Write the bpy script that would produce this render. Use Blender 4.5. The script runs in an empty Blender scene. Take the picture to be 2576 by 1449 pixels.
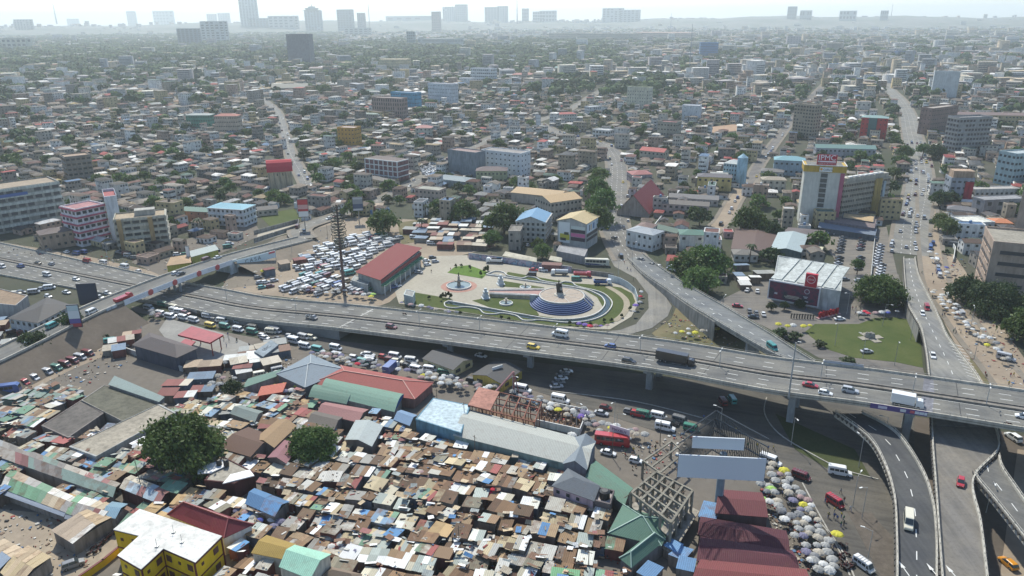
import bpy, math, random
import numpy as np
from mathutils import Vector, Matrix
from mathutils.geometry import tessellate_polygon
random.seed(7); rng = np.random.default_rng(7)
S = bpy.context.scene; COL = S.collection
R = math.radians; HAZE = 1.08e-4
# ------------------------------------------------------------ camera
CF, CP, CR, CH = 1870.0, R(20), .008, 115.0
cam = bpy.data.cameras.new('camera'); co = bpy.data.objects.new('camera', cam); COL.objects.link(co)
cam.sensor_width = 36; cam.lens = 36*CF/2576; cam.clip_start = 1; cam.clip_end = 60000
_R = Vector((1,0,0)); _U = Vector((0,math.sin(CP),math.cos(CP))); _F = Vector((0,math.cos(CP),-math.sin(CP)))
rc = _R*math.cos(CR) - _U*math.sin(CR); uc = _R*math.sin(CR) + _U*math.cos(CR)
mw = Matrix((rc, uc, -_F)).transposed().to_4x4(); mw.translation = (0,0,CH); co.matrix_world = mw
S.camera = co
# ------------------------------------------------------------ sky, sun, exposure
SUN_EL, SUN_AZ = R(51), R(-14)       # azimuth clockwise from +Y: beyond the flyover, a little to the west
w = bpy.data.worlds.new('World'); S.world = w; w.use_nodes = True
nt = w.node_tree; nt.nodes.clear()
sky = nt.nodes.new('ShaderNodeTexSky'); sky.sky_type = 'NISHITA'; sky.sun_disc = False
sky.sun_elevation = SUN_EL; sky.sun_rotation = SUN_AZ; sky.air_density = 1.0; sky.dust_density = .6; sky.ozone_density = 3.0
bg = nt.nodes.new('ShaderNodeBackground'); bg.inputs[1].default_value = .15
out = nt.nodes.new('ShaderNodeOutputWorld'); nt.links.new(sky.outputs[0], bg.inputs[0]); nt.links.new(bg.outputs[0], out.inputs[0])
sl = bpy.data.lights.new('sun', 'SUN'); sl.energy = 4.4; sl.angle = R(1.2); sl.color = (1,.965,.86)
so = bpy.data.objects.new('sun', sl); COL.objects.link(so)
sdir = Vector((math.sin(SUN_AZ)*math.cos(SUN_EL), math.cos(SUN_AZ)*math.cos(SUN_EL), math.sin(SUN_EL)))
so.rotation_euler = sdir.to_track_quat('Z','Y').to_euler()
S.view_settings.view_transform = 'Standard'; S.view_settings.look = 'None'; S.view_settings.gamma = 1
S.view_settings.exposure = 0.3; S.view_settings.use_curve_mapping = False
S.cycles.max_bounces = 6; S.cycles.diffuse_bounces = 4; S.cycles.volume_bounces = 1; S.cycles.glossy_bounces = 2
S.cycles.transparent_max_bounces = 6

# ------------------------------------------------------------ places
def P(x, y, z=0.0):
    "point of the place at height z seen at x,y of the 2576 px wide photograph"
    dx = (x-1288)/CF; dy = (y-724.5)/CF
    a = dx*math.cos(CR)-dy*math.sin(CR); b = dx*math.sin(CR)+dy*math.cos(CR)
    Y = math.cos(CP)-b*math.sin(CP); Z = -math.sin(CP)-b*math.cos(CP)
    t = (z-CH)/Z
    return Vector((a*t, Y*t, z))
def proj(p):
    v = mw.inverted() @ Vector(p)
    return (1288+CF*v.x/-v.z, 724.5-CF*v.y/-v.z)
def hgt(base, ytop):
    "height whose top shows at image row ytop above the ground point base"
    lo, hi = 0, 400
    for _ in range(40):
        m = (lo+hi)/2
        if proj((base.x, base.y, m))[1] > ytop: lo = m
        else: hi = m
    return lo
def V2(v): return Vector((v[0], v[1]))

# ------------------------------------------------------------ materials
MC = {}
def _mat(key):
    m = bpy.data.materials.new(key); m.use_nodes = True
    n = m.node_tree.nodes; b = n['Principled BSDF']
    return m, n, m.node_tree.links, b
def srgb(*c):
    return tuple((x/255/12.92 if x/255 <= .04045 else ((x/255+.055)/1.055)**2.4) for x in c)
def rampmix(n, l, fac, c1, c2):
    mx = n.new('ShaderNodeMix'); mx.data_type = 'RGBA'
    if fac is not None: l.new(fac, mx.inputs[0])
    for i, c in ((6,c1),(7,c2)):
        if hasattr(c, 'is_linked'): l.new(c, mx.inputs[i])
        else: mx.inputs[i].default_value = (*c[:3],1)
    return mx
def noise(n, l, vec, scale, detail=3, rough=.6):
    t = n.new('ShaderNodeTexNoise'); t.inputs['Scale'].default_value = scale; t.inputs['Detail'].default_value = detail
    t.inputs['Roughness'].default_value = rough
    if vec is not None: l.new(vec, t.inputs['Vector'])
    return t
def mapr(n, l, src, a, b, c=0., d=1.):
    m = n.new('ShaderNodeMapRange'); l.new(src, m.inputs[0])
    for i, v in enumerate((a,b,c,d)): m.inputs[i+1].default_value = v
    return m.outputs[0]
def pos(n, l, sc=(1,1,1)):
    g = n.new('ShaderNodeNewGeometry'); mp = n.new('ShaderNodeMapping'); mp.inputs['Scale'].default_value = sc
    l.new(g.outputs['Position'], mp.inputs[0]); return mp.outputs[0]
def paint(c, rough=.8, dirt=.45, name='paint'):
    "weathered wall paint or concrete: streaks running down and blotches"
    k = (name, tuple(round(x,3) for x in c), rough, dirt)
    if k in MC: return MC[k]
    m, n, l, b = _mat('%s_%d' % (name, len(MC)))
    a = noise(n, l, pos(n,l,(1,1,.18)), .9, 4); a2 = noise(n, l, pos(n,l), .17, 3)
    d = tuple(x*(1-dirt)*.85 for x in c)
    m1 = rampmix(n, l, mapr(n,l,a.outputs[0],.42,.75), c, d)
    m2 = rampmix(n, l, mapr(n,l,a2.outputs[0],.4,.8,0,.5), m1.outputs[2], tuple(x*.6 for x in d))
    l.new(m2.outputs[2], b.inputs['Base Color']); b.inputs['Roughness'].default_value = rough
    b.inputs['Specular IOR Level'].default_value = .3
    MC[k] = m; return m
def sheet(c, rust=.5, rough=.55, pitch=.9):
    "corrugated roofing; u of the UV map runs along the eave in metres"
    k = ('sheet', tuple(round(x,3) for x in c), rust, rough, pitch)
    if k in MC: return MC[k]
    m, n, l, b = _mat('roofing_%d' % len(MC))
    uv = n.new('ShaderNodeUVMap')
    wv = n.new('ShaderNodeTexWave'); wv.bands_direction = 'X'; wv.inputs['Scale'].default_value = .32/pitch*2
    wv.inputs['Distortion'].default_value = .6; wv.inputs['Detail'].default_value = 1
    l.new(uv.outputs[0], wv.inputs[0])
    g = noise(n, l, pos(n,l), .55, 5, .65); g2 = noise(n, l, pos(n,l), 2.4, 3)
    oi = n.new('ShaderNodeObjectInfo')
    rc_ = (.16,.085,.05)
    m1 = rampmix(n, l, mapr(n,l,g.outputs[0],.62-.3*rust,.8-.2*rust,0,min(1,rust*1.3)), c, rc_)
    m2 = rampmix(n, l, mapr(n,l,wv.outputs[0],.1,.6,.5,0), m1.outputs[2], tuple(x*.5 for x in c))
    m3 = rampmix(n, l, mapr(n,l,g2.outputs[0],.45,.8,0,.5), m2.outputs[2], tuple(x*.55 for x in c))
    hv = n.new('ShaderNodeHueSaturation'); l.new(m3.outputs[2], hv.inputs['Color'])
    l.new(mapr(n,l,oi.outputs['Random'],0,1,.78,1.18), hv.inputs['Value'])
    l.new(hv.outputs[0], b.inputs['Base Color']); b.inputs['Roughness'].default_value = rough+.15; b.inputs['Specular IOR Level'].default_value = .22
    bp = n.new('ShaderNodeBump'); bp.inputs['Strength'].default_value = .5; bp.inputs['Distance'].default_value = .05
    l.new(wv.outputs[0], bp.inputs['Height']); l.new(bp.outputs[0], b.inputs['Normal'])
    MC[k] = m; return m
def plain(c, rough=.5, metal=0, name='plain', coat=0):
    k = (name, tuple(round(x,3) for x in c), rough, metal, coat)
    if k in MC: return MC[k]
    m, n, l, b = _mat('%s_%d' % (name, len(MC)))
    b.inputs['Base Color'].default_value = (*c,1); b.inputs['Roughness'].default_value = rough
    b.inputs['Metallic'].default_value = metal; b.inputs['Coat Weight'].default_value = coat
    MC[k] = m; return m
def ground(c1, c2, s1=.05, s2=.6, rough=.95, c3=None, key='g'):
    k = ('ground', key, c1, c2, s1, s2)
    if k in MC: return MC[k]
    m, n, l, b = _mat('%s_%d' % (key, len(MC)))
    a = noise(n, l, pos(n,l), s1, 6, .65); a2 = noise(n, l, pos(n,l), s2, 5, .7)
    m1 = rampmix(n, l, mapr(n,l,a.outputs[0],.35,.65), c1, c2)
    m2 = rampmix(n, l, mapr(n,l,a2.outputs[0],.4,.75,0,.6), m1.outputs[2], c3 or tuple(x*.6 for x in c1))
    l.new(m2.outputs[2], b.inputs['Base Color']); b.inputs['Roughness'].default_value = rough
    b.inputs['Specular IOR Level'].default_value = .15
    bp = n.new('ShaderNodeBump'); bp.inputs['Strength'].default_value = .3; bp.inputs['Distance'].default_value = .1
    l.new(a2.outputs[0], bp.inputs['Height']); l.new(bp.outputs[0], b.inputs['Normal'])
    MC[k] = m; return m
def asphalt(c, ang=-27, key='asphalt'):
    "tyre-worn streaks run along the road direction"
    k = (key, c, ang)
    if k in MC: return MC[k]
    m, n, l, b = _mat('%s_%d' % (key, len(MC)))
    g = n.new('ShaderNodeNewGeometry'); mp = n.new('ShaderNodeMapping')
    mp.vector_type = 'TEXTURE'; mp.inputs['Rotation'].default_value = (0,0,R(ang)); mp.inputs['Scale'].default_value = (45,1.4,1)
    l.new(g.outputs['Position'], mp.inputs[0])
    a = noise(n, l, mp.outputs[0], 1.0, 4, .6); a2 = noise(n, l, pos(n,l), .08, 5); a3 = noise(n, l, pos(n,l), 1.5, 4)
    m1 = rampmix(n, l, mapr(n,l,a.outputs[0],.35,.7), c, tuple(x*.6 for x in c))
    m2 = rampmix(n, l, mapr(n,l,a2.outputs[0],.4,.66,0,.6), m1.outputs[2], tuple(x*y for x,y in zip(c,(1.5,1.42,1.25))))
    m3 = rampmix(n, l, mapr(n,l,a3.outputs[0],.5,.7,0,.5), m2.outputs[2], tuple(x*.6 for x in c))
    l.new(m3.outputs[2], b.inputs['Base Color']); b.inputs['Roughness'].default_value = .88
    b.inputs['Specular IOR Level'].default_value = .25
    MC[k] = m; return m
def leafmat(c1, c2):
    k = ('leaf', c1, c2)
    if k in MC: return MC[k]
    m, n, l, b = _mat('foliage_%d' % len(MC))
    a = noise(n, l, pos(n,l), .45, 4); oi = n.new('ShaderNodeObjectInfo')
    m1 = rampmix(n, l, mapr(n,l,a.outputs[0],.35,.68), c1, c2)
    hv = n.new('ShaderNodeHueSaturation'); l.new(m1.outputs[2], hv.inputs['Color'])
    l.new(mapr(n,l,oi.outputs['Random'],0,1,.8,1.25), hv.inputs['Value'])
    l.new(mapr(n,l,oi.outputs['Random'],0,1,.485,.515), hv.inputs['Hue'])
    l.new(hv.outputs[0], b.inputs['Base Color']); b.inputs['Roughness'].default_value = .6
    b.inputs['Specular IOR Level'].default_value = .25
    tr = n.new('ShaderNodeBsdfTranslucent'); l.new(hv.outputs[0], tr.inputs[0])
    ms = n.new('ShaderNodeMixShader'); ms.inputs[0].default_value = .3
    l.new(b.outputs[0], ms.inputs[1]); l.new(tr.outputs[0], ms.inputs[2])
    l.new(ms.outputs[0], n['Material Output'].inputs[0])
    MC[k] = m; return m
def attrmat(name='city_surfaces'):
    if name in MC: return MC[name]
    m, n, l, b = _mat(name)
    at = n.new('ShaderNodeAttribute'); at.attribute_name = 'Col'
    a = noise(n, l, pos(n,l,(1,1,.5)), .5, 5, .7)
    mx = n.new('ShaderNodeMix'); mx.data_type = 'RGBA'; mx.blend_type = 'MULTIPLY'; mx.inputs[0].default_value = 1
    l.new(at.outputs[0], mx.inputs[6])
    cr = rampmix(n, l, mapr(n,l,a.outputs[0],.35,.7), (1.15,1.12,1.08), (.5,.48,.46)); l.new(cr.outputs[2], mx.inputs[7])
    l.new(mx.outputs[2], b.inputs['Base Color']); b.inputs['Roughness'].default_value = .8
    b.inputs['Specular IOR Level'].default_value = .2
    MC[name] = m; return m
GLASS = plain((.035,.045,.05), .12, 0, 'glass')
WHITE = paint((.74,.74,.7), .7, .25); CONC = paint((.42,.4,.35), .85, .4); CONCD = paint((.3,.29,.26), .9, .5)
CREAM = paint((.5,.47,.4), .8, .3)
MARK = plain((.62,.62,.58), .7, 0, 'road_paint'); STEEL = plain((.3,.31,.31), .45, .7, 'steel'); TYRE = plain((.02,.02,.02), .9, 0, 'rubber')
DARKM = plain((.03,.03,.03), .7, 0, 'dark')

# ------------------------------------------------------------ meshes
class M:
    def __init__(s): s.v=[]; s.f=[]; s.m=[]; s.uv=[]; s.cur=0
    def face(s, pts, mi=None, uv=None):
        i = len(s.v); s.v += [tuple(p) for p in pts]; s.f.append(tuple(range(i, i+len(pts)))); s.m.append(s.cur if mi is None else mi)
        s.uv.append(uv)
    def idx(s, verts, faces, mi=None):
        i = len(s.v); s.v += [tuple(p) for p in verts]
        for f in faces: s.f.append(tuple(i+k for k in f)); s.m.append(s.cur if mi is None else mi); s.uv.append(None)
    def hexa(s, b, t, mi=None):
        "b,t: four points each, counter-clockwise from above"
        s.idx(list(b)+list(t), [(3,2,1,0),(4,5,6,7),(0,1,5,4),(1,2,6,5),(2,3,7,6),(3,0,4,7)], mi)
    def box(s, c, d, rz=0, mi=None):
        ca, sa = math.cos(rz), math.sin(rz); q=[]
        for x,y in ((-1,-1),(1,-1),(1,1),(-1,1)):
            a,b = x*d[0]/2, y*d[1]/2; q.append((c[0]+a*ca-b*sa, c[1]+a*sa+b*ca))
        s.hexa([(x,y,c[2]-d[2]/2) for x,y in q], [(x,y,c[2]+d[2]/2) for x,y in q], mi)
    def prism(s, poly, z0, z1, mi=None, bottom=False):
        n = len(poly); ar = sum(poly[i][0]*poly[(i+1)%n][1]-poly[(i+1)%n][0]*poly[i][1] for i in range(n))
        if ar < 0: poly = poly[::-1]
        vs = [(p[0],p[1],z0) for p in poly]+[(p[0],p[1],z1) for p in poly]
        fs = [(i,(i+1)%n,n+(i+1)%n,n+i) for i in range(n)]
        tr = tessellate_polygon([[Vector((p[0],p[1],0)) for p in poly]])
        for t in tr:
            a,b,c = [poly[k] for k in t]
            if (b[0]-a[0])*(c[1]-a[1])-(c[0]-a[0])*(b[1]-a[1]) < 0: t = t[::-1]
            fs.append(tuple(n+k for k in t))
            if bottom: fs.append(tuple(t[::-1]))
        s.idx(vs, fs, mi)
    def tube(s, a, b, r0, r1=None, n=6, mi=None, cap=True):
        a = Vector(a); b = Vector(b); r1 = r0 if r1 is None else r1
        d = (b-a).normalized(); u = d.orthogonal().normalized(); w_ = d.cross(u)
        vs=[]
        for p, r in ((a,r0),(b,r1)):
            for i in range(n):
                t = 2*math.pi*i/n; vs.append(p+(u*math.cos(t)+w_*math.sin(t))*r)
        fs = [(i,(i+1)%n,n+(i+1)%n,n+i) for i in range(n)]
        if cap: fs += [tuple(range(n))[::-1], tuple(range(n,2*n))]
        s.idx(vs, fs, mi)
    def lathe(s, c, prof, n=16, mi=None, a0=0, a1=2*math.pi, cap=True):
        full = abs(a1-a0-2*math.pi) < 1e-6; k = n if full else n+1; vs=[]
        for r, z in prof:
            for i in range(k):
                t = a0+(a1-a0)*i/n; vs.append((c[0]+r*math.cos(t), c[1]+r*math.sin(t), c[2]+z))
        fs=[]
        for j in range(len(prof)-1):
            for i in range(n):
                i2 = (i+1)%k; fs.append((j*k+i, j*k+i2, (j+1)*k+i2, (j+1)*k+i))
        if full and cap: fs.append(tuple((len(prof)-1)*k+i for i in range(k)))
        s.idx(vs, fs, mi)
    def mesh(s, name, mats, off=(0,0,0)):
        me = bpy.data.meshes.new(name)
        ox,oy,oz = off
        me.from_pydata([(x-ox,y-oy,z-oz) for x,y,z in s.v], [], s.f)
        mats = mats if isinstance(mats, (list,tuple)) else [mats]
        for m in mats: me.materials.append(m)
        if len(mats) > 1: me.polygons.foreach_set('material_index', s.m)
        if any(u is not None for u in s.uv):
            ul = me.uv_layers.new(name='UVMap'); fl=[]
            for f,u in zip(s.f, s.uv): fl += [c for p in (u or [(0,0)]*len(f)) for c in p]
            ul.data.foreach_set('uv', fl)
        me.update(); return me
    def build(s, name, mats, parent=None, kind=None):
        off = parent.matrix_basis.translation if parent is not None else (0,0,0)
        if parent is not None and parent.parent is not None: off = parent.parent.matrix_basis.translation + parent.matrix_basis.translation
        me = s.mesh(name, mats, off)
        return put(name, me, parent, kind)
def put(name, me, parent=None, kind=None):
    o = bpy.data.objects.new(name, me); COL.objects.link(o)
    if parent is not None: o.parent = parent
    if kind: o['kind'] = kind
    return o
LANDMARKS = []; PEND = []
def thing(name, loc, cat, label=None, desc=None, group=None, rz=0, landmark=None):
    o = bpy.data.objects.new(name, None); COL.objects.link(o); o.location = loc; o.rotation_euler = (0,0,rz)
    o.empty_display_size = .5
    tag(o, cat, label, desc, group, landmark); return o
def tag(o, cat, label=None, desc=None, group=None, landmark=None, loc=None):
    o['category'] = cat
    if label: o['label'] = label
    if group: o['group'] = group
    if desc: PEND.append((o, desc, Vector(loc) if loc is not None else o.location.copy()))
    if landmark: LANDMARKS.append((landmark, (Vector(loc) if loc is not None else o.location.copy())))
def struct(name, m, mat):
    return m.build(name, mat, None, 'structure')
def copy_thing(src, loc, rz, cat, desc=None, label=None, group=None, swap=None, sc=1):
    c = src.copy(); COL.objects.link(c); c.location = loc; c.rotation_euler = (0,0,rz); c.scale = (sc,sc,sc)
    for k in ('label','group','category'):
        if k in c: del c[k]
    tag(c, cat, label, desc, group)
    for ch in src.children:
        d = ch.copy(); COL.objects.link(d); d.parent = c
        if swap and ch.get('paintable'):
            d.data = swap(ch.data)
        for g in ch.children:
            e = g.copy(); COL.objects.link(e); e.parent = d
    return c
EXCL = []     # ground polygons (numpy) that random filling keeps clear of
def excl(poly, grow=0):
    p = np.array([(q[0],q[1]) for q in poly], float)
    if grow:
        c = p.mean(0); d = p-c; L = np.linalg.norm(d,axis=1,keepdims=True); p = c+d*(L+grow)/np.maximum(L,.1)
    EXCL.append(p)
def pip(px, py, poly):
    inside = np.zeros(px.shape, bool); n = len(poly); j = n-1
    for i in range(n):
        xi,yi = poly[i]; xj,yj = poly[j]
        c = ((yi>py)!=(yj>py))
        with np.errstate(divide='ignore', invalid='ignore'):
            t = (xj-xi)*(py-yi)/((yj-yi) if yj!=yi else 1e-9)+xi
        inside ^= c & (px < t); j = i
    return inside
def blocked(px, py):
    b = np.zeros(px.shape, bool)
    for p in EXCL:
        lo = p.min(0); hi = p.max(0)
        k = (px>=lo[0])&(px<=hi[0])&(py>=lo[1])&(py<=hi[1])&~b
        if k.any():
            idx = np.where(k)[0]; b[idx] |= pip(px[idx], py[idx], p)
    return b
def inpoly(x, y, poly): return bool(pip(np.array([x]), np.array([y]), poly)[0])

# ------------------------------------------------------------ curves and ribbons
def smooth(pts, n=8):
    pts = [Vector(p) for p in pts]; out=[]
    for i in range(len(pts)-1):
        p0 = pts[max(i-1,0)]; p1 = pts[i]; p2 = pts[i+1]; p3 = pts[min(i+2,len(pts)-1)]
        for k in range(n):
            t = k/n
            out.append(.5*((2*p1)+(p2-p0)*t+(2*p0-5*p1+4*p2-p3)*t*t+(-p0+3*p1-3*p2+p3)*t**3))
    out.append(pts[-1]); return out
def side(pts, off):
    "points shifted sideways; positive off is to the right of travel"
    o=[]
    for i,p in enumerate(pts):
        d = pts[min(i+1,len(pts)-1)]-pts[max(i-1,0)]; d = Vector((d.x,d.y,0)).normalized()
        k = off[i] if isinstance(off,(list,tuple)) else off
        o.append(Vector((p.x+d.y*k, p.y-d.x*k, p.z)))
    return o
def ribbon(m, L, Rr, z0, z1, mi=None):
    "solid band between two edge lines, from z+z0 to z+z1"
    n = len(L); vs=[]
    for a,b in zip(L,Rr): vs += [(a.x,a.y,a.z+z0),(b.x,b.y,b.z+z0),(b.x,b.y,b.z+z1),(a.x,a.y,a.z+z1)]
    fs=[]
    for i in range(n-1):
        a=i*4; b=a+4
        fs += [(a+3,a+2,b+2,b+3),(a,b,b+1,a+1),(a+1,b+1,b+2,a+2),(a,a+3,b+3,b)]
    fs += [(0,1,2,3),((n-1)*4+3,(n-1)*4+2,(n-1)*4+1,(n-1)*4)]
    m.idx(vs, fs, mi)
def wallto(m, L, th, z1, ground_z=-.3, mi=None):
    "wall under a line down to the ground"
    Rr = side(L, th); n=len(L); vs=[]
    for a,b in zip(L,Rr): vs += [(a.x,a.y,ground_z),(b.x,b.y,ground_z),(b.x,b.y,b.z+z1),(a.x,a.y,a.z+z1)]
    fs=[]
    for i in range(n-1):
        a=i*4; b=a+4; fs += [(a+3,a+2,b+2,b+3),(a+1,b+1,b+2,a+2),(a,a+3,b+3,b)]
    fs += [(0,1,2,3),((n-1)*4+3,(n-1)*4+2,(n-1)*4+1,(n-1)*4)]
    m.idx(vs, fs, mi)
def along(pts, step, start=0):
    acc=0; nxt=start
    for i in range(len(pts)-1):
        a,b = pts[i],pts[i+1]; L=(b-a).length
        while nxt <= acc+L:
            t=(nxt-acc)/max(L,1e-6); d=(b-a).normalized(); yield a.lerp(b,t), d; nxt += step
        acc += L
def dashes(m, pts, step=9, ln=3, w_=.16, dz=.03, start=0):
    for p,d in along(pts, step, start):
        n = Vector((d.y,-d.x,0)).normalized()*w_/2; q = p+d*ln
        m.face([(p.x-n.x,p.y-n.y,p.z+dz),(p.x+n.x,p.y+n.y,p.z+dz),(q.x+n.x,q.y+n.y,q.z+dz),(q.x-n.x,q.y-n.y,q.z+dz)])
def line(m, pts, w_=.16, dz=.03):
    A=side(pts,-w_/2); B=side(pts,w_/2)
    for i in range(len(A)-1): m.face([(*A[i][:2],A[i].z+dz),(*B[i][:2],B[i].z+dz),(*B[i+1][:2],B[i+1].z+dz),(*A[i+1][:2],A[i+1].z+dz)])
def flat(name, pxs, z, mat, kind='structure', world=False):
    m = M(); poly = [p if world else P(p[0],p[1],z) for p in pxs]
    m.prism([(p[0],p[1]) for p in poly], z-.04, z); return m.build(name, mat, None, kind)
# ============================================================ ground and roads
G_DIRT = ground((.19,.165,.135), (.125,.115,.1), .02, .5, key='dirt')
m = M(); m.idx([(-17900,-2900,0),(17900,-2900,0),(17900,20900,0),(-17900,20900,0)], [(0,1,2,3)])
struct('ground', m, ground((.09,.085,.065), (.045,.06,.032), .012, .35, key='town_ground'))
ASPH = asphalt((.15,.15,.143)); ASPH_D = asphalt((.1,.094,.084), -20); ASPH_T = asphalt((.19,.185,.17), 80)
# side land in the middle of the interchange
flat('market_ground', [(-80,930),(100,900),(300,860),(380,800),(800,880),(1288,960),(1700,1040),(2000,1100),(2200,1200),(2240,1500),(-200,1560)], .06, G_DIRT)
flat('service_road', [(330,770),(600,815),(860,858),(1288,905),(1700,950),(2150,1010),(2300,1040),(2300,1130),(2280,1560),(2120,1560),(2080,1350),(2010,1230),(1880,1130),(1650,1085),(1430,1010),(1290,965),(1100,935),(900,895),(680,850),(340,785)], .11, ASPH_D)
PAV = ground((.33,.3,.25), (.26,.235,.2), .06, .8, key='paving')
DIRT_L = ground((.33,.27,.2), (.25,.2,.15), .04, .6, key='pale_dirt')
flat('station_yard', [(560,735),(640,640),(800,560),(900,545),(1180,560),(1250,620),(1130,650),(1060,690),(980,760),(940,775),(700,745)], .06, DIRT_L)
flat('pavement_slope', [(556,728),(600,650),(700,596),(850,562),(830,600),(720,650),(660,715)], .09, ground((.22,.19,.15),(.17,.15,.12),.05,.6,key='earth_slope'))
flat('left_verge', [(-60,600),(200,640),(420,690),(350,715),(-60,640)], .06, DIRT_L)
flat('kiosk_ground', [(390,620),(640,560),(660,590),(420,700),(330,660)], .08, G_DIRT)
flat('east_plaza', [(1800,760),(1950,690),(2260,690),(2290,790),(2330,960),(2060,900),(1940,830)], .06, asphalt((.15,.14,.128), 0))
flat('car_park', [(2060,600),(2230,570),(2260,700),(2130,690)], .1, asphalt((.17,.155,.135), 10))
flat('east_dirt', [(2330,640),(2400,640),(2576,900),(2640,1060),(2480,975),(2400,860),(2340,740)], .06, DIRT_L)
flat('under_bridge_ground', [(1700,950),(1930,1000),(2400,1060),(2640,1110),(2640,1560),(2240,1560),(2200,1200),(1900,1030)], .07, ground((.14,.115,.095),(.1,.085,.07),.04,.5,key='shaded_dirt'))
flat('east_side_road', [(2560,1130),(2640,1140),(2640,1560),(2500,1560)], .12, DIRT_L)
flat('western_track', [(345,835),(360,850),(300,880),(180,930),(60,990),(-60,1040),(-60,990),(60,945),(180,890),(300,845)], .1, DIRT_L)
flat('western_earth', [(-60,880),(250,800),(340,790),(345,830),(300,845),(180,890),(-60,990)], .08, ground((.09,.085,.06),(.12,.1,.075),.1,.8,key='scrub_earth'))
# grass
GRASS = ground((.055,.08,.022), (.09,.105,.035), .08, 1.4, c3=(.05,.065,.02), key='grass_sheet')
GRASS_B = ground((.11,.19,.035), (.09,.15,.03), .1, 1.2, c3=(.06,.1,.02), key='bright_grass')
GRASS_Y = ground((.17,.15,.085), (.08,.09,.04), .05, .7, c3=(.17,.12,.07), key='worn_grass')
flat('roundabout_lawn', [(2025,835),(2050,815),(2160,815),(2200,800),(2250,798),(2300,805),(2315,850),(2322,925),(2250,910),(2150,900),(2080,878)], .12, GRASS)
flat('worn_verge', [(1700,775),(1725,770),(1760,800),(1850,850),(1960,905),(1760,875),(1650,848),(1640,838),(1690,800)], .12, GRASS_Y)
flat('east_verge', [(2440,880),(2470,895),(2576,950),(2640,1010),(2600,1010),(2480,968),(2440,910)], .12, GRASS_Y)
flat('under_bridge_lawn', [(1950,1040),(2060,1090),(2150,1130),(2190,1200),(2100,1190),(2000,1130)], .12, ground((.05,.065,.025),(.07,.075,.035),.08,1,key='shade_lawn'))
flat('loop_road', [(1500,842),(1580,842),(1640,825),(1680,795),(1690,770),(1670,740),(1630,700),(1585,655),(1560,640),(1530,640),(1545,670),(1600,700),(1630,740),(1632,775),(1600,815),(1560,830),(1500,836)], .12, ASPH_T)

# ---------------- main highway rising to the long flyover
ZM = [(-400,0),(345,.2),(644,2.5),(894,4.6),(1288,8),(1650,10.3),(1932,12),(2132,13),(2332,14.2),(2576,15),(2900,15.5)]
MEDPX = [(-300,592),(0,652),(325,717),(500,749),(644,776),(894,800),(1288,847),(1650,892),(1932,940),(2132,965),(2332,994),(2576,1031),(2850,1073)]
zpx = lambda x: float(np.interp(x, [a for a,_ in ZM], [b for _,b in ZM]))
med = smooth([P(x,y,zpx(x)) for x,y in MEDPX], 6)
MEDX = [p.x for p in med]; MEDZ = [p.z for p in med]
zmain = lambda X: float(np.interp(X, MEDX, MEDZ))
def onroad(px, py, zf=None):
    z = 5.
    for _ in range(8): q = P(px,py,z); z = (zf or zmain)(q.x)
    return P(px,py,z)
i0 = next(i for i,p in enumerate(med) if p.x > P(150,690,0).x)
fly = thing('flyover', med[len(med)//2].copy().xy.to_3d(), 'flyover', 'long multi-lane concrete flyover crossing the whole scene with a grey median', landmark='the long flyover')
HW = 12.0
hw = [12.0 + max(0, (-150-p.x)/110*5) for p in med]
Lf = side(med, [-h for h in hw]); Rt = side(med, hw)   # left edge is the far one
m = M(); ribbon(m, Lf, Rt, -.25, 0); m.build('road_surface', ASPH, fly)
iw = next(i for i,p in enumerate(med) if p.x > P(830,832,4.3).x)
m = M(); ribbon(m, side(med[iw:], -11.5), side(med[iw:], 11.5), -1.0, -.26)
ribbon(m, side(med[iw:], -7), side(med[iw:], 7), -2.2, -1.0); m.build('deck', CONC, fly)
SW = ground((.25,.25,.24),(.17,.18,.18),.1,1.2,key='stone_wall')
for s_ in (-1,1): m = M(); wallto(m, side(med[i0:iw+1], s_*11.6), -s_*.4, -.05); m.build('retaining_wall', SW, fly)
m = M(); m.box((med[iw].x, med[iw].y, med[iw].z/2-.3), (1, 23, med[iw].z-.1), math.atan2(-.46,.9)); m.build('abutment', SW, fly)
for s_ in (-1,1):
    m = M(); e = side(med, [s_*h for h in hw]); e2 = side(med, [s_*(h-.35) for h in hw])
    ribbon(m, e, e2, -.6, .75); m.build('barrier', CREAM, fly)
    m = M(); e3 = side(med, [s_*(h-.17) for h in hw])
    for p,d in along(e3, 4): m.tube(p+Vector((0,0,.7)), p+Vector((0,0,1.35)), .06, n=4)
    for k in range(0,len(e3)-1): m.tube(e3[k]+Vector((0,0,1.32)), e3[k+1]+Vector((0,0,1.32)), .06, n=4, cap=False)
    m.build('handrail', CONC, fly)
m = M(); ribbon(m, side(med,-1.15), side(med,1.15), 0, .25); ribbon(m, side(med,-1.25), side(med,-.95), .0, .6); ribbon(m, side(med,.95), side(med,1.25), .0, .6)
m.build('median', paint((.24,.22,.19),.9,.4), fly)
m = M()
for s_ in (-1,1):
    line(m, side(med, s_*1.75)); line(m, side(med, [s_*(h-.8) for h in hw]))
    for off in (4.7,8.1): dashes(m, side(med, s_*off), 9, 3, .22)
    if True: dashes(m, side(med[:i0+10], s_*11.2), 9, 3, .2)
m.build('lane_marking', MARK, fly)
for x in (901,):
    q = onroad(x, 800); m = M(); m.box((q.x-1,q.y-1,q.z+.02),(.7,23,.04),math.atan2(-.46,.9)); m.build('expansion_joint', paint((.45,.44,.4)), fly)
for p,d in along(med[i0+6:], 34):
    n_=Vector((d.y,-d.x,0)); m=M(); m.box((p.x,p.y,p.z+.012),(.22,22.6,.02),math.atan2(d.y,d.x)); m.build('expansion_joint', plain((.05,.05,.05),.9), fly)
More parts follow.
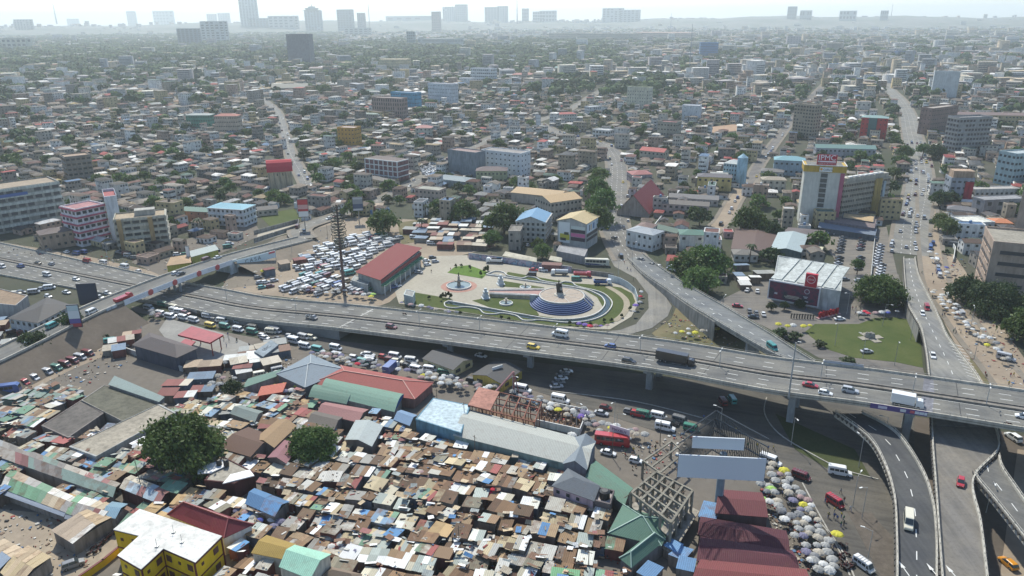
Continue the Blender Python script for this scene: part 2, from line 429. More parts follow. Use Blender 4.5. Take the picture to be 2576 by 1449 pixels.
q = onroad(2335,990); m = M(); m.box((q.x,q.y,q.z+.02),(3.0,23.2,.04),math.atan2(-.5,.86)); m.build('expansion_joint', paint((.2,.2,.22)), fly)
PIER = paint((.33,.35,.36), .8, .35)
for px,py in ((1345,905),(1640,955),(1982,1003),(2310,1052),(1120,880)):
    q = onroad(px, py-16); q = min(med, key=lambda p:(p-q).length)
    d = math.atan2(-.48,.88); c,s_ = math.cos(d),math.sin(d)
    m = M()
    for o in (-5.2,5.2):
        x,y = q.x-s_*-o*1, q.y+c*-o; x = q.x+s_*o; y = q.y-c*o
        m.box((x,y,(q.z-3.3)/2),(2.0,1.5,q.z-3.3),d); m.box((x-.01,y,(q.z-3.3)/2),(.5,1.6,q.z-3.35),d)
    m.box((q.x,q.y,q.z-2.75),(2.4,17,1.1),d)
    m.build('pier', PIER, fly)

# ---------------- western overbridge and road going up town
BR = [(-190,190,7),(-177,232,7),(-167,272,7.3),(-158,297,7.3),(-149.5,318,7),(-139,342,6),(-128,366,4),(-113,392,2)]
br = smooth(BR, 5)
ob = thing('overbridge', (-158,297,0), 'bridge', 'narrow concrete overbridge carrying white banners across the highway', landmark='the bannered overbridge')
m = M(); ribbon(m, side(br,-5.6), side(br,5.6), -.25, 0); m.build('road_surface', asphalt((.15,.15,.143), 70), ob)
k0 = next(i for i,p in enumerate(br) if p.y>285); k1 = next(i for i,p in enumerate(br) if p.y>338)
m = M(); ribbon(m, side(br[k0-2:k1+1],-5.3), side(br[k0-2:k1+1],5.3), -1.6, -.26); m.build('deck', CONC, ob)
for o_,q_ in ((5.4,br[:k0-1]),(-5.1,br[:k0-1]),(-5.1,br[k1:])):
    if 1: m = M(); wallto(m, side(q_,o_), -.3, -.05, -.3); m.build('retaining_wall', paint((.4,.42,.42)), ob)
for s_ in (-1,1):
    m = M(); ribbon(m, side(br,s_*5.6), side(br,s_*5.2), 0, .8); m.build('parapet', CREAM, ob)
# abutments with white painted faces
for kk,(dx) in ((k0-2,0),(k1,0)):
    q = br[kk]; d = (br[kk+1]-br[kk]).normalized(); n_ = Vector((d.y,-d.x,0))
    m = M(); c_ = q+n_*5.75; m.box((c_.x,c_.y,q.z/2),(5,.3,q.z+1.4), math.atan2(d.y,d.x)); m.box((q.x,q.y,q.z/2-.4),(1.2,10.4,q.z-.9), math.atan2(d.y,d.x))
    m.build('abutment', paint((.55,.6,.62)), ob)
q = br[(k0+k1)//2]; d = (br[k0+1]-br[k0]).normalized()
m = M()
for o in (-3.4,0,3.4):
    n_ = Vector((d.y,-d.x,0))*o; m.tube((q.x+n_.x,q.y+n_.y,0),(q.x+n_.x,q.y+n_.y,q.z-1.4),.6,n=10)
m.build('pier', PIER, ob)
# earth flank of the approach ramp
rr = side(br[:k0],5.7)
m = M()
for i in range(len(rr)-1):
    a,b = rr[i],rr[i+1]; n_ = Vector((.95,-.3,0))
    fa = a+n_*(2+a.z*1.35); fb = b+n_*(2+b.z*1.35); m.face([(a.x,a.y,a.z-.3),(fa.x,fa.y,0.07),(fb.x,fb.y,.07),(b.x,b.y,b.z-.3)])
struct('embankment', m, ground((.17,.14,.11),(.12,.1,.08),.08,.7,key='embankment_earth'))
# paved earth slope beside the northern approach
rr = side(br[k1:],5.5); m = M()
for i in range(len(rr)-1):
    a,b = rr[i],rr[i+1]; n_ = Vector((.93,-.36,0)); m.face([(a.x,a.y,a.z-.2),(*(a+n_*(3+a.z*2.3)).xy,.1),(*(b+n_*(3+b.z*2.3)).xy,.1),(b.x,b.y,b.z-.2)])
struct('embankment', m, ground((.24,.2,.155),(.18,.155,.12),.08,.9,key='slope_paving'))
# road up town
RA = smooth([Vector((-113,392,2))]+[P(x,y,z) for x,y,z in ((760,572,1),(869,535,.3),(944,507,.16),(1019,472,.16),(1062,446,.16),(1110,415,.16),(1240,345,.16),(1363,300,.16),(1438,272,.16),(1563,200,.16),(1700,150,.16))], 5)
RB = smooth([P(x,y,.18) for x,y in ((775,470),(757,435),(731,387),(716,335),(700,285),(672,258),(630,235),(560,212),(440,190))], 5)
RB2 = smooth([P(x,y,.18) for x,y in ((480,285),(440,250),(405,228))], 3)
RD = smooth([P(x,y,.2) for x,y in ((1590,655),(1562,610),(1545,560),(1548,500),(1553,440),(1548,400),(1530,372),(1500,358),(1462,350),(1415,340),(1350,310))], 6)
RE = smooth([P(x,y,.2) for x,y in ((2290,640),(2295,560),(2312,480),(2312,420),(2300,362),(2290,320),(2282,285),(2262,250),(2228,215),(2180,150),(2150,95))], 6)
RE2 = smooth([P(x,y,.19) for x,y in ((2600,1060),(2540,960),(2450,850),(2400,780),(2360,720),(2345,650),(2335,560),(2330,480))], 6)
RF = smooth([P(x,y,.18) for x,y in ((1890,470),(1900,430),(1930,385),(1960,345),(2010,280),(2070,215),(2120,170))], 5)
RG = smooth([P(x,y,.16) for x,y in ((1760,600),(1815,560),(1850,500),(1888,450))], 4)
def road(name, pts, w_, mat, mark=True, kerb=True, lanes=2):
    m = M(); ribbon(m, side(pts,-w_/2), side(pts,w_/2), -.14, 0); o = struct(name, m, mat)
    if mark:
        m = M(); dashes(m, pts, 8, 3, .2)
        if lanes>2:
            for s_ in (-1,1): dashes(m, side(pts, s_*w_/4), 8, 3, .18)
        m.build('lane_marking', MARK, o)
    for s_ in ((-1,1) if kerb else ()):
        m = M(); ribbon(m, side(pts,s_*w_/2), side(pts,s_*(w_/2+2.2)), -.1, .08); m.build('pavement', ground((.24,.21,.17),(.18,.16,.13),.06,.7,key='kerb_paving'), o)
    L = side(pts,-w_/2-3); Q = side(pts,w_/2+3)
    for i in range(len(pts)-1): excl([L[i],L[i+1],Q[i+1],Q[i]])
    return o
road('town_road', RA, 10, asphalt((.17,.165,.15),60)); road('hill_road', RB, 9, asphalt((.17,.17,.165),100)); road('lane', RB2, 7, asphalt((.2,.19,.18),130), False)
road('central_road', RD, 15, asphalt((.16,.155,.145),95), True, True, 4); road('east_road', RE, 17, asphalt((.19,.188,.175),88), True, True, 4)
road('side_road', RE2, 9, DIRT_L, False); road('market_street', RF, 7, asphalt((.15,.14,.13),60), False); road('back_street', RG, 8, DIRT_L, False)
# ---------------- northern ramp (joins the flyover) , eastern ramp , lower decks
def ramp(name, label, Lpx, Rpx, landmark, mat, gz, piers=(), teeth=0, wallpart=None, dash=True):
    n_ = min(len(Lpx),len(Rpx))
    L = smooth([P(*p) for p in Lpx], 6); Q = smooth([P(*p) for p in Rpx], 6)
    L = L[:len(Q)]; Q = Q[:len(L)]
    mid = [(a+b)/2 for a,b in zip(L,Q)]
    o = thing(name, (mid[len(mid)//2].x, mid[len(mid)//2].y, 0), 'flyover ramp', label, landmark=landmark)
    m = M(); ribbon(m, L, Q, -.25, 0); m.build('road_surface', mat, o)
    Li=[a.lerp(b,.06) for a,b in zip(L,Q)]; Qi=[b.lerp(a,.06) for a,b in zip(L,Q)]
    m = M(); ribbon(m, Li, Qi, -1.5, -.26); m.build('deck', CONC, o)
    if wallpart is not None:
        a_,b_ = wallpart
        for E_,t_ in ((L,.3),(Q,-.3)): m = M(); wallto(m, E_[a_:b_], t_, -.1); m.build('retaining_wall', CONCD, o)
    for E_,sg in ((L,1),(Q,-1)):
        e1=side(E_,1); kk_=len(mid)//2; sg = 1 if (e1[kk_]-mid[kk_]).length < (E_[kk_]-mid[kk_]).length else -1
        m = M(); ribbon(m, E_, side(E_,sg*.35), -1.2 if teeth else -.6, .7); m.build('barrier', CREAM if teeth else CONC, o)
        m = M(); e = side(E_, sg*.17)
        for k in range(len(e)-1): m.tube(e[k]+Vector((0,0,1.25)), e[k+1]+Vector((0,0,1.25)), .07, n=4, cap=False)
        for p,d in along(e, 2.5): m.tube(p+Vector((0,0,.65)), p+Vector((0,0,1.25)), .09, n=4)
        m.build('handrail', CREAM, o)
        if teeth:
            for p,d in along(side(E_,-sg*.12), 1.9):
                m = M(); up=p+Vector((0,0,.45)); a=up-d*.7; b=up+d*.7
                q_ = p+Vector((0,0,-.55)); nn = Vector((d.y,-d.x,0))*(-sg*.22)
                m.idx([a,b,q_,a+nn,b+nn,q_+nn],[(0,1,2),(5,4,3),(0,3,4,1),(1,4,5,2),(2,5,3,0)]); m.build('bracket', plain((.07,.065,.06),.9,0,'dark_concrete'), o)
    if dash:
        m = M(); dashes(m, mid, 8, 3, .2); m.build('lane_marking', MARK, o)
    for i in piers:
        q = mid[i]; m = M(); d = mid[i+1]-mid[i]
        m.box((q.x,q.y,(q.z-1.5)/2),(1.6,4.5,q.z-1.5), math.atan2(d.y,d.x)); m.build('pier', PIER, o)
    for i in range(len(L)-1): excl([L[i],L[i+1],Q[i+1],Q[i]])
    return o, mid
nramp, nmid = ramp('slip_ramp', 'curving two lane ramp climbing from the central road onto the flyover',
   [(1578,652,.3),(1620,690,1.5),(1670,724,3.2),(1728,765,5.5),(1788,802,7.8),(1860,845,9.6),(1932,886,11),(1975,905,11.6)],
   [(1618,640,.3),(1660,673,1.5),(1738,724,3.4),(1813,767,5.8),(1870,801,8),(1932,838,9.8),(2000,882,11.2),(2052,914,12)],
   'the curving slip ramp', asphalt((.15,.16,.165),-40), 0, (30,), 0, (0,26))
eramp, emid = ramp('eastern_ramp', 'wide ramp road running down between toothed concrete barriers to the flyover',
   [(2272,650,.3),(2274,690,1.2),(2277,724,2.5),(2283,767,4),(2300,800,5.2),(2316,830,6.2),(2327,880,7.4),(2333,930,8),(2340,1010,8.3),(2342,1070,8.4)],
   [(2302,650,.3),(2310,690,1.2),(2324,724,2.5),(2350,775,4),(2368,815,5.2),(2384,850,6.2),(2425,905,7.4),(2462,955,8),(2490,1020,8.3),(2505,1075,8.4)],
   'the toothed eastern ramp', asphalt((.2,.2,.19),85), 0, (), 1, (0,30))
ldeck, lmid = ramp('lower_deck', 'pale lower deck road emerging from the shadow under the flyover',
   [(2342,1072,8.4),(2345,1134,8.4),(2352,1227,8.4),(2358,1320,8.4),(2367,1449,8.4),(2378,1600,8.4)],
   [(2506,1076,8.4),(2512,1134,8.4),(2449,1209,8.4),(2468,1320,8.4),(2484,1449,8.4),(2500,1600,8.4)],
   'the pale lower deck', asphalt((.17,.16,.145),85), 0, (20,), 1, None, False)
rdeck, rmid = ramp('branch_deck', 'branch deck peeling away to the edge beside the lower deck',
   [(2450,1192,8.36),(2460,1212,8.36),(2500,1260,8.36),(2576,1357,8.36),(2660,1470,8.36)],
   [(2514,1150,8.36),(2522,1180,8.36),(2550,1222,8.36),(2600,1290,8.36),(2680,1370,8.36)],
   'the branch deck', asphalt((.13,.13,.125),-50), 0, (), 1)
cdeck, cmid = ramp('curved_ramp', 'curved dark asphalt ramp with cream barriers beside the service road',
   [(2100,1040,6.5),(2182,1102,7.3),(2222,1167,7.8),(2247,1249,8),(2253,1340,8),(2254,1449,8),(2250,1600,8)],
   [(2170,1040,6.5),(2252,1087,7.3),(2317,1179,7.8),(2347,1262,8),(2357,1350,8),(2358,1449,8),(2358,1600,8)],
   'the curved dark ramp', asphalt((.075,.078,.082),88), 0, (24,), 1)
# road arrows on the lower deck
def arrow(q, d, o):
    n_ = Vector((d.y,-d.x,0)); z=Vector((0,0,.03)); m = M()
    for a,b,c_ in (((-2.2,-.09),(-2.2,.09),None),):
        pass
    m.face([q-d*2.2-n_*.1+z,q-d*2.2+n_*.1+z,q+d*.2+n_*.1+z,q+d*.2-n_*.1+z]); m.face([q+d*.2-n_*.45+z,q+d*.2+n_*.45+z,q+d*2.2+z])
    m.build('road_arrow', MARK, o)
for px,py in ((2346,1435),(2395,1440)): arrow(P(px+0,py,8.4), Vector((-.05,1,0)).normalized(), ldeck)
arrow(P(2274,1430,8), Vector((0,1,0)), cdeck)
for i in range(len(med)-1): excl([Lf[i],Lf[i+1],Rt[i+1],Rt[i]])
for i in range(len(br)-1):
    a=side(br,-8); b=side(br,22); excl([a[i],a[i+1],b[i+1],b[i]])
# painted chevrons where the eastern ramp narrows
m = M()
for k in range(11):
    t=k/10; a=P(2420+50*t+0, 872+85*t, 7.2+.8*t); b=P(2385+48*t, 862+82*t,7.2+.8*t); d=Vector((0,-.35,0)); z=Vector((0,0,.06))
    m.face([a+z,b+z,b+d+z,a+d+z])
m.build('chevron_marking', MARK, eramp)
# ruts and stone setts beside the curved ramp
flat('setts', [(2130,1285),(2195,1290),(2200,1300),(2245,1350),(2250,1449),(2215,1449),(2165,1350)], .15, ground((.14,.12,.1),(.09,.078,.065),.5,2.6,key='setts'))
# kerb islands of the service road
for pts in ([(1930,1000),(1925,1040),(1960,1090),(2040,1140),(2120,1180),(2210,1205)], [(2060,1310),(2110,1370),(2150,1449),(2170,1520)], [(1400,985),(1600,1010),(1800,1060)], [(2020,1215),(2060,1290),(2110,1380),(2140,1449)]):
    l_ = smooth([P(x,y,.15) for x,y in pts],5); m = M(); ribbon(m, l_, side(l_,.35), 0, .15); struct('kerb', m, CONC)

# distant rise along the horizon
m = M(); N_=90; vs=[]
for i in range(N_+1):
    a=R(-48+96*i/N_); h_=78+14*math.sin(i*.21+1)+7*math.sin(i*.83)+4*math.sin(i*2.1)+(22*max(0,(i-48)/42))
    for r_,z in ((6600,0),(7400,h_*.8),(8600,h_+4),(11500,0)): vs.append((r_*math.sin(a),r_*math.cos(a),z))
fs=[(i*4+k,i*4+4+k,i*4+5+k,i*4+1+k) for i in range(N_) for k in range(3)]
m.idx(vs,[f[::-1] for f in fs]); struct('hills', m, ground((.08,.1,.07),(.2,.19,.17),.004,.02,key='far_slope'))
# ============================================================ buildings
UNIT = {}
def unit_box(mat):
    if mat.name not in UNIT:
        m = M(); m.box((0,0,0),(1,1,1)); UNIT[mat.name] = m.mesh('piece', mat)
    return UNIT[mat.name]
def piece(name, c, d, rz, mat, parent):
    o = bpy.data.objects.new(name, unit_box(mat)); COL.objects.link(o); o.parent = parent
    o.location = Vector(c)-parent.matrix_basis.translation; o.rotation_euler = (0,0,rz); o.scale = d; return o
def roof_quad(m, q, zs, thick=.12, mi=None, slope_uv=True):
    "one roof plane q (4 xy points, first two along the eave) with heights zs"
    t = [Vector((p[0],p[1],z)) for p,z in zip(q,zs)]
    e = (t[1]-t[0]).length; s_ = (t[-1]-t[0]).length
    m.face(t, mi, [(0,0),(e,0),(e,s_),(0,s_)][:len(t)])
    b = [p-Vector((0,0,thick)) for p in t]; n = len(t)
    for i in range(n):
        j=(i+1)%n; m.face([b[i],b[j],t[j],t[i]], mi)
    m.face(b[::-1], mi)
def make_roof(q, z, kind, rh, mat, parent, over=.5, ridge_mat=None, par_mat=None, long_axis=None):
    "q: corners counter-clockwise from above"
    c = sum((Vector(p[:2]) for p in q), Vector((0,0)))/4
    Q = [Vector(p[:2]) for p in q]
    if kind == 'flat':
        m = M(); m.prism(Q, z-.05, z+.12); m.build('roof', mat, parent)
        m = M(); O=[p+(p-c).normalized()*.12 for p in Q]; I=[p-(p-c).normalized()*.45 for p in Q]
        for i in range(4):
            j=(i+1)%4; m.hexa([(*O[i],z-.35),(*O[j],z-.35),(*I[j],z-.35),(*I[i],z-.35)],[(*O[i],z+rh),(*O[j],z+rh),(*I[j],z+rh),(*I[i],z+rh)])
        m.build('parapet', par_mat or mat, parent); return
    E_ = [p+(p-c).normalized()*over for p in Q]
    if kind == 'shed':
        m = M(); roof_quad(m, E_, (z,z,z+rh,z+rh)); m.build('roof', mat, parent); return
    if long_axis is None: long_axis = (E_[1]-E_[0]).length >= (E_[2]-E_[1]).length
    if not long_axis: E_ = E_[1:]+E_[:1]
    a,b,cc,d = E_
    r0 = (a+d)/2; r1 = (b+cc)/2
    if kind == 'hip':
        k = min(.48, .5*(a-d).length/max((a-b).length,.1)); r0,r1 = r0.lerp(r1,k), r1.lerp(r0,k)
    if kind == 'arch':
        m = M(); N=7; pr=None
        for i in range(N+1):
            t=i/N; zz = z+rh*math.sin(math.pi*t); p=(a.lerp(d,t),b.lerp(cc,t),zz)
            if pr:
                w0=(pr[0]-p[0]).length; L=(a-b).length
                m.face([(*pr[0],pr[2]),(*pr[1],pr[2]),(*p[1],zz),(*p[0],zz)],None,[(0,0),(L,0),(L,w0),(0,w0)])
            pr=p
        m.build('roof', mat, parent)
        for s_,e in ((a,d),(b,cc)): m = M(); m.face([(*s_.lerp(e,i/N),z+rh*math.sin(math.pi*i/N)-.02) for i in range(N+1)]); m.build('gable_end', par_mat or mat, parent)
        return
    zr = z+rh; m = M()
    roof_quad(m, [a,b,r1,r0], (z,z,zr,zr)); roof_quad(m, [cc,d,r0,r1], (z,z,zr,zr))
    if kind == 'hip':
        roof_quad(m, [b,cc,r1], (z,z,zr)); roof_quad(m, [d,a,r0], (z,z,zr))
    m.build('roof', mat, parent)
    if kind == 'gable':
        A,B,C_,D = (Q if long_axis else Q[1:]+Q[:1])
        for u_,v_ in ((D,A),(B,C_)): m = M(); m.face([(*u_,z-.01),(*v_,z-.01),(*((u_+v_)/2),zr-.3)]); m.build('gable_wall', par_mat or mat, parent)
    if ridge_mat:
        m = M(); m.tube((*r0,zr+.05),(*r1,zr+.05),.2,n=4)
        if kind=='hip':
            for p,r_ in ((a,r0),(d,r0),(b,r1),(cc,r1)): m.tube((*p,z+.05),(*r_,zr+.05),.16,n=4)
        m.build('ridge_cap', ridge_mat, parent)
ROOFS = {}
def bld(name, label, A, B, depth, top, wall, roof=('flat',None,.6), floors=1, win=None, cat='building', z0=0, bands=None, lm=None, over=.5, indiv=None,
        ground_floor=None, desc=None, group=None, quad=None, winmat=None, dirt=.35, sides=True, h=None, ridge=None, noexcl=False, la=None, frame=False):
    """front wall runs from pixel A to pixel B (left to right as seen); depth away from us in metres; top = image row of the eave above A"""
    a = P(*A, z0) if not isinstance(A, Vector) else A; b = P(*B, z0) if not isinstance(B, Vector) else B
    if quad is None:
        d = (b-a).xy.normalized(); n_ = Vector((-d.y,d.x))
        if n_.dot(a.xy) < 0: n_ = -n_
        q = [a.xy, b.xy, b.xy+n_*depth, a.xy+n_*depth]
    else: q = [Vector(p[:2]) for p in quad]
    hh = h if h else hgt(a, top)
    c = sum(q, Vector((0,0)))/4
    ar = sum(q[i].x*q[(i+1)%4].y-q[(i+1)%4].x*q[i].y for i in range(4))
    if ar < 0: q = [q[1],q[0],q[3],q[2]]
    o = thing(name, (c.x,c.y,0), cat, label, desc, group, landmark=lm)
    wm = wall if isinstance(wall, bpy.types.Material) else paint(wall, .8, dirt)
    m = M(); m.prism(q, 0 if z0==0 else z0-.2, hh); m.build('wall', wm, o)
    rk, rm, rh = roof
    if rm is None: rm = CONCD
    elif not isinstance(rm, bpy.types.Material): rm = sheet(rm, .25) if rk != 'flat' else paint(rm,.85,.4)
    make_roof(q, hh, rk, rh, rm, o, over, ridge, wm, la)
    dist = c.length
    indiv = (dist < 520) if indiv is None else indiv
    fh = (hh-z0)/floors
    wg = winmat or GLASS
    mm = M(); nwin = 0
    for i in range(4):
        p,r_ = q[i], q[(i+1)%4]; L=(r_-p).length; d=(r_-p)/L; n_=Vector((d.y,-d.x))
        if n_.dot(-(p+r_)/2) < 0: continue
        if not sides and i != 0: continue
        rz = math.atan2(d.y,d.x)
        if win and L > win[2]*.9:
            k = max(1,int((L-.8)/win[2])); st = L/k
            for f in range(floors):
                zc = z0+f*fh+fh*.55
                if ground_floor and f == 0: continue
                for j in range(k):
                    if random.random() < .04: continue
                    x,y = p+d*(st*(j+.5))+n_*.03
                    ww,wh = win[0]*random.uniform(.92,1.05), min(win[1],fh*.8)
                    if indiv and nwin < 90:
                        wo = piece('window', (x,y,zc), (ww,.14,wh), rz, wg, o); nwin += 1
                        if frame: fr = bpy.data.objects.new('sill', unit_box(WHITE)); COL.objects.link(fr); fr.parent = wo; fr.location=(0,-.6,-.56); fr.scale=(1.15,1.6,.1)
                    else: mm.box((x,y,zc),(ww,.14,wh),rz)
        if bands:
            if indiv and i in (0,1,2,3):
                for f in range(1,floors+1):
                    x,y=(p+r_)/2+n_*.25; piece('floor_band',(x,y,z0+f*fh-.15),(L+.5,.6,bands[1]),rz,bands[0],o)
            else:
                m2=M()
                for f in range(1,floors+1):
                    x,y=(p+r_)/2+n_*.25; m2.box((x,y,z0+f*fh-.15),(L+.5,.6,bands[1]),rz)
                m2.build('floor_band', bands[0], o, 'stuff')
    if mm.v: mm.build('window', wg, o, 'stuff')
    if not noexcl: excl(q, 2.0 if c.y>300 else .5)
    o['_q'] = 0; del o['_q']
    return o, q, hh
def rect_extra(o, name, c, d, rz, mat): piece(name, c, d, rz, mat, o)

# generic houses ------------------------------------------------------------------
ROOFC = [(.115,.085,.07),(.09,.075,.065),(.15,.125,.1),(.085,.09,.095),(.19,.175,.15),(.06,.058,.055),(.24,.25,.24),(.13,.065,.055),(.58,.58,.56),(.08,.13,.11),(.28,.07,.065),(.09,.15,.24),(.3,.24,.15)]
ROOFP = np.array([.14,.12,.12,.11,.11,.07,.1,.05,.08,.035,.03,.015,.02]); ROOFP = ROOFP/ROOFP.sum()
ROOFN = ['rust brown','dark brown','tan brown','dark grey','pale brown','blackish','light grey','red brown','white','green','red','blue','sandy']
WALLC = [(.55,.52,.45),(.72,.72,.69),(.42,.36,.27),(.33,.3,.26),(.45,.33,.26),(.55,.45,.25),(.35,.42,.42),(.5,.36,.34),(.25,.22,.19)]
WALLP = np.array([.22,.24,.13,.14,.07,.05,.04,.03,.08]); WALLP = WALLP/WALLP.sum()
WALLN = ['cream','white','tan','grey','orange','yellow','bluish','pink','brown']
def city_lots():
    out=[]
    for band,(rmin,rmax,lot,bw,bh) in enumerate(((300,1150,(10.8,10.6),6,3),(1150,2300,(17,17),6,3),(2300,4200,(27,27),6,3),(4200,8500,(46,50),6,3))):
        W = bw*lot[0]+7; Hh = bh*lot[1]+6; base = R(-24)
        n = int(rmax/min(W,Hh))+2; ca,sa = math.cos(base),math.sin(base)
        ii,jj = np.meshgrid(np.arange(-n,n), np.arange(-n,n)); cx = ii.ravel()*W; cy = jj.ravel()*Hh
        X = cx*ca-cy*sa; Y = cx*sa+cy*ca; r_ = np.hypot(X,Y)
        k = (Y>0)&(r_>rmin-60)&(r_<rmax+60)&(np.abs(X) < Y*.76+60)
        X=X[k];Y=Y[k]
        # streets wander: displace the centres smoothly
        th = base+ .28*np.sin(X/310+1)+.25*np.sin(Y/270+2)+ rng.normal(0,.05,X.shape)
        for a in range(bw):
            for b in range(bh):
                lx=(a-(bw-1)/2)*lot[0]; ly=(b-(bh-1)/2)*lot[1]
                x = X+lx*np.cos(th)-ly*np.sin(th)+rng.normal(0,1.1,X.shape); y = Y+lx*np.sin(th)+ly*np.cos(th)+rng.normal(0,1.1,X.shape)
                rr = np.hypot(x,y); kk=(rr>rmin)&(rr<rmax)&(rng.random(X.shape)<.93)
                out.append(np.stack([x[kk],y[kk],th[kk]+rng.choice([0,math.pi/2],kk.sum())+rng.normal(0,.06,kk.sum()),np.full(kk.sum(),band,float),np.full(kk.sum(),lot[0]/12.0)],1))
    return np.concatenate(out)
def park_mask(x, y):
    "0..1: how wooded the town is at a place"
    f = .5+.25*np.sin(x/260+.6)+.25*np.sin(y/330+x/700+1.4)
    dist = np.hypot(x,y); az = np.degrees(np.arctan2(x,y))
    belt = ((dist>1750)&(dist<3600)&(az>-12)&(az<8))*1.0 + ((dist>1500)&(az<-12))*.65 + ((dist>1150)&(dist<1500)&(az>3)&(az<12))*.9 + ((dist>600)&(dist<900)&(az<-9)&(az>-18))*.35
    return f*.35+belt*.6
def house_arrays(H):
    """H columns: x y th w d h rooftype ridge wallidx roofidx floors ; returns verts, faces, colours"""
    n=len(H); x,y,th,w_,d_,h,rt,rh = H[:,:8].T; c=np.cos(th); s_=np.sin(th)
    V=np.zeros((n,14,3))
    sx=np.array([-1,1,1,-1]); sy=np.array([-1,-1,1,1])
    for k in range(4):
        a=sx[k]*w_/2; b=sy[k]*d_/2
        for z,o in ((0,0),(1,4)):
            V[:,k+o,0]=x+a*c-b*s_; V[:,k+o,1]=y+a*s_+b*c; V[:,k+o,2]=h*z
        a=sx[k]*(w_/2+.45); b=sy[k]*(d_/2+.45); V[:,8+k,0]=x+a*c-b*s_; V[:,8+k,1]=y+a*s_+b*c; V[:,8+k,2]=h-.02
    inset=np.where(rt==0,1.0,np.where(rt==1,.35,.95))
    for k,sg in ((12,-1),(13,1)):
        a=sg*(w_/2+.4)*inset; V[:,k,0]=x+a*c; V[:,k,1]=y+a*s_; V[:,k,2]=h+rh
    wf=np.array([[0,1,5,4],[1,2,6,5],[2,3,7,6],[3,0,4,7]]); rq=np.array([[8,9,13,12],[10,11,12,13]]); rt_=np.array([[9,10,13],[11,8,12]])
    base=(np.arange(n)*14)[:,None,None]
    quads=np.concatenate([wf[None]+base, rq[None]+base],1); tris=rt_[None]+base
    return V.reshape(-1,3), quads, tris
def big_mesh(name, V, quads, tris, qcol, tcol, mat, kind='stuff', parent=None):
    me=bpy.data.meshes.new(name); nq=len(quads); nt=len(tris)
    me.vertices.add(len(V)); me.vertices.foreach_set('co', np.asarray(V,np.float32).ravel())
    loops=np.concatenate([quads.ravel(), tris.ravel()]).astype(np.int32)
    me.loops.add(len(loops)); me.loops.foreach_set('vertex_index', loops)
    me.polygons.add(nq+nt); st=np.concatenate([np.arange(nq)*4, nq*4+np.arange(nt)*3]).astype(np.int32)
    me.polygons.foreach_set('loop_start', st)
    me.update(calc_edges=True)
    at=me.attributes.new('Col','FLOAT_COLOR','FACE'); C=np.concatenate([qcol,tcol]); C=np.concatenate([C,np.ones((len(C),1))],1)
    at.data.foreach_set('color', C.astype(np.float32).ravel())
    me.materials.append(mat); me.validate()
    return put(name, me, parent, kind)
def make_city():
    L = city_lots(); x,y,th,band,sc = L.T
    k = ~blocked(x,y)
    # keep the market, station and roads side clear
    L=L[k]; x,y,th,band,sc=L.T
    edge = (y > 330-.42*(x+60)) | (x>60)
    front = (y < 318-.47*(x+150)+25)
    L=L[~front]; x,y,th,band,sc=L.T
    n=len(L); pk=park_mask(x,y)
    treepick = rng.random(n) < (np.where(band<1,.14,.1)+.75*np.clip(pk-.25,0,1)*1.5)
    T=L[treepick]; L=L[~treepick]; x,y,th,band,sc=L.T; n=len(L)
    w_=rng.uniform(7,12.5,n)*sc; d_=rng.uniform(5.5,9.2,n)*sc
    small=rng.random(n)<.25; w_[small]*=.6; d_[small]*=.7
    u=rng.random(n); fl=np.where(u<.72,1,np.where(u<.9,2,np.where(u<.97,3,4))); 
    far=band>=1; fl=np.where(far&(rng.random(n)<.07),rng.integers(4,7,n),fl); fl=np.where(far&(fl==1)&(rng.random(n)<.25),2,fl)
    h=3.1*fl*rng.uniform(.95,1.1,n)*np.where(far,1.1,1)
    rt=rng.choice([0,1,2],n,p=[.42,.4,.18]).astype(float); rt=np.where(fl>=3,2,rt)
    rh=np.where(rt==2,.35,d_*rng.uniform(.13,.22,n))
    wi=rng.choice(len(WALLC),n,p=WALLP); ri=rng.choice(len(ROOFC),n,p=ROOFP)
    wi=np.where(fl>=2,rng.choice([0,1,1,1,3,2,5,4],n),wi)
    w_=np.where(fl>=3,w_*1.3,w_); H=np.stack([x,y,th,w_,d_,h,rt,rh,wi,ri,fl],1)
    order=np.argsort(np.hypot(H[:,0],H[:,1])); H=H[order]
    return H, T
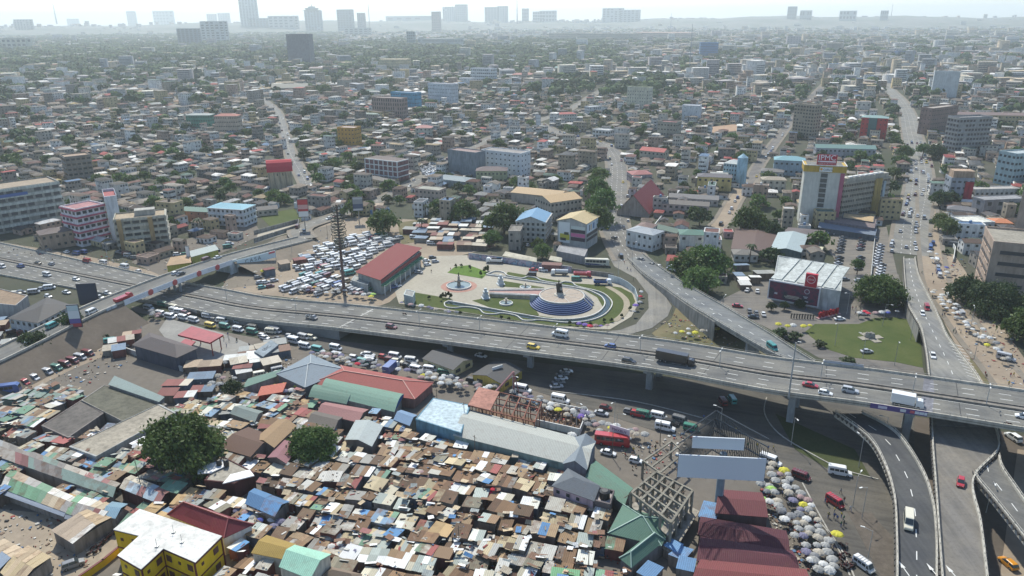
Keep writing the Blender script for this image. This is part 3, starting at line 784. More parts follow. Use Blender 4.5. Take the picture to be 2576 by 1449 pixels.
def house_thing(r_):
    x,y,th,w_,d_,h,rt,rh,wi,ri,fl = r_; wi=int(wi);ri=int(ri);fl=int(fl)
    kind=('gable','hip','flat')[int(rt)]
    desc='%s %s-roofed %s house with %s walls' % (ROOFN[ri],kind,{1:'single-storey',2:'two-storey',3:'three-storey',4:'four-storey'}.get(fl,'tall'),WALLN[wi])
    o=thing('house',(x,y,0),'house',desc=desc,group='houses of the town behind the flyover',rz=th)
    wm=paint(WALLC[wi],.85,.45); ca=[(-w_/2,-d_/2),(w_/2,-d_/2),(w_/2,d_/2),(-w_/2,d_/2)]
    m=M(); m.prism(ca,0,h); put('wall', m.mesh('wall',wm), o)
    rm = sheet(ROOFC[ri],.55,.7,1.4) if kind!='flat' else paint(tuple(min(.5,c*1.3) for c in ROOFC[ri]),.9,.5)
    mmR=bpy.data.objects.new('tmp',None)
    class _p: pass
    # build in local space
    q=[Vector(c_) for c_ in ca]; tmp=LocalParent(o)
    make_roof(q, h, kind, rh if kind!='flat' else .5, rm, tmp, .5, None, wm)
    bpy.data.objects.remove(mmR)
    mm=M()
    for i in range(4):
        p,r2=q[i],q[(i+1)%4]; L=(r2-p).length; d=(r2-p)/L; n_=Vector((d.y,-d.x)); k=max(1,int(L/2.7))
        wn=Matrix.Rotation(th,2)@n_
        if wn.dot(Vector((-x,-y)))<0: continue
        for f in range(fl):
            for j in range(k):
                if random.random()<.15: continue
                c_=p+d*(L/k*(j+.5))+n_*.04; door = (f==0 and random.random()<.2)
                mm.box((c_.x,c_.y,(1.05 if door else 1.75)+f*h/fl),(1.0 if door else 1.25,.12,2.0 if door else 1.15),math.atan2(d.y,d.x))
    if mm.v: put('window', mm.mesh('window',GLASS), o, 'stuff')
    if random.random()<.35:
        m=M(); sx_=random.choice((-1,1))*(w_/2+1.2); tk=.0 if kind!='flat' else h; px_=sx_ if kind!='flat' else 0; m.lathe((px_,0,tk),[(.75,0),(.75,2.6 if kind!='flat' else 1.6),(.3,2.9 if kind!='flat' else 1.9)],9); put('water_tank', m.mesh('water_tank',plain(random.choice(((.02,.02,.02),(.5,.5,.48),(.1,.2,.35))),.5)), o)
    return o
class LocalParent:
    def __init__(s,o): s.o=o
_put=put
def put(name, me, parent=None, kind=None):
    if isinstance(parent, LocalParent): parent = parent.o
    return _put(name, me, parent, kind)
_build=M.build
def build2(s, name, mats, parent=None, kind=None):
    if isinstance(parent, LocalParent): return put(name, s.mesh(name, mats), parent, kind)
    return _build(s, name, mats, parent, kind)
M.build=build2
# ============================================================ trees
LEAF = leafmat((.055,.105,.022),(.1,.155,.038)); LEAF_L = leafmat((.08,.13,.035),(.13,.19,.05)); LEAF_D = leafmat((.032,.058,.02),(.06,.09,.03))
BARK = paint((.16,.12,.09),.95,.3,'bark')
def crown_mesh(key, nclump, per, leaf, mat, flat_=.62, seed=0):
    rg = np.random.default_rng(seed)
    # clumps in several lobes of a unit crown (radius 1)
    lobes = [(0,0,.1,.62)]+[(.55*math.cos(a),.55*math.sin(a),rg.uniform(-.15,.2),rg.uniform(.34,.5)) for a in np.arange(0,6.28,1.05)+rg.uniform(0,1)]
    lobes += [(.3*math.cos(a),.3*math.sin(a),.35,rg.uniform(.25,.36)) for a in (.5,2.6,4.6)]
    V=[]; 
    for _ in range(nclump):
        lx,ly,lz,lr = lobes[rg.integers(len(lobes))]
        d = rg.normal(size=3); d/=np.linalg.norm(d); d[2]=abs(d[2])*.9-.25
        r_ = lr*rg.uniform(.72,1.05); c = np.array([lx+d[0]*r_, ly+d[1]*r_, (lz+d[2]*r_)*flat_/.62*.8])
        cr = rg.uniform(.05,.13)
        pts = c+rg.normal(size=(per,3))*cr*np.array([1,1,.6])
        a1 = rg.normal(size=(per,3))+np.array([0,0,0]); nrm = rg.normal(size=(per,3))*.75+np.array([0,0,1.0])+d*.6
        a1 -= nrm*(a1*nrm).sum(1,keepdims=True)/(nrm*nrm).sum(1,keepdims=True); a1/=np.linalg.norm(a1,axis=1,keepdims=True)
        a2=np.cross(nrm,a1); a2/=np.linalg.norm(a2,axis=1,keepdims=True)
        s_ = leaf*rg.uniform(.6,1.3,(per,1))
        V.append(np.stack([pts-a1*s_, pts-a2*s_*.55, pts+a1*s_, pts+a2*s_*.55],1))
    V=np.concatenate(V).reshape(-1,3); F=np.arange(len(V)).reshape(-1,4)
    me=bpy.data.meshes.new('crown'); me.from_pydata(V.tolist(),[],F.tolist()); me.materials.append(mat); me.update(); return me
CROWN = {'big':[crown_mesh('b%d'%i, 700, 26, .05, LEAF, .62, i) for i in range(2)],
         'bigd':[crown_mesh('bd', 620, 26, .045, LEAF_D, .62, 12)],
         'mid':[crown_mesh('m%d'%i, 230, 15, .07, mt, .62, 20+i) for i,mt in enumerate((LEAF,LEAF,LEAF_L,LEAF_D))],
         'far':[crown_mesh('f%d'%i, 60, 9, .13, mt, .6, 40+i) for i,mt in enumerate((LEAF,LEAF_D,LEAF,LEAF_L))]}
def trunk_mesh(h, r, rc_, seed=0):
    m=M(); rr=random.Random(seed); top=Vector((rr.uniform(-.4,.4),rr.uniform(-.4,.4),h*.55))
    m.tube((0,0,-.1),top,r,r*.7,8)
    for k in range(5):
        a=k*1.26+rr.uniform(0,.5); e=Vector((math.cos(a)*rc_*.55,math.sin(a)*rc_*.55,h*rr.uniform(.75,.95)))
        mid=top.lerp(e,.5)+Vector((0,0,-.2)); m.tube(top,mid,r*.55,r*.4,6); m.tube(mid,e,r*.4,r*.15,5)
    return m.mesh('trunk', BARK)
TR = {}
def tree(pos_, rad, h, kind='mid', desc=None, label=None, group=None, var=None, zsc=1, lm=None):
    if var is None: var=random.randrange(len(CROWN[kind]))
    o=thing('tree',pos_,'tree',label,desc,group,rz=random.uniform(0,6.28),landmark=lm)
    c=bpy.data.objects.new('crown',CROWN[kind][var]); COL.objects.link(c); c.parent=o
    cz=max(h-rad*.75*zsc, rad*.45*zsc); c.location=(0,0,cz); c.scale=(rad,rad,rad*1.5*zsc)
    k=round(h),round(rad)
    if k not in TR: TR[k]=trunk_mesh(h,.045*rad+.12,rad)
    t=bpy.data.objects.new('trunk',TR[k]); COL.objects.link(t); t.parent=o
    return o
def palm(pos_, h, label=None, desc=None, group=None):
    o=thing('palm_tree',pos_,'palm tree',label,desc,group)
    m=M(); m.tube(pos_,pos_+Vector((.3,.2,h)),.28,.18,7); m.build('trunk',BARK,o)
    c=pos_+Vector((.3,.2,h))
    for k in range(14):
        a=k*.45+random.uniform(-.1,.1); d=Vector((math.cos(a),math.sin(a),0)); n_=Vector((-d.y,d.x,0)); m=M(); L=random.uniform(2.8,3.8); el=random.uniform(.2,.9)
        pr=None
        for i in range(6):
            t=i/5; p=c+d*L*t+Vector((0,0,el*L*t-1.0*L*t*t)); w_=.55*math.sin(math.pi*(.15+.8*t))
            cur=(p-n_*w_-Vector((0,0,.25*w_)),p,p+n_*w_-Vector((0,0,.25*w_)))
            if pr: m.face([pr[0],pr[1],cur[1],cur[0]]); m.face([pr[1],pr[2],cur[2],cur[1]])
            pr=cur
        m.build('frond',LEAF_D,o)
    return o
# ============================================================ buildings one by one
def rb(name, label, h, pxs, wall, roof, **k):
    q=[P(x,y,h) for x,y in pxs]
    return bld(name, label, q[0], q[1], 0, 0, wall, roof, quad=q, h=h, **k)
def text(s, size, c, xdir, updir, mat, parent=None, name='lettering', align='CENTER', ext=.03):
    cu=bpy.data.curves.new('t','FONT'); cu.body=s; cu.size=size; cu.align_x=align; cu.align_y='CENTER'; cu.extrude=ext
    to=bpy.data.objects.new('t',cu); COL.objects.link(to)
    dg=bpy.context.evaluated_depsgraph_get(); me=bpy.data.meshes.new_from_object(to.evaluated_get(dg)); bpy.data.objects.remove(to)
    X=Vector(xdir).normalized(); Y=Vector(updir).normalized(); Z=X.cross(Y)
    mt=Matrix((X,Y,Z)).transposed().to_4x4(); mt.translation=Vector(c); me.transform(mt)
    if parent is not None: me.transform(Matrix.Translation(-parent.matrix_basis.translation))
    me.materials.clear(); me.materials.append(mat); o=put(name,me,parent); o['kind']='stuff'; return o
def panel(m, c, X, Y, w_, h_, t=.15, mi=None):
    X=Vector(X).normalized(); Y=Vector(Y).normalized(); Z=X.cross(Y); c=Vector(c)
    b=[c+X*(sx*w_/2)+Y*(sy*h_/2)-Z*t/2 for sx,sy in ((-1,-1),(1,-1),(1,1),(-1,1))]; m.hexa(b,[p+Z*t for p in b],mi)
UP=Vector((0,0,1))
W1=(1.3,1.3,2.6); W2=(1.6,1.4,3.2); WS=(.9,1.2,1.7)
GR=paint((.34,.37,.36),.8,.3)
# --- IPMC tower
a=P(2008,562); b=P(2106,568)
t,q,hh=bld('office_tower','tall grey slab office tower with ochre crown band and red roof sign',(2008,562),(2106,568),13,430,(.6,.59,.52),('flat',(.22,.22,.21),1.0),1,None,'office tower',lm='the grey slab tower with the red roof sign',dirt=.06)
F=(b-a).normalized(); N=Vector((F.y,-F.x,0)); wd=(b-a).length
rz=math.atan2(F.y,F.x); mid_=(a+b)/2
fl_n=9; fh=(hh-5)/fl_n
ctr=a.lerp(b,.5)
piece('stair_shaft',(ctr.x+N.x*.05,ctr.y+N.y*.05,hh/2),(wd*.17,.3,hh-.2),rz,paint((.2,.2,.19)),t)
for k in range(fl_n):
    piece('window',(ctr.x+N.x*.25,ctr.y+N.y*.25,4.5+fh*(k+.45)),(wd*.15,.2,fh*.74),rz,plain((.07,.075,.07),.4),t)
    piece('floor_band',(ctr.x+N.x*.3,ctr.y+N.y*.3,4.5+fh*(k+.95)),(wd*.17,.3,.28),rz,WHITE,t)
OCH=paint((.5,.33,.05),.6,.15)
c4=sum(q,Vector((0,0)))/4
m=M(); g=[p+(p-c4).normalized()*.9 for p in q]; m.prism(g,hh-.2,hh+3.4); g2=[p+(p-c4).normalized()*.5 for p in q]
m.build('crown_band',OCH,t); m=M(); m.prism([p-(p-c4).normalized()*1.2 for p in q],hh+3.2,hh+3.45); m.build('roof_deck',paint((.2,.2,.18)),t)
m=M()
for i in range(4):
    j=(i+1)%4; A_,B_=g[i],g[j]; m.tube((*A_,hh+3.6),(*B_,hh+3.6),.25,n=4)
m.build('roof_trim',WHITE,t)
pk=paint((.42,.12,.18),.7,.2); x,y=b.x-F.x*1.0+N.x*.15,b.y-F.y*1.0+N.y*.15; piece('side_fin',(x,y,hh/2),(2.2,.6,hh-1),rz,pk,t)
RED=paint((.5,.025,.05),.5,.08); 
sg=thing('roof_sign',(ctr.x,ctr.y,hh+3.4),'sign','red roof sign with large white letters on top of the slab tower')
sc_=ctr+F*.3+N*.2; m=M(); panel(m,(sc_.x,sc_.y,hh+6.9),F,UP,10.5,5.8,.4); m.build('board',RED,sg)
m=M(); m.tube((sc_.x-4,sc_.y-N.y*2,hh+3.4),(sc_.x-4,sc_.y,hh+6),.15); m.tube((sc_.x+4,sc_.y-N.y*2,hh+3.4),(sc_.x+4,sc_.y,hh+6),.15); m.build('strut',STEEL,sg)
tx=sc_+N*.28; text('IPMC',4.2,(tx.x,tx.y,hh+8.0),F,UP,plain((.8,.78,.78),.6),sg,ext=.05)
m=M(); panel(m,(tx.x,tx.y,hh+5.9),F,UP,9.6,.7,.05); m.build('underline',plain((.8,.7,.7),.6),sg)
text('COLLEGE OF TECHNOLOGY',.8,(tx.x,tx.y,hh+4.8),F,UP,plain((.8,.6,.6),.6),sg)
sg=thing('fascia_sign',(ctr.x,ctr.y,hh+1),'sign','small white fascia sign with orange emblem on the ochre crown band')
fc=ctr+N*1.15+F*.3; m=M(); panel(m,(fc.x,fc.y,hh+1.5),F,UP,6.8,2.6,.2); m.build('board',plain((.7,.72,.7),.6),sg)
fc2=fc+N*.13; text('CalBank',1.5,(fc2.x+1.1*F.x,fc2.y+1.1*F.y,hh+1.4),F,UP,plain((.06,.08,.1),.6),sg)
m=M(); e=fc2-F*2.4; m.tube((e.x,e.y,hh+1.6),(e.x+N.x*.1,e.y+N.y*.1,hh+1.6),.7,n=14); m.build('emblem',plain((.7,.35,.04),.5),sg)
# annex
t,q,hh=bld('office_annex','grey office block with window rows and an ochre stair panel beside the slab tower',(2112,556),(2226,536),12,462,(.42,.38,.3),('flat',(.3,.29,.25),.7),7,(.8,1.3,1.35),'office block',lm='the office block with the ochre panel',bands=(paint((.5,.47,.38)),.5))
F=(q[1]-q[0]).normalized(); N=Vector((F.y,-F.x))
if N.dot(q[0])>0: N=-N
pp=q[0].lerp(q[1],.72)+N*.45; rz=math.atan2(F.y,F.x); L=(q[1]-q[0]).length
piece('stair_panel',(*pp,hh*.5),(L*.15,.7,hh+.6),rz,paint((.42,.31,.1)),t)
pp=q[0].lerp(q[1],.86)+N*.5; piece('glass_strip',(*pp,hh*.47),(L*.05,.7,hh*.9),rz,paint((.4,.5,.55)),t)
pp=q[0].lerp(q[1],.5)-N*3; piece('penthouse',(*pp,hh+1.4),(L*.92,5,2.8),rz,paint((.48,.45,.37)),t)
for k in range(7): pp=q[0].lerp(q[1],.15+.11*k)-N*2; piece('roof_vent',(*pp,hh+3.1),(L*.08,2,.6),rz,WHITE,t)
rb('podium','low podium with tiled awning in front of the ochre-panelled office block',5,[(2075,556),(2200,575),(2205,552),(2100,545)],(.2,.17,.18),('flat',(.22,.17,.16),.3),lm=None)
rb('awning_block','long awning roof with orange tiles beside the car park',5.5,[(2118,548),(2198,560),(2200,545),(2122,536)],(.12,.12,.13),('flat',(.5,.36,.2),.3))
rb('parking_shed','long dark lean-to shed along the edge of the car park',3.2,[(2060,572),(2200,592),(2203,580),(2063,562)],(.1,.12,.14),('shed',(.13,.16,.2),.8))
# --- bank branch with billboard
t,q,hh=rb('bank_branch','white flat-roofed bank branch with stepped roof slabs beside the billboard',9,[(1946,706),(2115,735),(2122,672),(1957,645)],(.5,.52,.5),('flat',(.42,.45,.43),.5),lm='the white bank branch')
F=(q[1]-q[0]).normalized(); D=(q[3]-q[0]); 
for k in range(5):
    u=.08+.2*k; c=q[0].lerp(q[1],u+.08)+D*.5; piece('roof_slab',(*c,hh+.35),((q[1]-q[0]).length*.16,D.length*.9,.5),math.atan2(F.y,F.x),paint((.5,.53,.5)),t)
bl=thing('billboard',P(1940,745),'billboard','wide dark purple and red billboard mounted across the front of the bank branch',landmark='the purple billboard')
Fb=(q[1]-q[0]).normalized().to_3d(); N0=Vector((Fb.y,-Fb.x,0)); A_=q[0].to_3d()-Fb*1+N0*1.2; Lb=(q[1]-q[0]).length*.74; c=A_+Fb*(Lb/2); c.z=5.4
m=M(); panel(m,c,Fb,UP,Lb+1,8.6,.5); m.build('frame',plain((.6,.6,.6),.5),bl)
def posterlike(cols,key,sc=.3):
    mt,n,l,bb=_mat(key); nn=noise(n,l,pos(n,l),sc,3); cr=n.new('ShaderNodeValToRGB'); l.new(nn.outputs[0],cr.inputs[0]); els=cr.color_ramp.elements
    els[0].position=.35; els[0].color=(*cols[0],1); els[1].position=.65; els[1].color=(*cols[-1],1)
    for i,c_ in enumerate(cols[1:-1]): e=els.new(.35+.3*(i+1)/(len(cols)-1)); e.color=(*c_,1)
    l.new(cr.outputs[0],bb.inputs[0]); bb.inputs['Roughness'].default_value=.6; return mt
Nb=Vector((Fb.y,-Fb.x,0)); m=M(); panel(m,c+Nb*.3,Fb,UP,Lb,7.6,.05); m.build('poster',posterlike([(.012,.02,.035),(.05,.02,.05),(.15,.015,.05),(.02,.02,.04)],'purple_poster',.25),bl)
for dx,dz,w_,h_ in ((-7,-1.2,1.2,.8),(0,-1.8,7,.35),(0,-2.4,6,.3),(0,-1.3,5,.3),(5.2,-2.6,2.2,.5),(5.0,-.6,1.8,.25),(5.0,-1.1,1.2,.25)):
    m=M(); panel(m,c+Nb*.36+Fb*dx+UP*dz,Fb,UP,w_,h_,.03); m.build('print',plain((.45,.4,.3) if w_>3 else (.5,.5,.52),.6),bl)
m=M(); cc=c+Nb*.36+Fb*5.3+UP*1.8
for k in range(20):
    a1=k*.314;a2=a1+.32; m.face([cc+Fb*(math.cos(a1)*1.1)+UP*(math.sin(a1)*1.1),cc+Fb*(math.cos(a1)*.8)+UP*(math.sin(a1)*.8),cc+Fb*(math.cos(a2)*.8)+UP*(math.sin(a2)*.8),cc+Fb*(math.cos(a2)*1.1)+UP*(math.sin(a2)*1.1)])
m.build('ring_print',plain((.4,.38,.42),.6),bl)
sg=thing('logo_sign',P(2044,728),'sign','red box sign with white ring and lettering on the bank branch roof')
Fs=Fb; c=A_+Fb*(Lb*.82); c.z=12.4; m=M(); m.box(tuple(c),(4.6,1.6,5.6),math.atan2(Fs.y,Fs.x)); m.build('box',RED,sg)
cc=c+Nb*.9+UP*.5; m=M()
for k in range(24):
    a1=k*math.pi/12;a2=a1+math.pi/12; m.face([cc+Fs*(math.cos(a1)*1.75)+UP*(math.sin(a1)*1.75),cc+Fs*(math.cos(a1)*1.45)+UP*(math.sin(a1)*1.45),cc+Fs*(math.cos(a2)*1.45)+UP*(math.sin(a2)*1.45),cc+Fs*(math.cos(a2)*1.75)+UP*(math.sin(a2)*1.75)])
m.build('ring',plain((.7,.45,.45),.6),sg); text('absa',1.35,cc+UP*.05,Fs,UP,plain((.75,.5,.5),.6),sg)
# --- east of the interchange
rb('pale_hall','wide pale blue metal-roofed hall behind the bank branch',6,[(1938,628),(2015,634),(2032,592),(1958,585)],(.1,.14,.14),('gable',(.42,.5,.5),1.5),lm='the pale metal-roofed hall',over=.6)
rb('yellow_shed','small cream pergola shed beside the pale metal-roofed hall',3.5,[(2040,640),(2062,644),(2072,622),(2048,618)],(.4,.38,.28),('flat',(.6,.58,.4),.2))
rb('red_roofed_row','low row of workshops with rusty red roofs below the slab tower',4,[(1840,625),(1950,640),(1960,590),(1850,575)],(.35,.3,.27),('gable',(.15,.1,.085),1.2))
rb('workshop','grey brown workshop roof in front of the slab tower',4,[(1960,590),(2060,605),(2075,580),(1985,572)],(.3,.28,.26),('hip',(.13,.11,.11),1.4))
bld('bungalow','white bungalow with grey hipped roof beside the dense clump of trees',(1845,658),(1905,660),9,640,(.6,.58,.52),('hip',(.2,.19,.17),1.5),1,W1,lm='the white bungalow by the trees')
# church & houses around
t,q,hh=bld('church','church with steep maroon gabled roof along the central road',(1632,548),(1672,505),20,538,(.4,.34,.3),('gable',(.17,.035,.04),11),1,None,'church',lm='the steep maroon-roofed church',over=1.2,la=True)
bld('yellow_building','yellow two-storey building with grey hipped roof',(1752,478),(1838,482),11,444,(.62,.5,.2),('hip',(.15,.14,.15),1.6),2,W2,lm='the yellow two-storey building')
bld('blue_tower_block','light blue four-storey block with pale pyramid roof',(1816,464),(1850,468),12,410,(.36,.52,.58),('hip',(.5,.54,.52),2.2),5,WS,lm='the light blue block')
t=thing('stair_tower',P(1858,455),'tower','round light blue stair tower behind the light blue block'); m=M(); c=P(1862,470); m.lathe((c.x,c.y,0),[(3.6,0),(3.6,hgt(c,396)),(0.01,hgt(c,386))],14); m.build('wall',paint((.34,.52,.6)),t)
bld('mint_building','white two-storey building with green roof beside the grey corner house',(1708,632),(1768,634),10,590,(.66,.66,.6),('hip',(.1,.19,.15),1.6),2,W2,lm='the white building with the green roof')
bld('corner_house','white two-storey corner house with grey metal roof on the central road',(1640,634),(1668,622),16,592,(.7,.7,.66),('hip',(.32,.35,.37),1.8),2,W1,lm='the white corner house')
bld('white_row','white two-storey house with brown roof beside the church',(1592,600),(1632,606),12,572,(.64,.62,.57),('hip',(.2,.14,.12),1.8),2,W1,lm='the white brown-roofed house')
bld('green_roofed_house','low house with long green roof between corner house and green-roofed building',(1640,585),(1700,600),8,572,(.5,.5,.46),('gable',(.13,.2,.16),1.5),1,W1)
bld('pink_villa','pinkish two-storey villa with balconies behind the church yard',(1665,540),(1780,548),9,512,(.55,.43,.37),('gable',(.2,.18,.16),1.8),2,W2,lm='the pinkish villa')
bld('school_block','long single-storey block with grey roof behind the pinkish villa',(1682,512),(1805,520),8,496,(.45,.42,.38),('gable',(.22,.21,.2),2),1,W2)
bld('lodge','cream two-storey house with tan roof between tower and yellow building',(1915,480),(1975,482),10,452,(.62,.57,.45),('hip',(.3,.26,.2),1.6),2,W2)
bld('arched_house','white house with arched windows behind the lodge',(1912,446),(1968,450),10,430,(.62,.6,.56),('hip',(.2,.19,.18),1.6),1,W1)
bld('teal_roofed_shop','two-storey shop with tiered teal roof on the market street',(1944,440),(2022,444),14,402,(.3,.4,.45),('hip',(.22,.42,.46),2.4),2,W2,lm='the tiered teal roof')
bld('long_school','long grey school with green roof behind the slab tower',(2050,400),(2200,404),12,372,(.4,.4,.42),('gable',(.2,.33,.3),2.4),2,W2,lm='the long green-roofed school')
bld('red_gate_house','shop with red gabled roof and glazed front',(1608,402),(1668,408),12,378,(.45,.42,.33),('gable',(.4,.09,.08),2.4),2,W2)
bld('pink_roofed_shop','shop with pale red hipped roof beside the central road',(1590,462),(1640,460),14,440,(.42,.36,.36),('hip',(.35,.14,.13),2),1,W1)
# tower blocks to the east
bld('tan_tower','tan ten-storey tower with ribbed window bays',(1990,345),(2040,352),12,262,(.4,.34,.25),('flat',(.35,.3,.25),1.2),10,(1.8,1.5,3),'tower block',lm='the tan ten-storey tower',bands=(paint((.42,.36,.27)),.4))
t,q,hh=bld('red_glass_building','red building with a dark glass curtain between two red wings',(2160,350),(2225,354),14,295,(.5,.05,.05),('hip',(.2,.3,.28),1.8),5,(1.2,1,3.4),'office building',lm='the red and glass building',dirt=.15)
F=(q[1]-q[0]).normalized(); N=Vector((F.y,-F.x)); pp=q[0].lerp(q[1],.45)+N*.3; piece('curtain_wall',(*pp,hh*.5),((q[1]-q[0]).length*.32,.8,hh),math.atan2(F.y,F.x),plain((.05,.13,.13),.2),t)
bld('brown_slab','broad brown brick slab building with a cream edge',(2335,340),(2400,330),12,275,(.26,.18,.15),('flat',(.4,.35,.3),1),6,(1.0,.8,3),'office building',lm='the brown brick slab')
bld('unfinished_tower','unfinished grey concrete frame tower with open floors',(2398,392),(2478,388),14,300,(.36,.35,.34),('flat',(.35,.34,.32),1.5),8,(2.2,1.9,3.1),'tower block',lm='the unfinished concrete tower',bands=(CONC,.5),winmat=plain((.07,.06,.06),.9))
bld('white_slab_tower','tall white slab tower with dark edge strips',(2340,248),(2404,250),14,182,(.55,.58,.57),('flat',(.5,.5,.46),1.5),1,None,'tower block',lm='the white slab tower',dirt=.15)
bld('ochre_school','long ochre school with yellow panels',(2400,318),(2576,322),12,288,(.5,.4,.22),('gable',(.3,.22,.2),2.5),3,W2,lm='the long ochre school')
bld('cream_house','cream two-storey house with square windows before the red glass building',(2152,285),(2188,286),10,257,(.62,.57,.5),('flat',(.3,.28,.26),.6),2,(2.2,1.4,4))
t,q,hh=bld('red_shop_tower','narrow shop building with tan roof, blue glass and red corner',(2382,512),(2440,514),11,450,(.33,.36,.4),('flat',(.5,.36,.25),.8),4,(2,1.3,3),'shop building',lm='the tan-roofed shop with the red corner')
F=(q[1]-q[0]).normalized(); N=Vector((F.y,-F.x)); pp=q[0].lerp(q[1],.8)+N*.3; piece('corner_panel',(*pp,hh*.45),((q[1]-q[0]).length*.36,.8,hh*.9),math.atan2(F.y,F.x),paint((.4,.03,.05)),t)
pp=q[0].lerp(q[2],.55); piece('penthouse',(*pp,hh+2.4),((q[1]-q[0]).length*.9,8,4.8),math.atan2(F.y,F.x),paint((.45,.32,.22)),t)
bld('long_white_shops','long white single-storey shops across the walled yard',(2450,500),(2560,498),9,478,(.6,.58,.53),('flat',(.45,.42,.38),.6),1,W2)
bld('walled_depot','grey walled depot with dark openings beside the red corner shop',(2470,545),(2576,540),10,505,(.33,.32,.32),('flat',(.3,.3,.3),.5),2,(2.6,2.2,6))
bld('white_branch','white two-storey branch with long white roof by the eastern road',(2425,598),(2495,596),14,562,(.6,.62,.62),('flat',(.66,.66,.58),.5),2,(1.4,1.5,4),lm='the white-roofed branch by the eastern road')
bld('orange_roofed_house','low house with bright orange tiled roof',(2495,576),(2545,578),10,560,(.5,.4,.33),('hip',(.5,.2,.1),1.6),1,W1)
bld('grey_cottage','white cottage with dark grey roof by the eastern road trees',(2380,540),(2450,548),9,525,(.6,.6,.58),('hip',(.17,.17,.18),1.8),1,W1)
bld('glass_block','pale blue glazed block at the far edge of the town',(2540,470),(2600,465),14,390,(.4,.52,.52),('flat',(.4,.45,.45),1),5,(2,1.6,2.8))
# right edge hotel
TAN=paint((.42,.32,.25),.8,.2)
t,q,hh=bld('hotel_podium','tan hotel podium with dark recessed window strips',(2468,752),(2660,775),26,612,TAN,('flat',(.33,.3,.24),1.0),5,None,'hotel',lm='the tan hotel')
for i in range(4):
    p,r_=q[i],q[(i+1)%4]; L=(r_-p).length; d=(r_-p)/L; n_=Vector((d.y,-d.x))
    if n_.dot(-(p+r_)/2)<0: continue
    for f in range(5):
        z=2.2+f*(hh-1)/5; c_=(p+r_)/2+n_*.05
        if L>20:
            for u in (.3,.75): cc=p.lerp(r_,u)+n_*.05; piece('window',(*cc,z),(L*.38,.3,1.5),math.atan2(d.y,d.x),plain((.06,.06,.065),.3),t); cc=cc+n_*.2; piece('ledge',(*cc,z-1.0),(L*.4,.5,.35),math.atan2(d.y,d.x),TAN,t)
t,q,hh=bld('hotel_tower','tall tan hotel tower at the edge of the view with angled window slots',(2546,600),(2680,640),20,430,TAN,('flat',(.33,.3,.24),1.0),9,None,'hotel')
p,r_=q[3],q[0]; 
for i in range(4):
    p,r_=q[i],q[(i+1)%4]; L=(r_-p).length; d=(r_-p)/L; n_=Vector((d.y,-d.x))
    if n_.dot(-(p+r_)/2)<0: continue
    for f in range(9):
        for u in (.5,): cc=p.lerp(r_,u)+n_*.1; piece('window',(*cc,3+f*hh/9.5),(1.6 if d.y**2>.3 else L*.7,.3,.9),math.atan2(d.y,d.x),plain((.07,.06,.06),.4),t)
# --- centre: school with blue roof and advertising wraps
t,q,hh=bld('school','three-storey school block with light blue gabled roof and balconies',(1298,608),(1372,612),20,556,(.48,.47,.42),('gable',(.2,.36,.52),3),4,(1.3,1.5,2.4),'school',lm='the blue-roofed school',bands=(paint((.5,.5,.47)),.7),la=False)
t,q,hh=bld('tan_wing','long school wing with tan gabled roof in front of the shade trees',(1385,560),(1462,548),18,510,(.46,.42,.35),('gable',(.44,.31,.17),2.5),3,W1,'school',la=True)
bld('far_wing','narrow tan-roofed wing running back towards the town',(1405,520),(1432,505),34,496,(.45,.4,.33),('gable',(.42,.3,.17),2),2,None)
t,q,hh=bld('store','four-storey store wrapped in large advertising panels with tan roof',(1402,620),(1472,630),17,554,(.46,.47,.45),('gable',(.45,.36,.2),2.4),4,None,'store',lm='the store with advertising panels',over=1.1,la=False)
F=(q[1]-q[0]).normalized(); N=Vector((F.y,-F.x)); F3=F.to_3d(); N3=N.to_3d(); L=(q[1]-q[0]).length
def wrap(u,z,w_,h_,mat,nm='advertising_panel',p0=None,Fq=None,Nq=None,off=.25):
    p0=q[0] if p0 is None else p0; Fq=Fq or F; Nq=Nq or N
    c=p0+Fq*u+Nq*off; m=M(); panel(m,(c.x,c.y,z),Fq.to_3d(),UP,w_,h_,.15); return m.build(nm,mat,t)
wrap(L*.25,hh*.58,L*.4,hh*.78,plain((.68,.7,.68),.5)); wrap(L*.27,hh*.42,L*.34,hh*.22,plain((.5,.45,.05),.5),'print',off=.35); wrap(L*.22,hh*.33,L*.2,hh*.1,plain((.04,.04,.04),.5),'print',off=.4); wrap(L*.33,hh*.55,L*.16,hh*.1,plain((.04,.05,.03),.5),'print',off=.36)
for k,(c_,z_) in enumerate((((.55,.6,.55),.8),((.03,.025,.04),.68),((.55,.14,.28),.53),((.04,.03,.05),.38))): wrap(L*.74,hh*z_,L*.5,hh*.13,plain(c_,.5))
p1,p2=q[1],q[2]; F2=(p2-p1).normalized(); N2=Vector((F2.y,-F2.x)); L2=(p2-p1).length
wrap(L2*.5,hh*.78,L2*.9,hh*.34,plain((.6,.66,.7),.5),p0=p1,Fq=F2,Nq=N2); 
for u,c_ in ((.25,(.03,.03,.03)),(.38,(.5,.3,.04)),(.55,(.05,.15,.3)),(.62,(.05,.15,.3))): wrap(L2*u,hh*.78,.7,hh*.22,plain(c_,.5),'print',p1,F2,N2,.36)
wrap(L2*.5,hh*.52,L2*.85,hh*.1,plain((.05,.045,.05),.5),p0=p1,Fq=F2,Nq=N2); wrap(L2*.5,hh*.35,L2*.85,hh*.1,plain((.05,.045,.05),.5),p0=p1,Fq=F2,Nq=N2)
rb('low_shop_front','low flat store front below the advertising panels',4,[(1400,632),(1470,646),(1478,628),(1408,618)],(.35,.34,.34),('flat',(.3,.3,.3),.3))
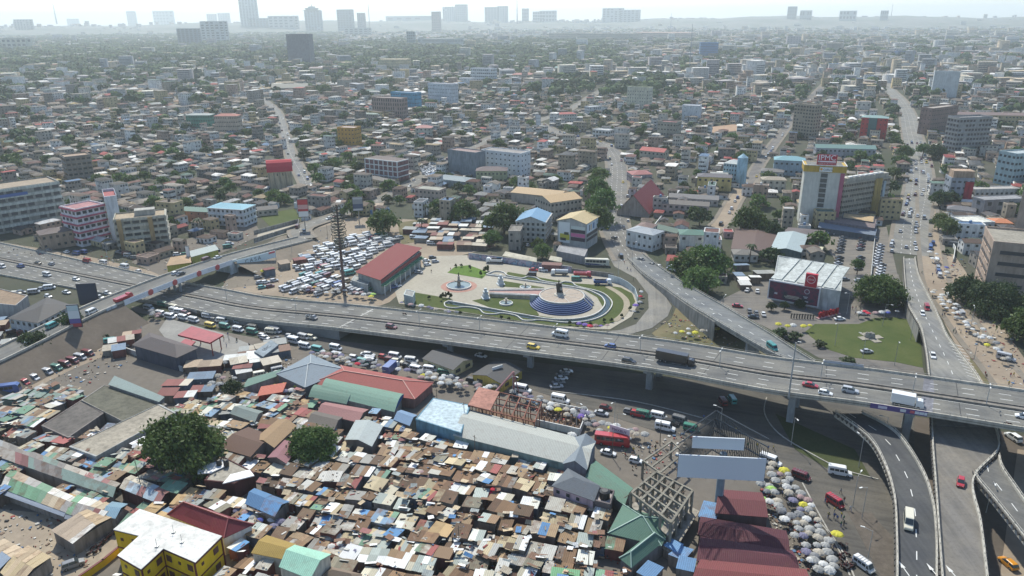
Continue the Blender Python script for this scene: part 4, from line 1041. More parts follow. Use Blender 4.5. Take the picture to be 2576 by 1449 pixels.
# --- terminal with red roof
t,q,hh=rb('bus_terminal','long bus terminal with red metal roof and green fascia',7.5,[(900,682),(958,702),(1057,632),(998,620)],(.38,.4,.38),('shed',(.2,.028,.028),1.4),lm='the red-roofed bus terminal',over=1.5,cat='bus terminal')
F=(q[2]-q[1]).normalized(); N=Vector((F.y,-F.x)); L=(q[2]-q[1]).length
for kk,(z,h_,c_) in enumerate(((6.3,1.6,(.2,.04,.045)),(4.6,.8,(.08,.25,.13)))): c=(q[1]+q[2])/2+N*(.35+.25*kk); piece('fascia',(*c,z),(L+.5,.3,h_),math.atan2(F.y,F.x),plain(c_,.6),t)
for k in range(9): c=q[1].lerp(q[2],k/8)+N*1.6; piece('column',(*c,2.3),(.4,.4,4.6),0,WHITE,t)
c=(q[1]+q[2])/2+N*1.0; piece('canopy',(*c,4.4),(L+.5,2.2,.2),math.atan2(F.y,F.x),paint((.12,.25,.15)),t)
rb('guard_house','small grey flat-roofed block at the terminal corner',4,[(884,706),(925,718),(933,704),(893,694)],(.4,.43,.42),('flat',(.35,.36,.33),.3))
rb('park_kiosk','pale grey cube kiosk at the corner of the park',4.2,[(1016,742),(1038,748),(1044,734),(1022,729)],(.5,.56,.54),('flat',(.3,.3,.28),.3))
# --- north west town
t,q,hh=bld('church_hall','beige church with curved red roof and corner buttresses',(680,480),(738,476),14,434,(.6,.5,.34),('arch',(.5,.03,.05),7.5),2,None,'church',lm='the beige church with the red roof',over=1.2)
F=(q[1]-q[0]).normalized(); N=Vector((F.y,-F.x))
for u in (.02,.25,.5,.75,.98): c=q[0].lerp(q[1],u)+N*.4; piece('buttress',(*c,hh*.48),(.9,.9,hh*.96),0,paint((.45,.38,.28)),t)
for u in (.38,.5,.62): c=q[0].lerp(q[1],u)+N*.2; piece('window',(*c,hh*.85),(.5,.3,1.6),math.atan2(F.y,F.x),GLASS,t)
_=bld('grid_building','four-storey building with brown panels between a white grid',(922,448),(1002,458),13,398,(.2,.1,.1),('hip',(.14,.11,.1),1.8),4,(2.6,2.0,3.6),'office building',lm='the building with the white grid',bands=(WHITE,.7),winmat=plain((.2,.09,.09),.6))
q,hh=_[1],_[2]; F=(q[1]-q[0]).normalized(); N=Vector((F.y,-F.x))
for k in range(8): c=q[0].lerp(q[1],k/7)+N*.3; piece('white_fin',(*c,hh*.52),(.6,.7,hh*.96),math.atan2(F.y,F.x),WHITE,_[0])
bld('low_front_house','cream single-storey house with archways in front of the gridded building',(925,462),(985,474),8,448,(.55,.5,.4),('gable',(.2,.18,.16),1.4),1,W1)
t,q,hh=bld('white_block','large white five-storey block with small square windows',(1212,438),(1310,450),14,378,(.68,.7,.7),('flat',(.3,.28,.26),.7),5,(1.1,1.0,3.6),'apartment block',lm='the large white block',dirt=.12)
bld('grey_block','windowless grey block joined to the large white block',(1128,440),(1198,450),12,378,(.25,.28,.3),('flat',(.3,.22,.2),.8),4,None,'building')
bld('olive_house','olive two-storey house with dark hipped roof before the large white block',(1198,462),(1275,462),13,430,(.4,.42,.25),('hip',(.13,.1,.1),2.2),2,W1,lm='the olive house')
bld('grey_hall','grey hall with hipped metal roof beside the road up town',(1090,466),(1170,476),14,448,(.3,.35,.36),('hip',(.27,.32,.33),2),1,None)
bld('beige_house','beige two-storey house with flat roof below the grey hall',(1045,502),(1105,508),10,475,(.52,.42,.34),('flat',(.36,.36,.3),.5),2,W1)
t,q,hh=bld('blue_school','white three-storey school with pale blue roof and long window rows',(528,566),(616,572),13,522,(.62,.64,.64),('hip',(.25,.45,.52),1.8),3,W1,'school',lm='the white school with the pale blue roof',bands=(WHITE,.3))
bld('brick_block','reddish brick two-storey block with green roof',(460,556),(528,560),9,530,(.4,.22,.16),('gable',(.2,.3,.25),1.6),2,(.8,.8,4),'building',lm='the reddish block')
t,q,hh=bld('beige_offices','beige five-storey office block with banded floors and tan columns',(300,632),(428,618),15,556,(.4,.38,.3),('flat',(.4,.32,.22),.8),5,(3.2,1.7,3.9),'office block',lm='the beige banded offices',bands=(paint((.5,.48,.4)),1.2))
F=(q[1]-q[0]).normalized(); N=Vector((F.y,-F.x))
for u in (.1,.7): c=q[0].lerp(q[1],u)+N*.6; piece('column_panel',(*c,hh*.5),(2.2,1.0,hh+1),math.atan2(F.y,F.x),paint((.4,.28,.14)),t)
c=q[0].lerp(q[2],.6); piece('penthouse',(*c,hh+1.5),(10,6,3),math.atan2(F.y,F.x),paint((.42,.41,.36)),t)
t,q,hh=bld('pink_building','pink and white five-storey building with banded balconies',(208,622),(280,604),15,530,(.78,.74,.74),('flat',(.4,.2,.2),.8),5,(2.2,1.6,2.9),'office block',lm='the pink and white building',bands=(paint((.5,.12,.17),.7,.2),.9))
bld('pink_stair_tower','white stair tower with pink topped wing behind the pink building',(284,606),(314,602),22,502,(.66,.68,.7),('flat',(.38,.12,.12),1.6),6,(.8,.7,7),'tower')
_=bld('concrete_offices','grey concrete office block with projecting floors and blue banner',(-60,600),(170,560),22,492,(.33,.33,.29),('flat',(.35,.28,.2),.9),6,(3.4,2.0,4.2),'office block',lm='the concrete office block',bands=(paint((.56,.58,.52)),1.5),winmat=plain((.06,.065,.07),.5))
q,hh=_[1],_[2]; F=(q[1]-q[0]).normalized(); N=Vector((F.y,-F.x)); c=q[0].lerp(q[1],.42)+N*.7; piece('banner',(*c,hh-3.3),(20,.3,1.7),math.atan2(F.y,F.x),plain((.07,.13,.33),.6),_[0])
bld('arcade_house','old ochre two-storey house with arched openings beside the pink building',(110,632),(192,618),11,592,(.4,.3,.22),('hip',(.15,.12,.11),1.8),2,W1)
rb('yellow_kiosk','yellow single-storey kiosk building with tan roof by the overbridge',4,[(420,668),(480,660),(476,640),(430,648)],(.6,.55,.1),('hip',(.35,.24,.14),1.2),lm='the yellow kiosk')
rb('yellow_shop','yellow shop row with pale roof behind the yellow kiosk',4,[(482,646),(548,628),(540,618),(478,634)],(.55,.52,.12),('shed',(.4,.45,.42),.5))
bld('walled_plot_house','small house with brown roof beside the walled plot',(650,545),(700,540),9,530,(.45,.42,.36),('gable',(.16,.15,.14),1.5),1,W1)
bld('grey_tiered_block','brown grey tiered building with pale end wall',(176,460),(240,452),16,398,(.3,.25,.2),('flat',(.38,.28,.2),1),5,(2.4,1.4,3),'building',lm='the brown tiered building',bands=(paint((.3,.27,.23)),.6))
# mid town accents
for nm,lb,A_,B_,dp,tp,wl,rf,fl,wn,ct,lm_ in (
 ('green_glass_block','green glazed office block with pale roof','472,328','532,328',14,290,(.1,.3,.2),('hip',(.4,.45,.42),1.5),4,(1.2,1.5,2.6),'office block','the green glazed block'),
 ('peach_block','peach five-storey block with red hipped roof','545,345','602,345',12,292,(.52,.42,.32),('hip',(.36,.13,.1),2),5,WS,'apartment block','the peach block'),
 ('orange_block','bright orange five-storey block','852,372','895,374',13,322,(.55,.3,.05),('flat',(.5,.4,.35),.8),5,(1.2,1,3),'apartment block','the bright orange block'),
 ('brown_offices','brown and cream striped offices','938,296','1012,300',14,246,(.36,.26,.22),('flat',(.36,.3,.26),.8),5,(1.4,3,3),'office block','the brown striped offices'),
 ('blue_block','bright blue painted block','985,272','1048,276',12,232,(.08,.32,.48),('flat',(.3,.4,.5),.8),4,W1,'building','the bright blue block'),
 ('white_six_storey','white six-storey block with a dark stair strip','1078,262','1140,266',13,210,(.62,.64,.66),('flat',(.5,.48,.46),.8),6,(1,1,2.8),'apartment block','the white six-storey block'),
 ('white_grid_block','white block with black framed balconies','1185,212','1240,214',16,172,(.66,.68,.68),('flat',(.5,.5,.5),.8),5,(2.6,2.2,4),'apartment block','the white block with black frames'),
 ('white_low_wing','white two-storey wing with dark windows','1155,214','1188,216',12,196,(.68,.7,.7),('flat',(.5,.5,.5),.6),2,(2,1.2,3),'building',None),
 ('yellow_topped_block','cream seven-storey block with yellow-green roof','1576,275','1630,278',14,225,(.6,.58,.45),('flat',(.42,.45,.12),3.5),6,(1,1.2,3),'apartment block','the yellow-topped block'),
 ('white_wall_block','plain white four-storey block','1714,304','1757,306',14,266,(.66,.68,.69),('flat',(.5,.5,.5),.8),4,(.8,.8,6),'apartment block','the plain white block'),
 ('white_shop_house','white three-storey house with red roof by the curved street','1402,312','1450,310',12,288,(.64,.62,.55),('hip',(.35,.09,.08),1.6),3,W1,'house','the white red-roofed house'),
 ('white_villa','white two-storey villa by the central road','1490,346','1530,350',12,326,(.66,.66,.62),('flat',(.5,.5,.48),.6),2,(2.2,1.8,3),'house','the white villa by the central road'),
 ('white_cube','white three-storey cube house','1482,292','1512,290',12,270,(.68,.68,.66),('flat',(.5,.5,.48),.6),3,W1,'house',None),
 ('pagoda_house','three-storey house with pink pagoda roof','1046,350','1086,350',12,322,(.55,.55,.46),('hip',(.42,.2,.18),2.4),3,W2,'house','the pagoda-roofed house'),
 ('green_roofed_villa','white two-storey villa with grey green roof','898,304','948,306',12,288,(.64,.64,.58),('hip',(.28,.33,.28),1.8),2,W1,'house',None),
 ('round_roof_villa','white villa with broad hipped roof','920,244','960,244',14,232,(.66,.66,.6),('hip',(.36,.38,.36),1.8),1,W2,'house',None),
 ('hall_with_gable','cream hall with wide grey gable','684,238','775,236',22,222,(.5,.46,.36),('gable',(.34,.32,.26),6),1,W1,'hall','the wide gabled hall'),
 ('dark_slab_tower','dark grey slab tower with a ribbed edge','727,165','782,165',16,88,(.2,.2,.22),('flat',(.25,.25,.25),2),12,(1,1,14),'tower block','the dark slab tower'),
 ('cream_terraces','cream terraced building on the rise','955,180','1025,180',20,150,(.6,.5,.3),('flat',(.55,.48,.35),.8),4,(2,1,3.5),'building',None),
 ('yellow_hall','pale yellow hall with brown roof','778,192','826,192',14,172,(.6,.52,.32),('gable',(.2,.15,.14),2.5),2,(1,1,4),'hall',None),
 ('red_roofed_villa_row','cream villas with red roofs','1288,205','1345,205',16,188,(.58,.52,.38),('hip',(.36,.14,.12),3),2,W2,'house','the cream red-roofed villa'),
 ('pink_stripe_block','four-storey block with a red roof edge','1652,352','1698,356',14,308,(.36,.34,.27),('flat',(.45,.2,.2),1.4),4,(1.6,1.2,3),'building','the block with the red roof edge'),
 ('blue_glass_tower','vivid blue block among the roofs','1760,146','1805,146',20,108,(.07,.2,.4),('flat',(.1,.22,.4),1),6,(2,1.6,3),'office block','the vivid blue block'),
 ('maroon_flats','pink and white flats','1978,122','2013,122',16,92,(.5,.46,.46),('flat',(.4,.36,.36),1),6,(3,2,9),'apartment block','the pink and white flats'),
 ('dark_grid_flats','dark flats with white frames','2990,0','3000,0',0,0,None,None,0,None,None,None),
 ('beige_hall_east','yellow-roofed sheds east of the vivid blue block','2138,178','2200,180',16,166,(.5,.45,.36),('gable',(.55,.52,.42),2),1,W2,'hall',None),
 ('far_blue_shop','blue fronted shop block','2256,150','2285,150',14,130,(.08,.15,.3),('flat',(.3,.35,.4),1),3,(2,1.4,4),'shop',None),
 ('green_awning_block','block with green lower walls','2105,205','2142,206',12,190,(.3,.45,.38),('flat',(.5,.45,.4),.6),2,(2,1,4),'building',None),
 ('blue_white_school','pale school with green pyramid roofs','1395,182','1440,182',14,170,(.5,.5,.45),('hip',(.2,.35,.32),3),2,W1,'school',None),
 ('ministry','long low ministry building with many columns','1380,105','1600,108',30,84,(.48,.44,.36),('flat',(.42,.38,.33),1),4,(2,2,5),'ministry building','the long ministry building'),
 ('ministry_east','long banded ministry building with reddish roof','1595,100','1735,102',30,82,(.5,.42,.36),('hip',(.4,.26,.2),4),4,(4,2,6),'ministry building','the banded ministry building'),
 ('mosque_hall','pale hall with a slim tower beside it','1052,120','1142,122',30,97,(.42,.45,.42),('flat',(.5,.5,.45),1),2,(2,5,5),'hall','the pale hall')):
    if wl is None: continue
    A_=tuple(map(float,A_.split(','))); B_=tuple(map(float,B_.split(',')))
    far=A_[1]<200
    bld(nm,lb if lm_ is None else lb, A_,B_,dp*(2 if far else 1),tp,wl,rf,fl,wn,ct,lm=lm_,noexcl=False,indiv=False)
# --- skyline towers: x0,x1,top,base row,colour,floors,label
SKT={}
SKY=[(322,344,29,66,(.25,.3,.32),8,'narrow grey tower standing alone on the skyline'),
(388,432,29,64,(.3,.34,.34),6,'broad stepped grey tower with a mast on the skyline'),
(448,504,73,118,(.16,.2,.24),9,'dark blue glass block in the wooded part of town'),
(508,572,55,112,(.42,.46,.46),9,'white block with long balconies beside the dark blue glass block'),
(522,546,36,62,(.3,.34,.35),8,'grey block behind the white balconied block'),
(550,578,34,62,(.3,.32,.33),8,'slightly wider grey block behind the white balconied block'),
(607,650,-8,80,(.36,.4,.4),24,'tallest pale ribbed tower of the skyline reaching out of view'),
(628,676,47,84,(.1,.16,.2),7,'low dark glass block at the foot of the tallest tower'),
(676,745,42,78,(.36,.37,.36),6,'wide pale office slab beside the tallest tower'),
(768,810,28,78,(.22,.27,.3),14,'dark tower with a stepped pagoda top'),
(849,890,25,72,(.15,.19,.21),10,'dark glass tower with a slanted curved top'),
(899,922,33,74,(.26,.25,.26),10,'narrow brownish tower under construction'),
(1085,1111,30,75,(.3,.24,.24),9,'reddish brown tower with a small top box'),
(1113,1146,18,68,(.44,.47,.46),11,'white ribbed tower joined to a grey one'),
(1144,1176,12,68,(.3,.32,.33),11,'grey tower joined to the white ribbed tower'),
(1218,1260,19,66,(.3,.3,.3),11,'grey tower with flat top behind the wooded belt'),
(1250,1278,16,60,(.4,.42,.42),10,'pale tower behind the grey flat-topped one'),
(1311,1331,22,45,(.22,.26,.28),6,'small dark tower on the skyline east of the grey pair'),
(1338,1372,30,62,(.42,.43,.42),6,'pale stepped block on the skyline'),
(1355,1398,28,52,(.36,.38,.38),5,'long pale block behind the stepped block'),
(1512,1566,22,50,(.36,.39,.4),9,'large pale slab with framed face on the skyline'),
(1555,1608,26,55,(.28,.31,.32),9,'large grey slab beside the framed pale slab'),
(1974,2002,17,40,(.14,.19,.21),7,'dark block with mast on the eastern skyline'),
(2006,2040,27,40,(.24,.28,.29),3,'low grey block east of the dark masted block'),
(2105,2152,28,42,(.34,.38,.38),4,'long pale block on the eastern skyline'),
(2207,2232,27,42,(.26,.3,.32),4,'grey block with thin mast at the far east'),
(40,82,50,92,(.36,.36,.34),8,'pale round-edged tower pair at the western edge'),
(6,74,98,130,(.45,.45,.36),3,'long pale roofed hall at the western edge'),
(865,930,72,92,(.32,.36,.35),4,'long low terraced offices in the wooded belt'),
(1022,1048,80,120,(.3,.36,.36),6,'slim pale tower rising beside the pale hall'),
(970,1090,44,60,(.2,.25,.26),4,'long grey green offices across the skyline'),
(170,196,48,66,(.26,.3,.31),5,'small grey block at the western skyline')]
for x0,x1,tp,bs,c_,fl,lb in SKY:
    bs=73 if bs<72 and tp>0 else max(bs,84)
    a=P(x0,bs); b=P(x1,bs); L=(b-a).length; md=(a+b)/2
    h=hgt(a,tp) ; 
    SKT[x0],_,_=bld('tower_block',lb,(x0+2,bs),(x1-3,bs),L*.25,tp,c_,('flat',tuple(k*.8 for k in c_),L*.02),fl,(L/9,h/fl*.55,L/6),'tower block',h=h,indiv=False,dirt=.1)
def skything(nm,px,base,prof,c_,parent_label,cat='mast'):
    a=P(px,max(base,84)); o=thing(nm,(a.x,a.y,0),cat,parent_label); m=M()
    s_=a.length/CF
    for (r0,y0,r1,y1) in prof: m.tube((a.x,a.y,hgt(a,y0)),(a.x,a.y,hgt(a,y1)),r0*s_,r1*s_,8)
    m.build('shaft',paint(c_),o); return o
skything('radio_mast',148,66,[(1.6,60,.5,8)],(.5,.5,.5),'tall slim lattice mast on the western skyline')
skything('radio_mast',1301,62,[(1.5,60,.5,-5)],(.5,.5,.5),'tall slim mast rising among the skyline towers')
_t=SKT[768]; m=M(); a=P(789,84); s_=a.length/CF
for r0,y0,r1,y1 in ((16,28,22,25),(13,25,17,20),(8,20,8,16),(1,16,.4,8)): m.tube((a.x,a.y+10,hgt(a,y0)),(a.x,a.y+10,hgt(a,y1)),r0*s_,r1*s_,8)
m.build('pagoda_crown',paint((.22,.27,.3)),_t)
skything('tower_crane',931,70,[(.8,70,.8,10)],(.4,.4,.38),'tower crane behind the brownish unfinished tower','crane')
skything('radio_mast',1686,80,[(.8,80,.3,33)],(.4,.4,.4),'thin mast above the banded ministry building')
skything('radio_mast',2235,42,[(.6,40,.3,10)],(.4,.4,.4),'thin mast on the far eastern skyline')
skything('radio_mast',1734,180,[(1,180,.5,60)],(.4,.42,.42),'lattice mast in front of the vivid blue block')
# ============================================================ market foreground
YEL=paint((.8,.52,.02),.7,.08); MAR=paint((.16,.03,.03),.6,.2)
poly=[P(x,y,8.8) for x,y in ((287,1333),(352,1282),(555,1349),(489,1414),(409,1379),(356,1430),(299,1396),(352,1349))]
c=sum(poly,Vector())/8; t=thing('yellow_apartment',(c.x,c.y,0),'building','bright yellow building with maroon trim and L-shaped white flat roof',landmark='the bright yellow building')
pl=[(p.x,p.y) for p in poly]; m=M(); m.prism(pl,0,8.5); m.build('wall',YEL,t)
ctr=Vector((c.x,c.y)); out_=[]
m=M(); m.prism([tuple(Vector(p)+(Vector(p)-ctr).normalized()*.35) for p in pl],8.3,8.7); m.build('trim',MAR,t)
m=M(); m.prism([tuple(Vector(p)+(Vector(p)-ctr).normalized()*.3) for p in pl],8.66,8.85); m.build('roof',paint((.66,.65,.6),.6,.25),t)
excl(pl,2)
n8=len(pl)
for i in range(n8):
    p,r_=Vector(pl[i]),Vector(pl[(i+1)%n8]); L=(r_-p).length; d=(r_-p)/L; n_=Vector((d.y,-d.x))
    md=(p+r_)/2
    if inpoly(md.x+n_.x*.3,md.y+n_.y*.3,pl): n_=-n_
    if n_.dot(-md)<0: continue
    rz=math.atan2(d.y,d.x)
    piece('corner_trim',(*(p+n_*.05),4.25),(.3,.3,8.4),rz,MAR,t); c_=md+n_*.04; piece('floor_trim',(*c_,4.3),(L,.2,.25),rz,MAR,t)
    k=max(1,int(L/3.2))
    for f in range(2):
        for j in range(k):
            cc=p+d*(L/k*(j+.5))+n_*.06; big=(j%2==0); piece('window',(*cc,2.5+f*4.2),((1.5 if big else .7),.14,(1.5 if big else .7)),rz,plain((.1,.035,.03),.5),t)
for px,py in ((395,1376),(458,1365),(437,1340)):
    v=P(px,py,8.8); w_=thing('tv_antenna',(v.x,v.y,8.8),'antenna',desc='thin rooftop antenna mast on the white roof',group='antennas on the white roof'); m=M(); m.tube(v,v+Vector((0,0,2.2)),.05,n=5); m.tube(v+Vector((-.6,0,1.8)),v+Vector((.6,0,1.8)),.03,n=4); m.box((v.x,v.y,8.95),(.7,.7,.25)); m.build('mast',STEEL,w_)
t,q,hh=rb('maroon_house','house with large maroon hipped roof behind the yellow building',5.2,[(427,1295),(560,1350),(632,1318),(470,1265)],(.68,.68,.66),('hip',(.17,.035,.045),2.6),lm='the maroon hipped roof',over=.7,ridge=plain((.28,.08,.08),.6))
# yellow perimeter wall
def wallrun(name,label,pts,h,mat,th=.3,z=0,cat='wall',ncol=None,cap=None,group=None):
    l_=[P(x,y,z) for x,y in pts]; mm_=sum(l_,Vector())/len(l_); o=thing(name,(mm_.x,mm_.y,0),cat,label,group=group); m=M()
    for a,b in zip(l_,l_[1:]):
        d=(b-a); m.box((*(a+b).xy/2,z+h/2),(d.length+th,th,h),math.atan2(d.y,d.x))
    m.build('wall',mat,o)
    if cap:
        m=M()
        for a,b in zip(l_,l_[1:]):
            d=(b-a); m.box((*(a+b).xy/2,z+h+.06),(d.length+th,th+.15,.12),math.atan2(d.y,d.x))
        m.build('coping',cap,o)
    return o
wallrun('boundary_wall','low yellow compound wall running up to the yellow building',[(205,1465),(262,1425),(302,1392)],1.8,YEL,.4,cap=MAR)
flat('yard',[(-60,1275),(100,1290),(190,1330),(290,1340),(300,1395),(200,1460),(160,1500),(-60,1500)],.12,ground((.36,.3,.22),(.27,.22,.17),.08,.7,key='yard_earth'))
excl([P(x,y) for x,y in ((-60,1265),(120,1290),(190,1330),(300,1330),(300,1395),(240,1520),(-60,1520))])
# houses along the bottom edge
rb('ochre_roofed_house','house with weathered ochre roof beside the pale green ribbed roof',5,[(636,1390),(712,1405),(742,1370),(672,1348)],(.5,.47,.4),('gable',(.42,.29,.08),.9),lm='the ochre-roofed house',over=.4)
t,q,hh=rb('green_gabled_house','house with pale green ribbed gable roof and cream wall',7,[(705,1425),(780,1455),(830,1395),(742,1372)],(.66,.6,.48),('gable',(.3,.52,.4),1.6),lm='the pale green gable',over=.3,la=True)
rb('brown_pyramid_roof','low house with brown hipped roof at the lower edge',4,[(800,1460),(900,1480),(905,1445),(835,1428)],(.4,.35,.3),('hip',(.2,.15,.11),1.6))
rb('green_rib_shed','shed with bright green striped sheeting at the lower edge',3,[(1385,1470),(1450,1480),(1455,1440),(1392,1432)],(.3,.28,.25),('shed',(.18,.38,.2),.4))
# left lots with the patched tan roofs
def patchroof(name,label,h,pxs,cols,n,rows=2,wall=(.28,.25,.22),lm=None,edge=None,sl=.9):
    q=[P(x,y,h) for x,y in pxs]; c=sum(q,Vector())/4; o=thing(name,(c.x,c.y,0),'market shed',label,landmark=lm)
    m=M(); I=[p.xy.lerp(c.xy,.06) for p in q]; m.prism(I,0,h-.1); m.build('wall',paint(wall,.9,.5),o)
    a,b,cc,d=q; lc_=cols[0]
    for r_ in range(rows):
        for i in range(n):
            u0,u1=i/n,(i+1)/n; v0,v1=r_/rows,(r_+1)/rows
            zf=lambda v: h+sl*(1-abs(2*v-1)) if rows>1 else h+sl*v
            pt=lambda u,v: Vector((*(a.lerp(b,u).lerp(d.lerp(cc,u),v)).xy, zf(v)+random.uniform(0,.1)))
            e=random.uniform(-.02,.02); qq=[pt(u0,max(0,v0-.02)),pt(u1+.01,v0+e*0),pt(u1+.01,v1),pt(u0,v1)]
            lc_=lc_ if (i and random.random()<.5) else random.choice(cols)
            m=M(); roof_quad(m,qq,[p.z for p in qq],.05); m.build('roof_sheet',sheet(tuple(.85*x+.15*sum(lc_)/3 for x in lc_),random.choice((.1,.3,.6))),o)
    if edge:
        m=M(); roof_quad(m,[a+(a-d)*.16,b+(b-cc)*.16,b,a],(h-.5,h-.5,h-.05,h-.05),.05); m.build('eave_sheet',sheet(edge,.1),o)
    excl(q,1.5); return o
TANS=[(.45,.32,.18),(.45,.32,.18),(.4,.3,.2),(.5,.4,.26),(.16,.33,.19),(.35,.33,.3),(.7,.68,.6),(.28,.1,.09)]
patchroof('market_shed','longest patched shed of tan, green and red sheets beside the sandy yard',3.6,[(0,1228),(165,1290),(200,1255),(30,1180)],TANS+[(.2,.35,.22)]*2,11,2,lm='the longest patched shed',edge=(.28,.31,.35))
patchroof('market_shed','patched shed with tan sheets beyond the longest patched shed',3.6,[(165,1292),(245,1318),(300,1272),(195,1245)],TANS,6,2,edge=(.28,.31,.35))
patchroof('market_shed','sky blue rounded shed roof between tan sheets',3.9,[(255,1300),(290,1305),(322,1268),(282,1262)],[(.22,.38,.48)],1,2)
patchroof('market_shed','tan gabled shed with a white patch beside the parked motorbikes',3.7,[(128,1335),(182,1368),(300,1292),(268,1262)][0:4],[(.5,.36,.2),(.5,.36,.2),(.7,.68,.6),(.42,.32,.22)],5,2,lm='the tan gabled shed with the white patch',edge=None)
patchroof('market_shed','tan gabled shed at the lower corner of the yard',3.7,[(0,1440),(40,1480),(130,1400),(70,1372)],[(.5,.38,.2),(.5,.38,.2),(.46,.34,.2)],5,2,edge=None)
patchroof('market_shed','slate blue and tan shed at the edge of the yard',3.7,[(-40,1400),(-10,1440),(68,1385),(10,1355)],[(.25,.31,.38),(.5,.38,.24)],4,2)
patchroof('market_shed','long patched shed with muted red, green and grey sheets above the yard',3.6,[(-60,1130),(280,1250),(300,1215),(-60,1085)],[(.3,.13,.12),(.2,.28,.24),(.33,.34,.34),(.3,.13,.12),(.4,.36,.3),(.22,.2,.18)],20,2)
patchroof('market_shed','long market row with dark red wall and mixed sheets under the big tree',3.6,[(300,1228),(400,1268),(430,1235),(330,1195)],[(.3,.33,.36),(.4,.52,.6),(.3,.13,.12),(.5,.45,.35)],7,2,(.12,.05,.05))
# mossy roof building with courtyard
rb('mossy_hall','large hall with dark mossy slab roof beside its courtyard',3.6,[(205,1008),(330,1072),(420,1018),(262,970)],(.25,.23,.2),('flat',(.13,.125,.09),.25),lm='the mossy slab roof',over=0)
rb('stepped_wing','dark rusty wing with broken roof beside the courtyard',3.3,[(105,1072),(172,1102),(262,1040),(205,1008)],(.22,.19,.17),('flat',(.14,.125,.11),.25))
rb('grey_green_lean_to','lean-to with pale grey green roofing behind the mossy slab roof',4.7,[(275,968),(398,1010),(412,1000),(290,948)],(.2,.2,.2),('shed',(.24,.3,.28),.3))
rb('long_slab_building','long low building with stained pale slab roof around the courtyard',3.8,[(175,1125),(242,1150),(442,1040),(400,1018)],(.4,.4,.37),('flat',(.36,.32,.25),.3),lm='the stained pale slab roof')
# filling station
t,q,hh=rb('dark_roofed_depot','dark blue-grey depot with wide brown hipped roof beside the filling station',5.5,[(338,868),(442,898),(492,875),(378,838)],(.08,.09,.12),('hip',(.14,.12,.115),2),lm='the dark brown-roofed depot',over=1.0)
t=thing('canopy',P(520,870),'canopy','red filling station canopy on steel columns',landmark='the red filling station canopy')
q=[P(x,y,6) for x,y in ((447,842),(528,862),(562,842),(482,820))]; m=M(); m.prism([p.xy for p in q],5.4,6.0); m.build('canopy_slab',paint((.32,.04,.05),.5,.2),t)
q2=[P(x,y,5.6) for x,y in ((452,862),(480,870),(492,858),(466,851))]; m=M(); m.prism([p.xy for p in q2],5.1,5.5); m.build('canopy_wing',paint((.32,.04,.05),.5,.2),t)
for px,py in ((531,862),(480,848),(552,846),(500,832)): v=P(px,py,5.4); m=M(); m.tube((v.x,v.y,0),(v.x,v.y,5.4),.22,n=8); m.build('column',plain((.25,.05,.05),.5),t)
excl(q,2); flat('forecourt',[(420,800),(560,838),(640,870),(600,930),(480,935),(400,830)],.13,ground((.32,.31,.28),(.24,.23,.21),.08,.6,key='forecourt'))
excl([P(x,y) for x,y in ((400,790),(640,850),(640,880),(590,915),(490,925),(380,880))])
# left edge buildings
rb('white_shop_row','white two-storey shop row with dark hipped roof by the bridge ramp',6.5,[(22,800),(95,812),(178,768),(118,748)],(.5,.53,.54),('hip',(.11,.105,.1),2),lm='the white shop row',win=W1,floors=2)
rb('brown_roofed_shop','shop with rusty brown flat roof at the western edge',6,[(-40,762),(40,770),(70,745),(0,728)],(.4,.38,.36),('flat',(.28,.2,.13),.4))
# sheds near the road
rb('hipped_market_hall','large market hall with grey blue hipped roof',4.2,[(700,940),(768,972),(868,930),(782,893)],(.24,.24,.24),('hip',(.2,.24,.27),2.6),lm='the grey blue market hall',over=.8,ridge=plain((.3,.34,.35),.6))
rb('red_market_hall','long market hall with faded red hipped roof',3.6,[(780,965),(1040,1003),(1087,962),(860,920)],(.3,.16,.14),('hip',(.34,.1,.085),2.4),lm='the faded red market hall',over=.6,ridge=plain((.45,.22,.18),.6))
rb('green_barrel_shed','long barrel-vaulted shed with green roof and blue end',3.6,[(808,990),(990,1035),(1015,990),(830,950)],(.3,.3,.28),('arch',(.16,.27,.21),1.6),lm='the long green vaulted shed',cat='market shed')
t,q,hh=rb('small_green_barrel_shed','short barrel-vaulted green shed with blue end beside the long vaulted shed',3.2,[(780,998),(870,1015),(893,985),(800,968)],(.3,.3,.28),('arch',(.16,.27,.21),1.4),cat='market shed')
for o_ in (o for o in COL.objects if o.name.startswith('gable_end')): o_.data.materials[0]=paint((.04,.12,.3),.7,.2)
rb('red_fronted_stalls','red fronted stall row with yellow stripe beside the umbrellas',3.4,[(650,995),(708,985),(718,965),(660,975)],(.4,.04,.03),('shed',(.42,.12,.08),.3))
rb('green_stall_row','green roofed stall row beside the grey blue market hall',3.4,[(612,975),(690,948),(706,932),(628,955)],(.3,.3,.28),('shed',(.15,.25,.2),.4))
t,q,hh=rb('pale_shed','tall pale blue metal shed roof above blue walls',6,[(1046,1055),(1160,1090),(1183,1020),(1090,1002)],(.12,.25,.33),('flat',(.5,.6,.63),.15),lm='the pale blue metal shed',cat='warehouse',over=.5)
t,q,hh=rb('warehouse','very long warehouse with pale grey roof',5,[(1143,1095),(1475,1178),(1495,1112),(1180,1030)],(.2,.28,.26),('gable',(.4,.41,.37),1.8),lm='the long grey warehouse',cat='warehouse',over=.4)
m=M(); a,b,c_,d=[Vector(p) for p in q]
rb('warehouse_end','slate blue end bay of the long grey warehouse',5.12,[(1418,1165),(1475,1180),(1497,1112),(1448,1102)],(.2,.22,.25),('gable',(.26,.3,.33),1.9),cat='warehouse',over=.5,noexcl=True)
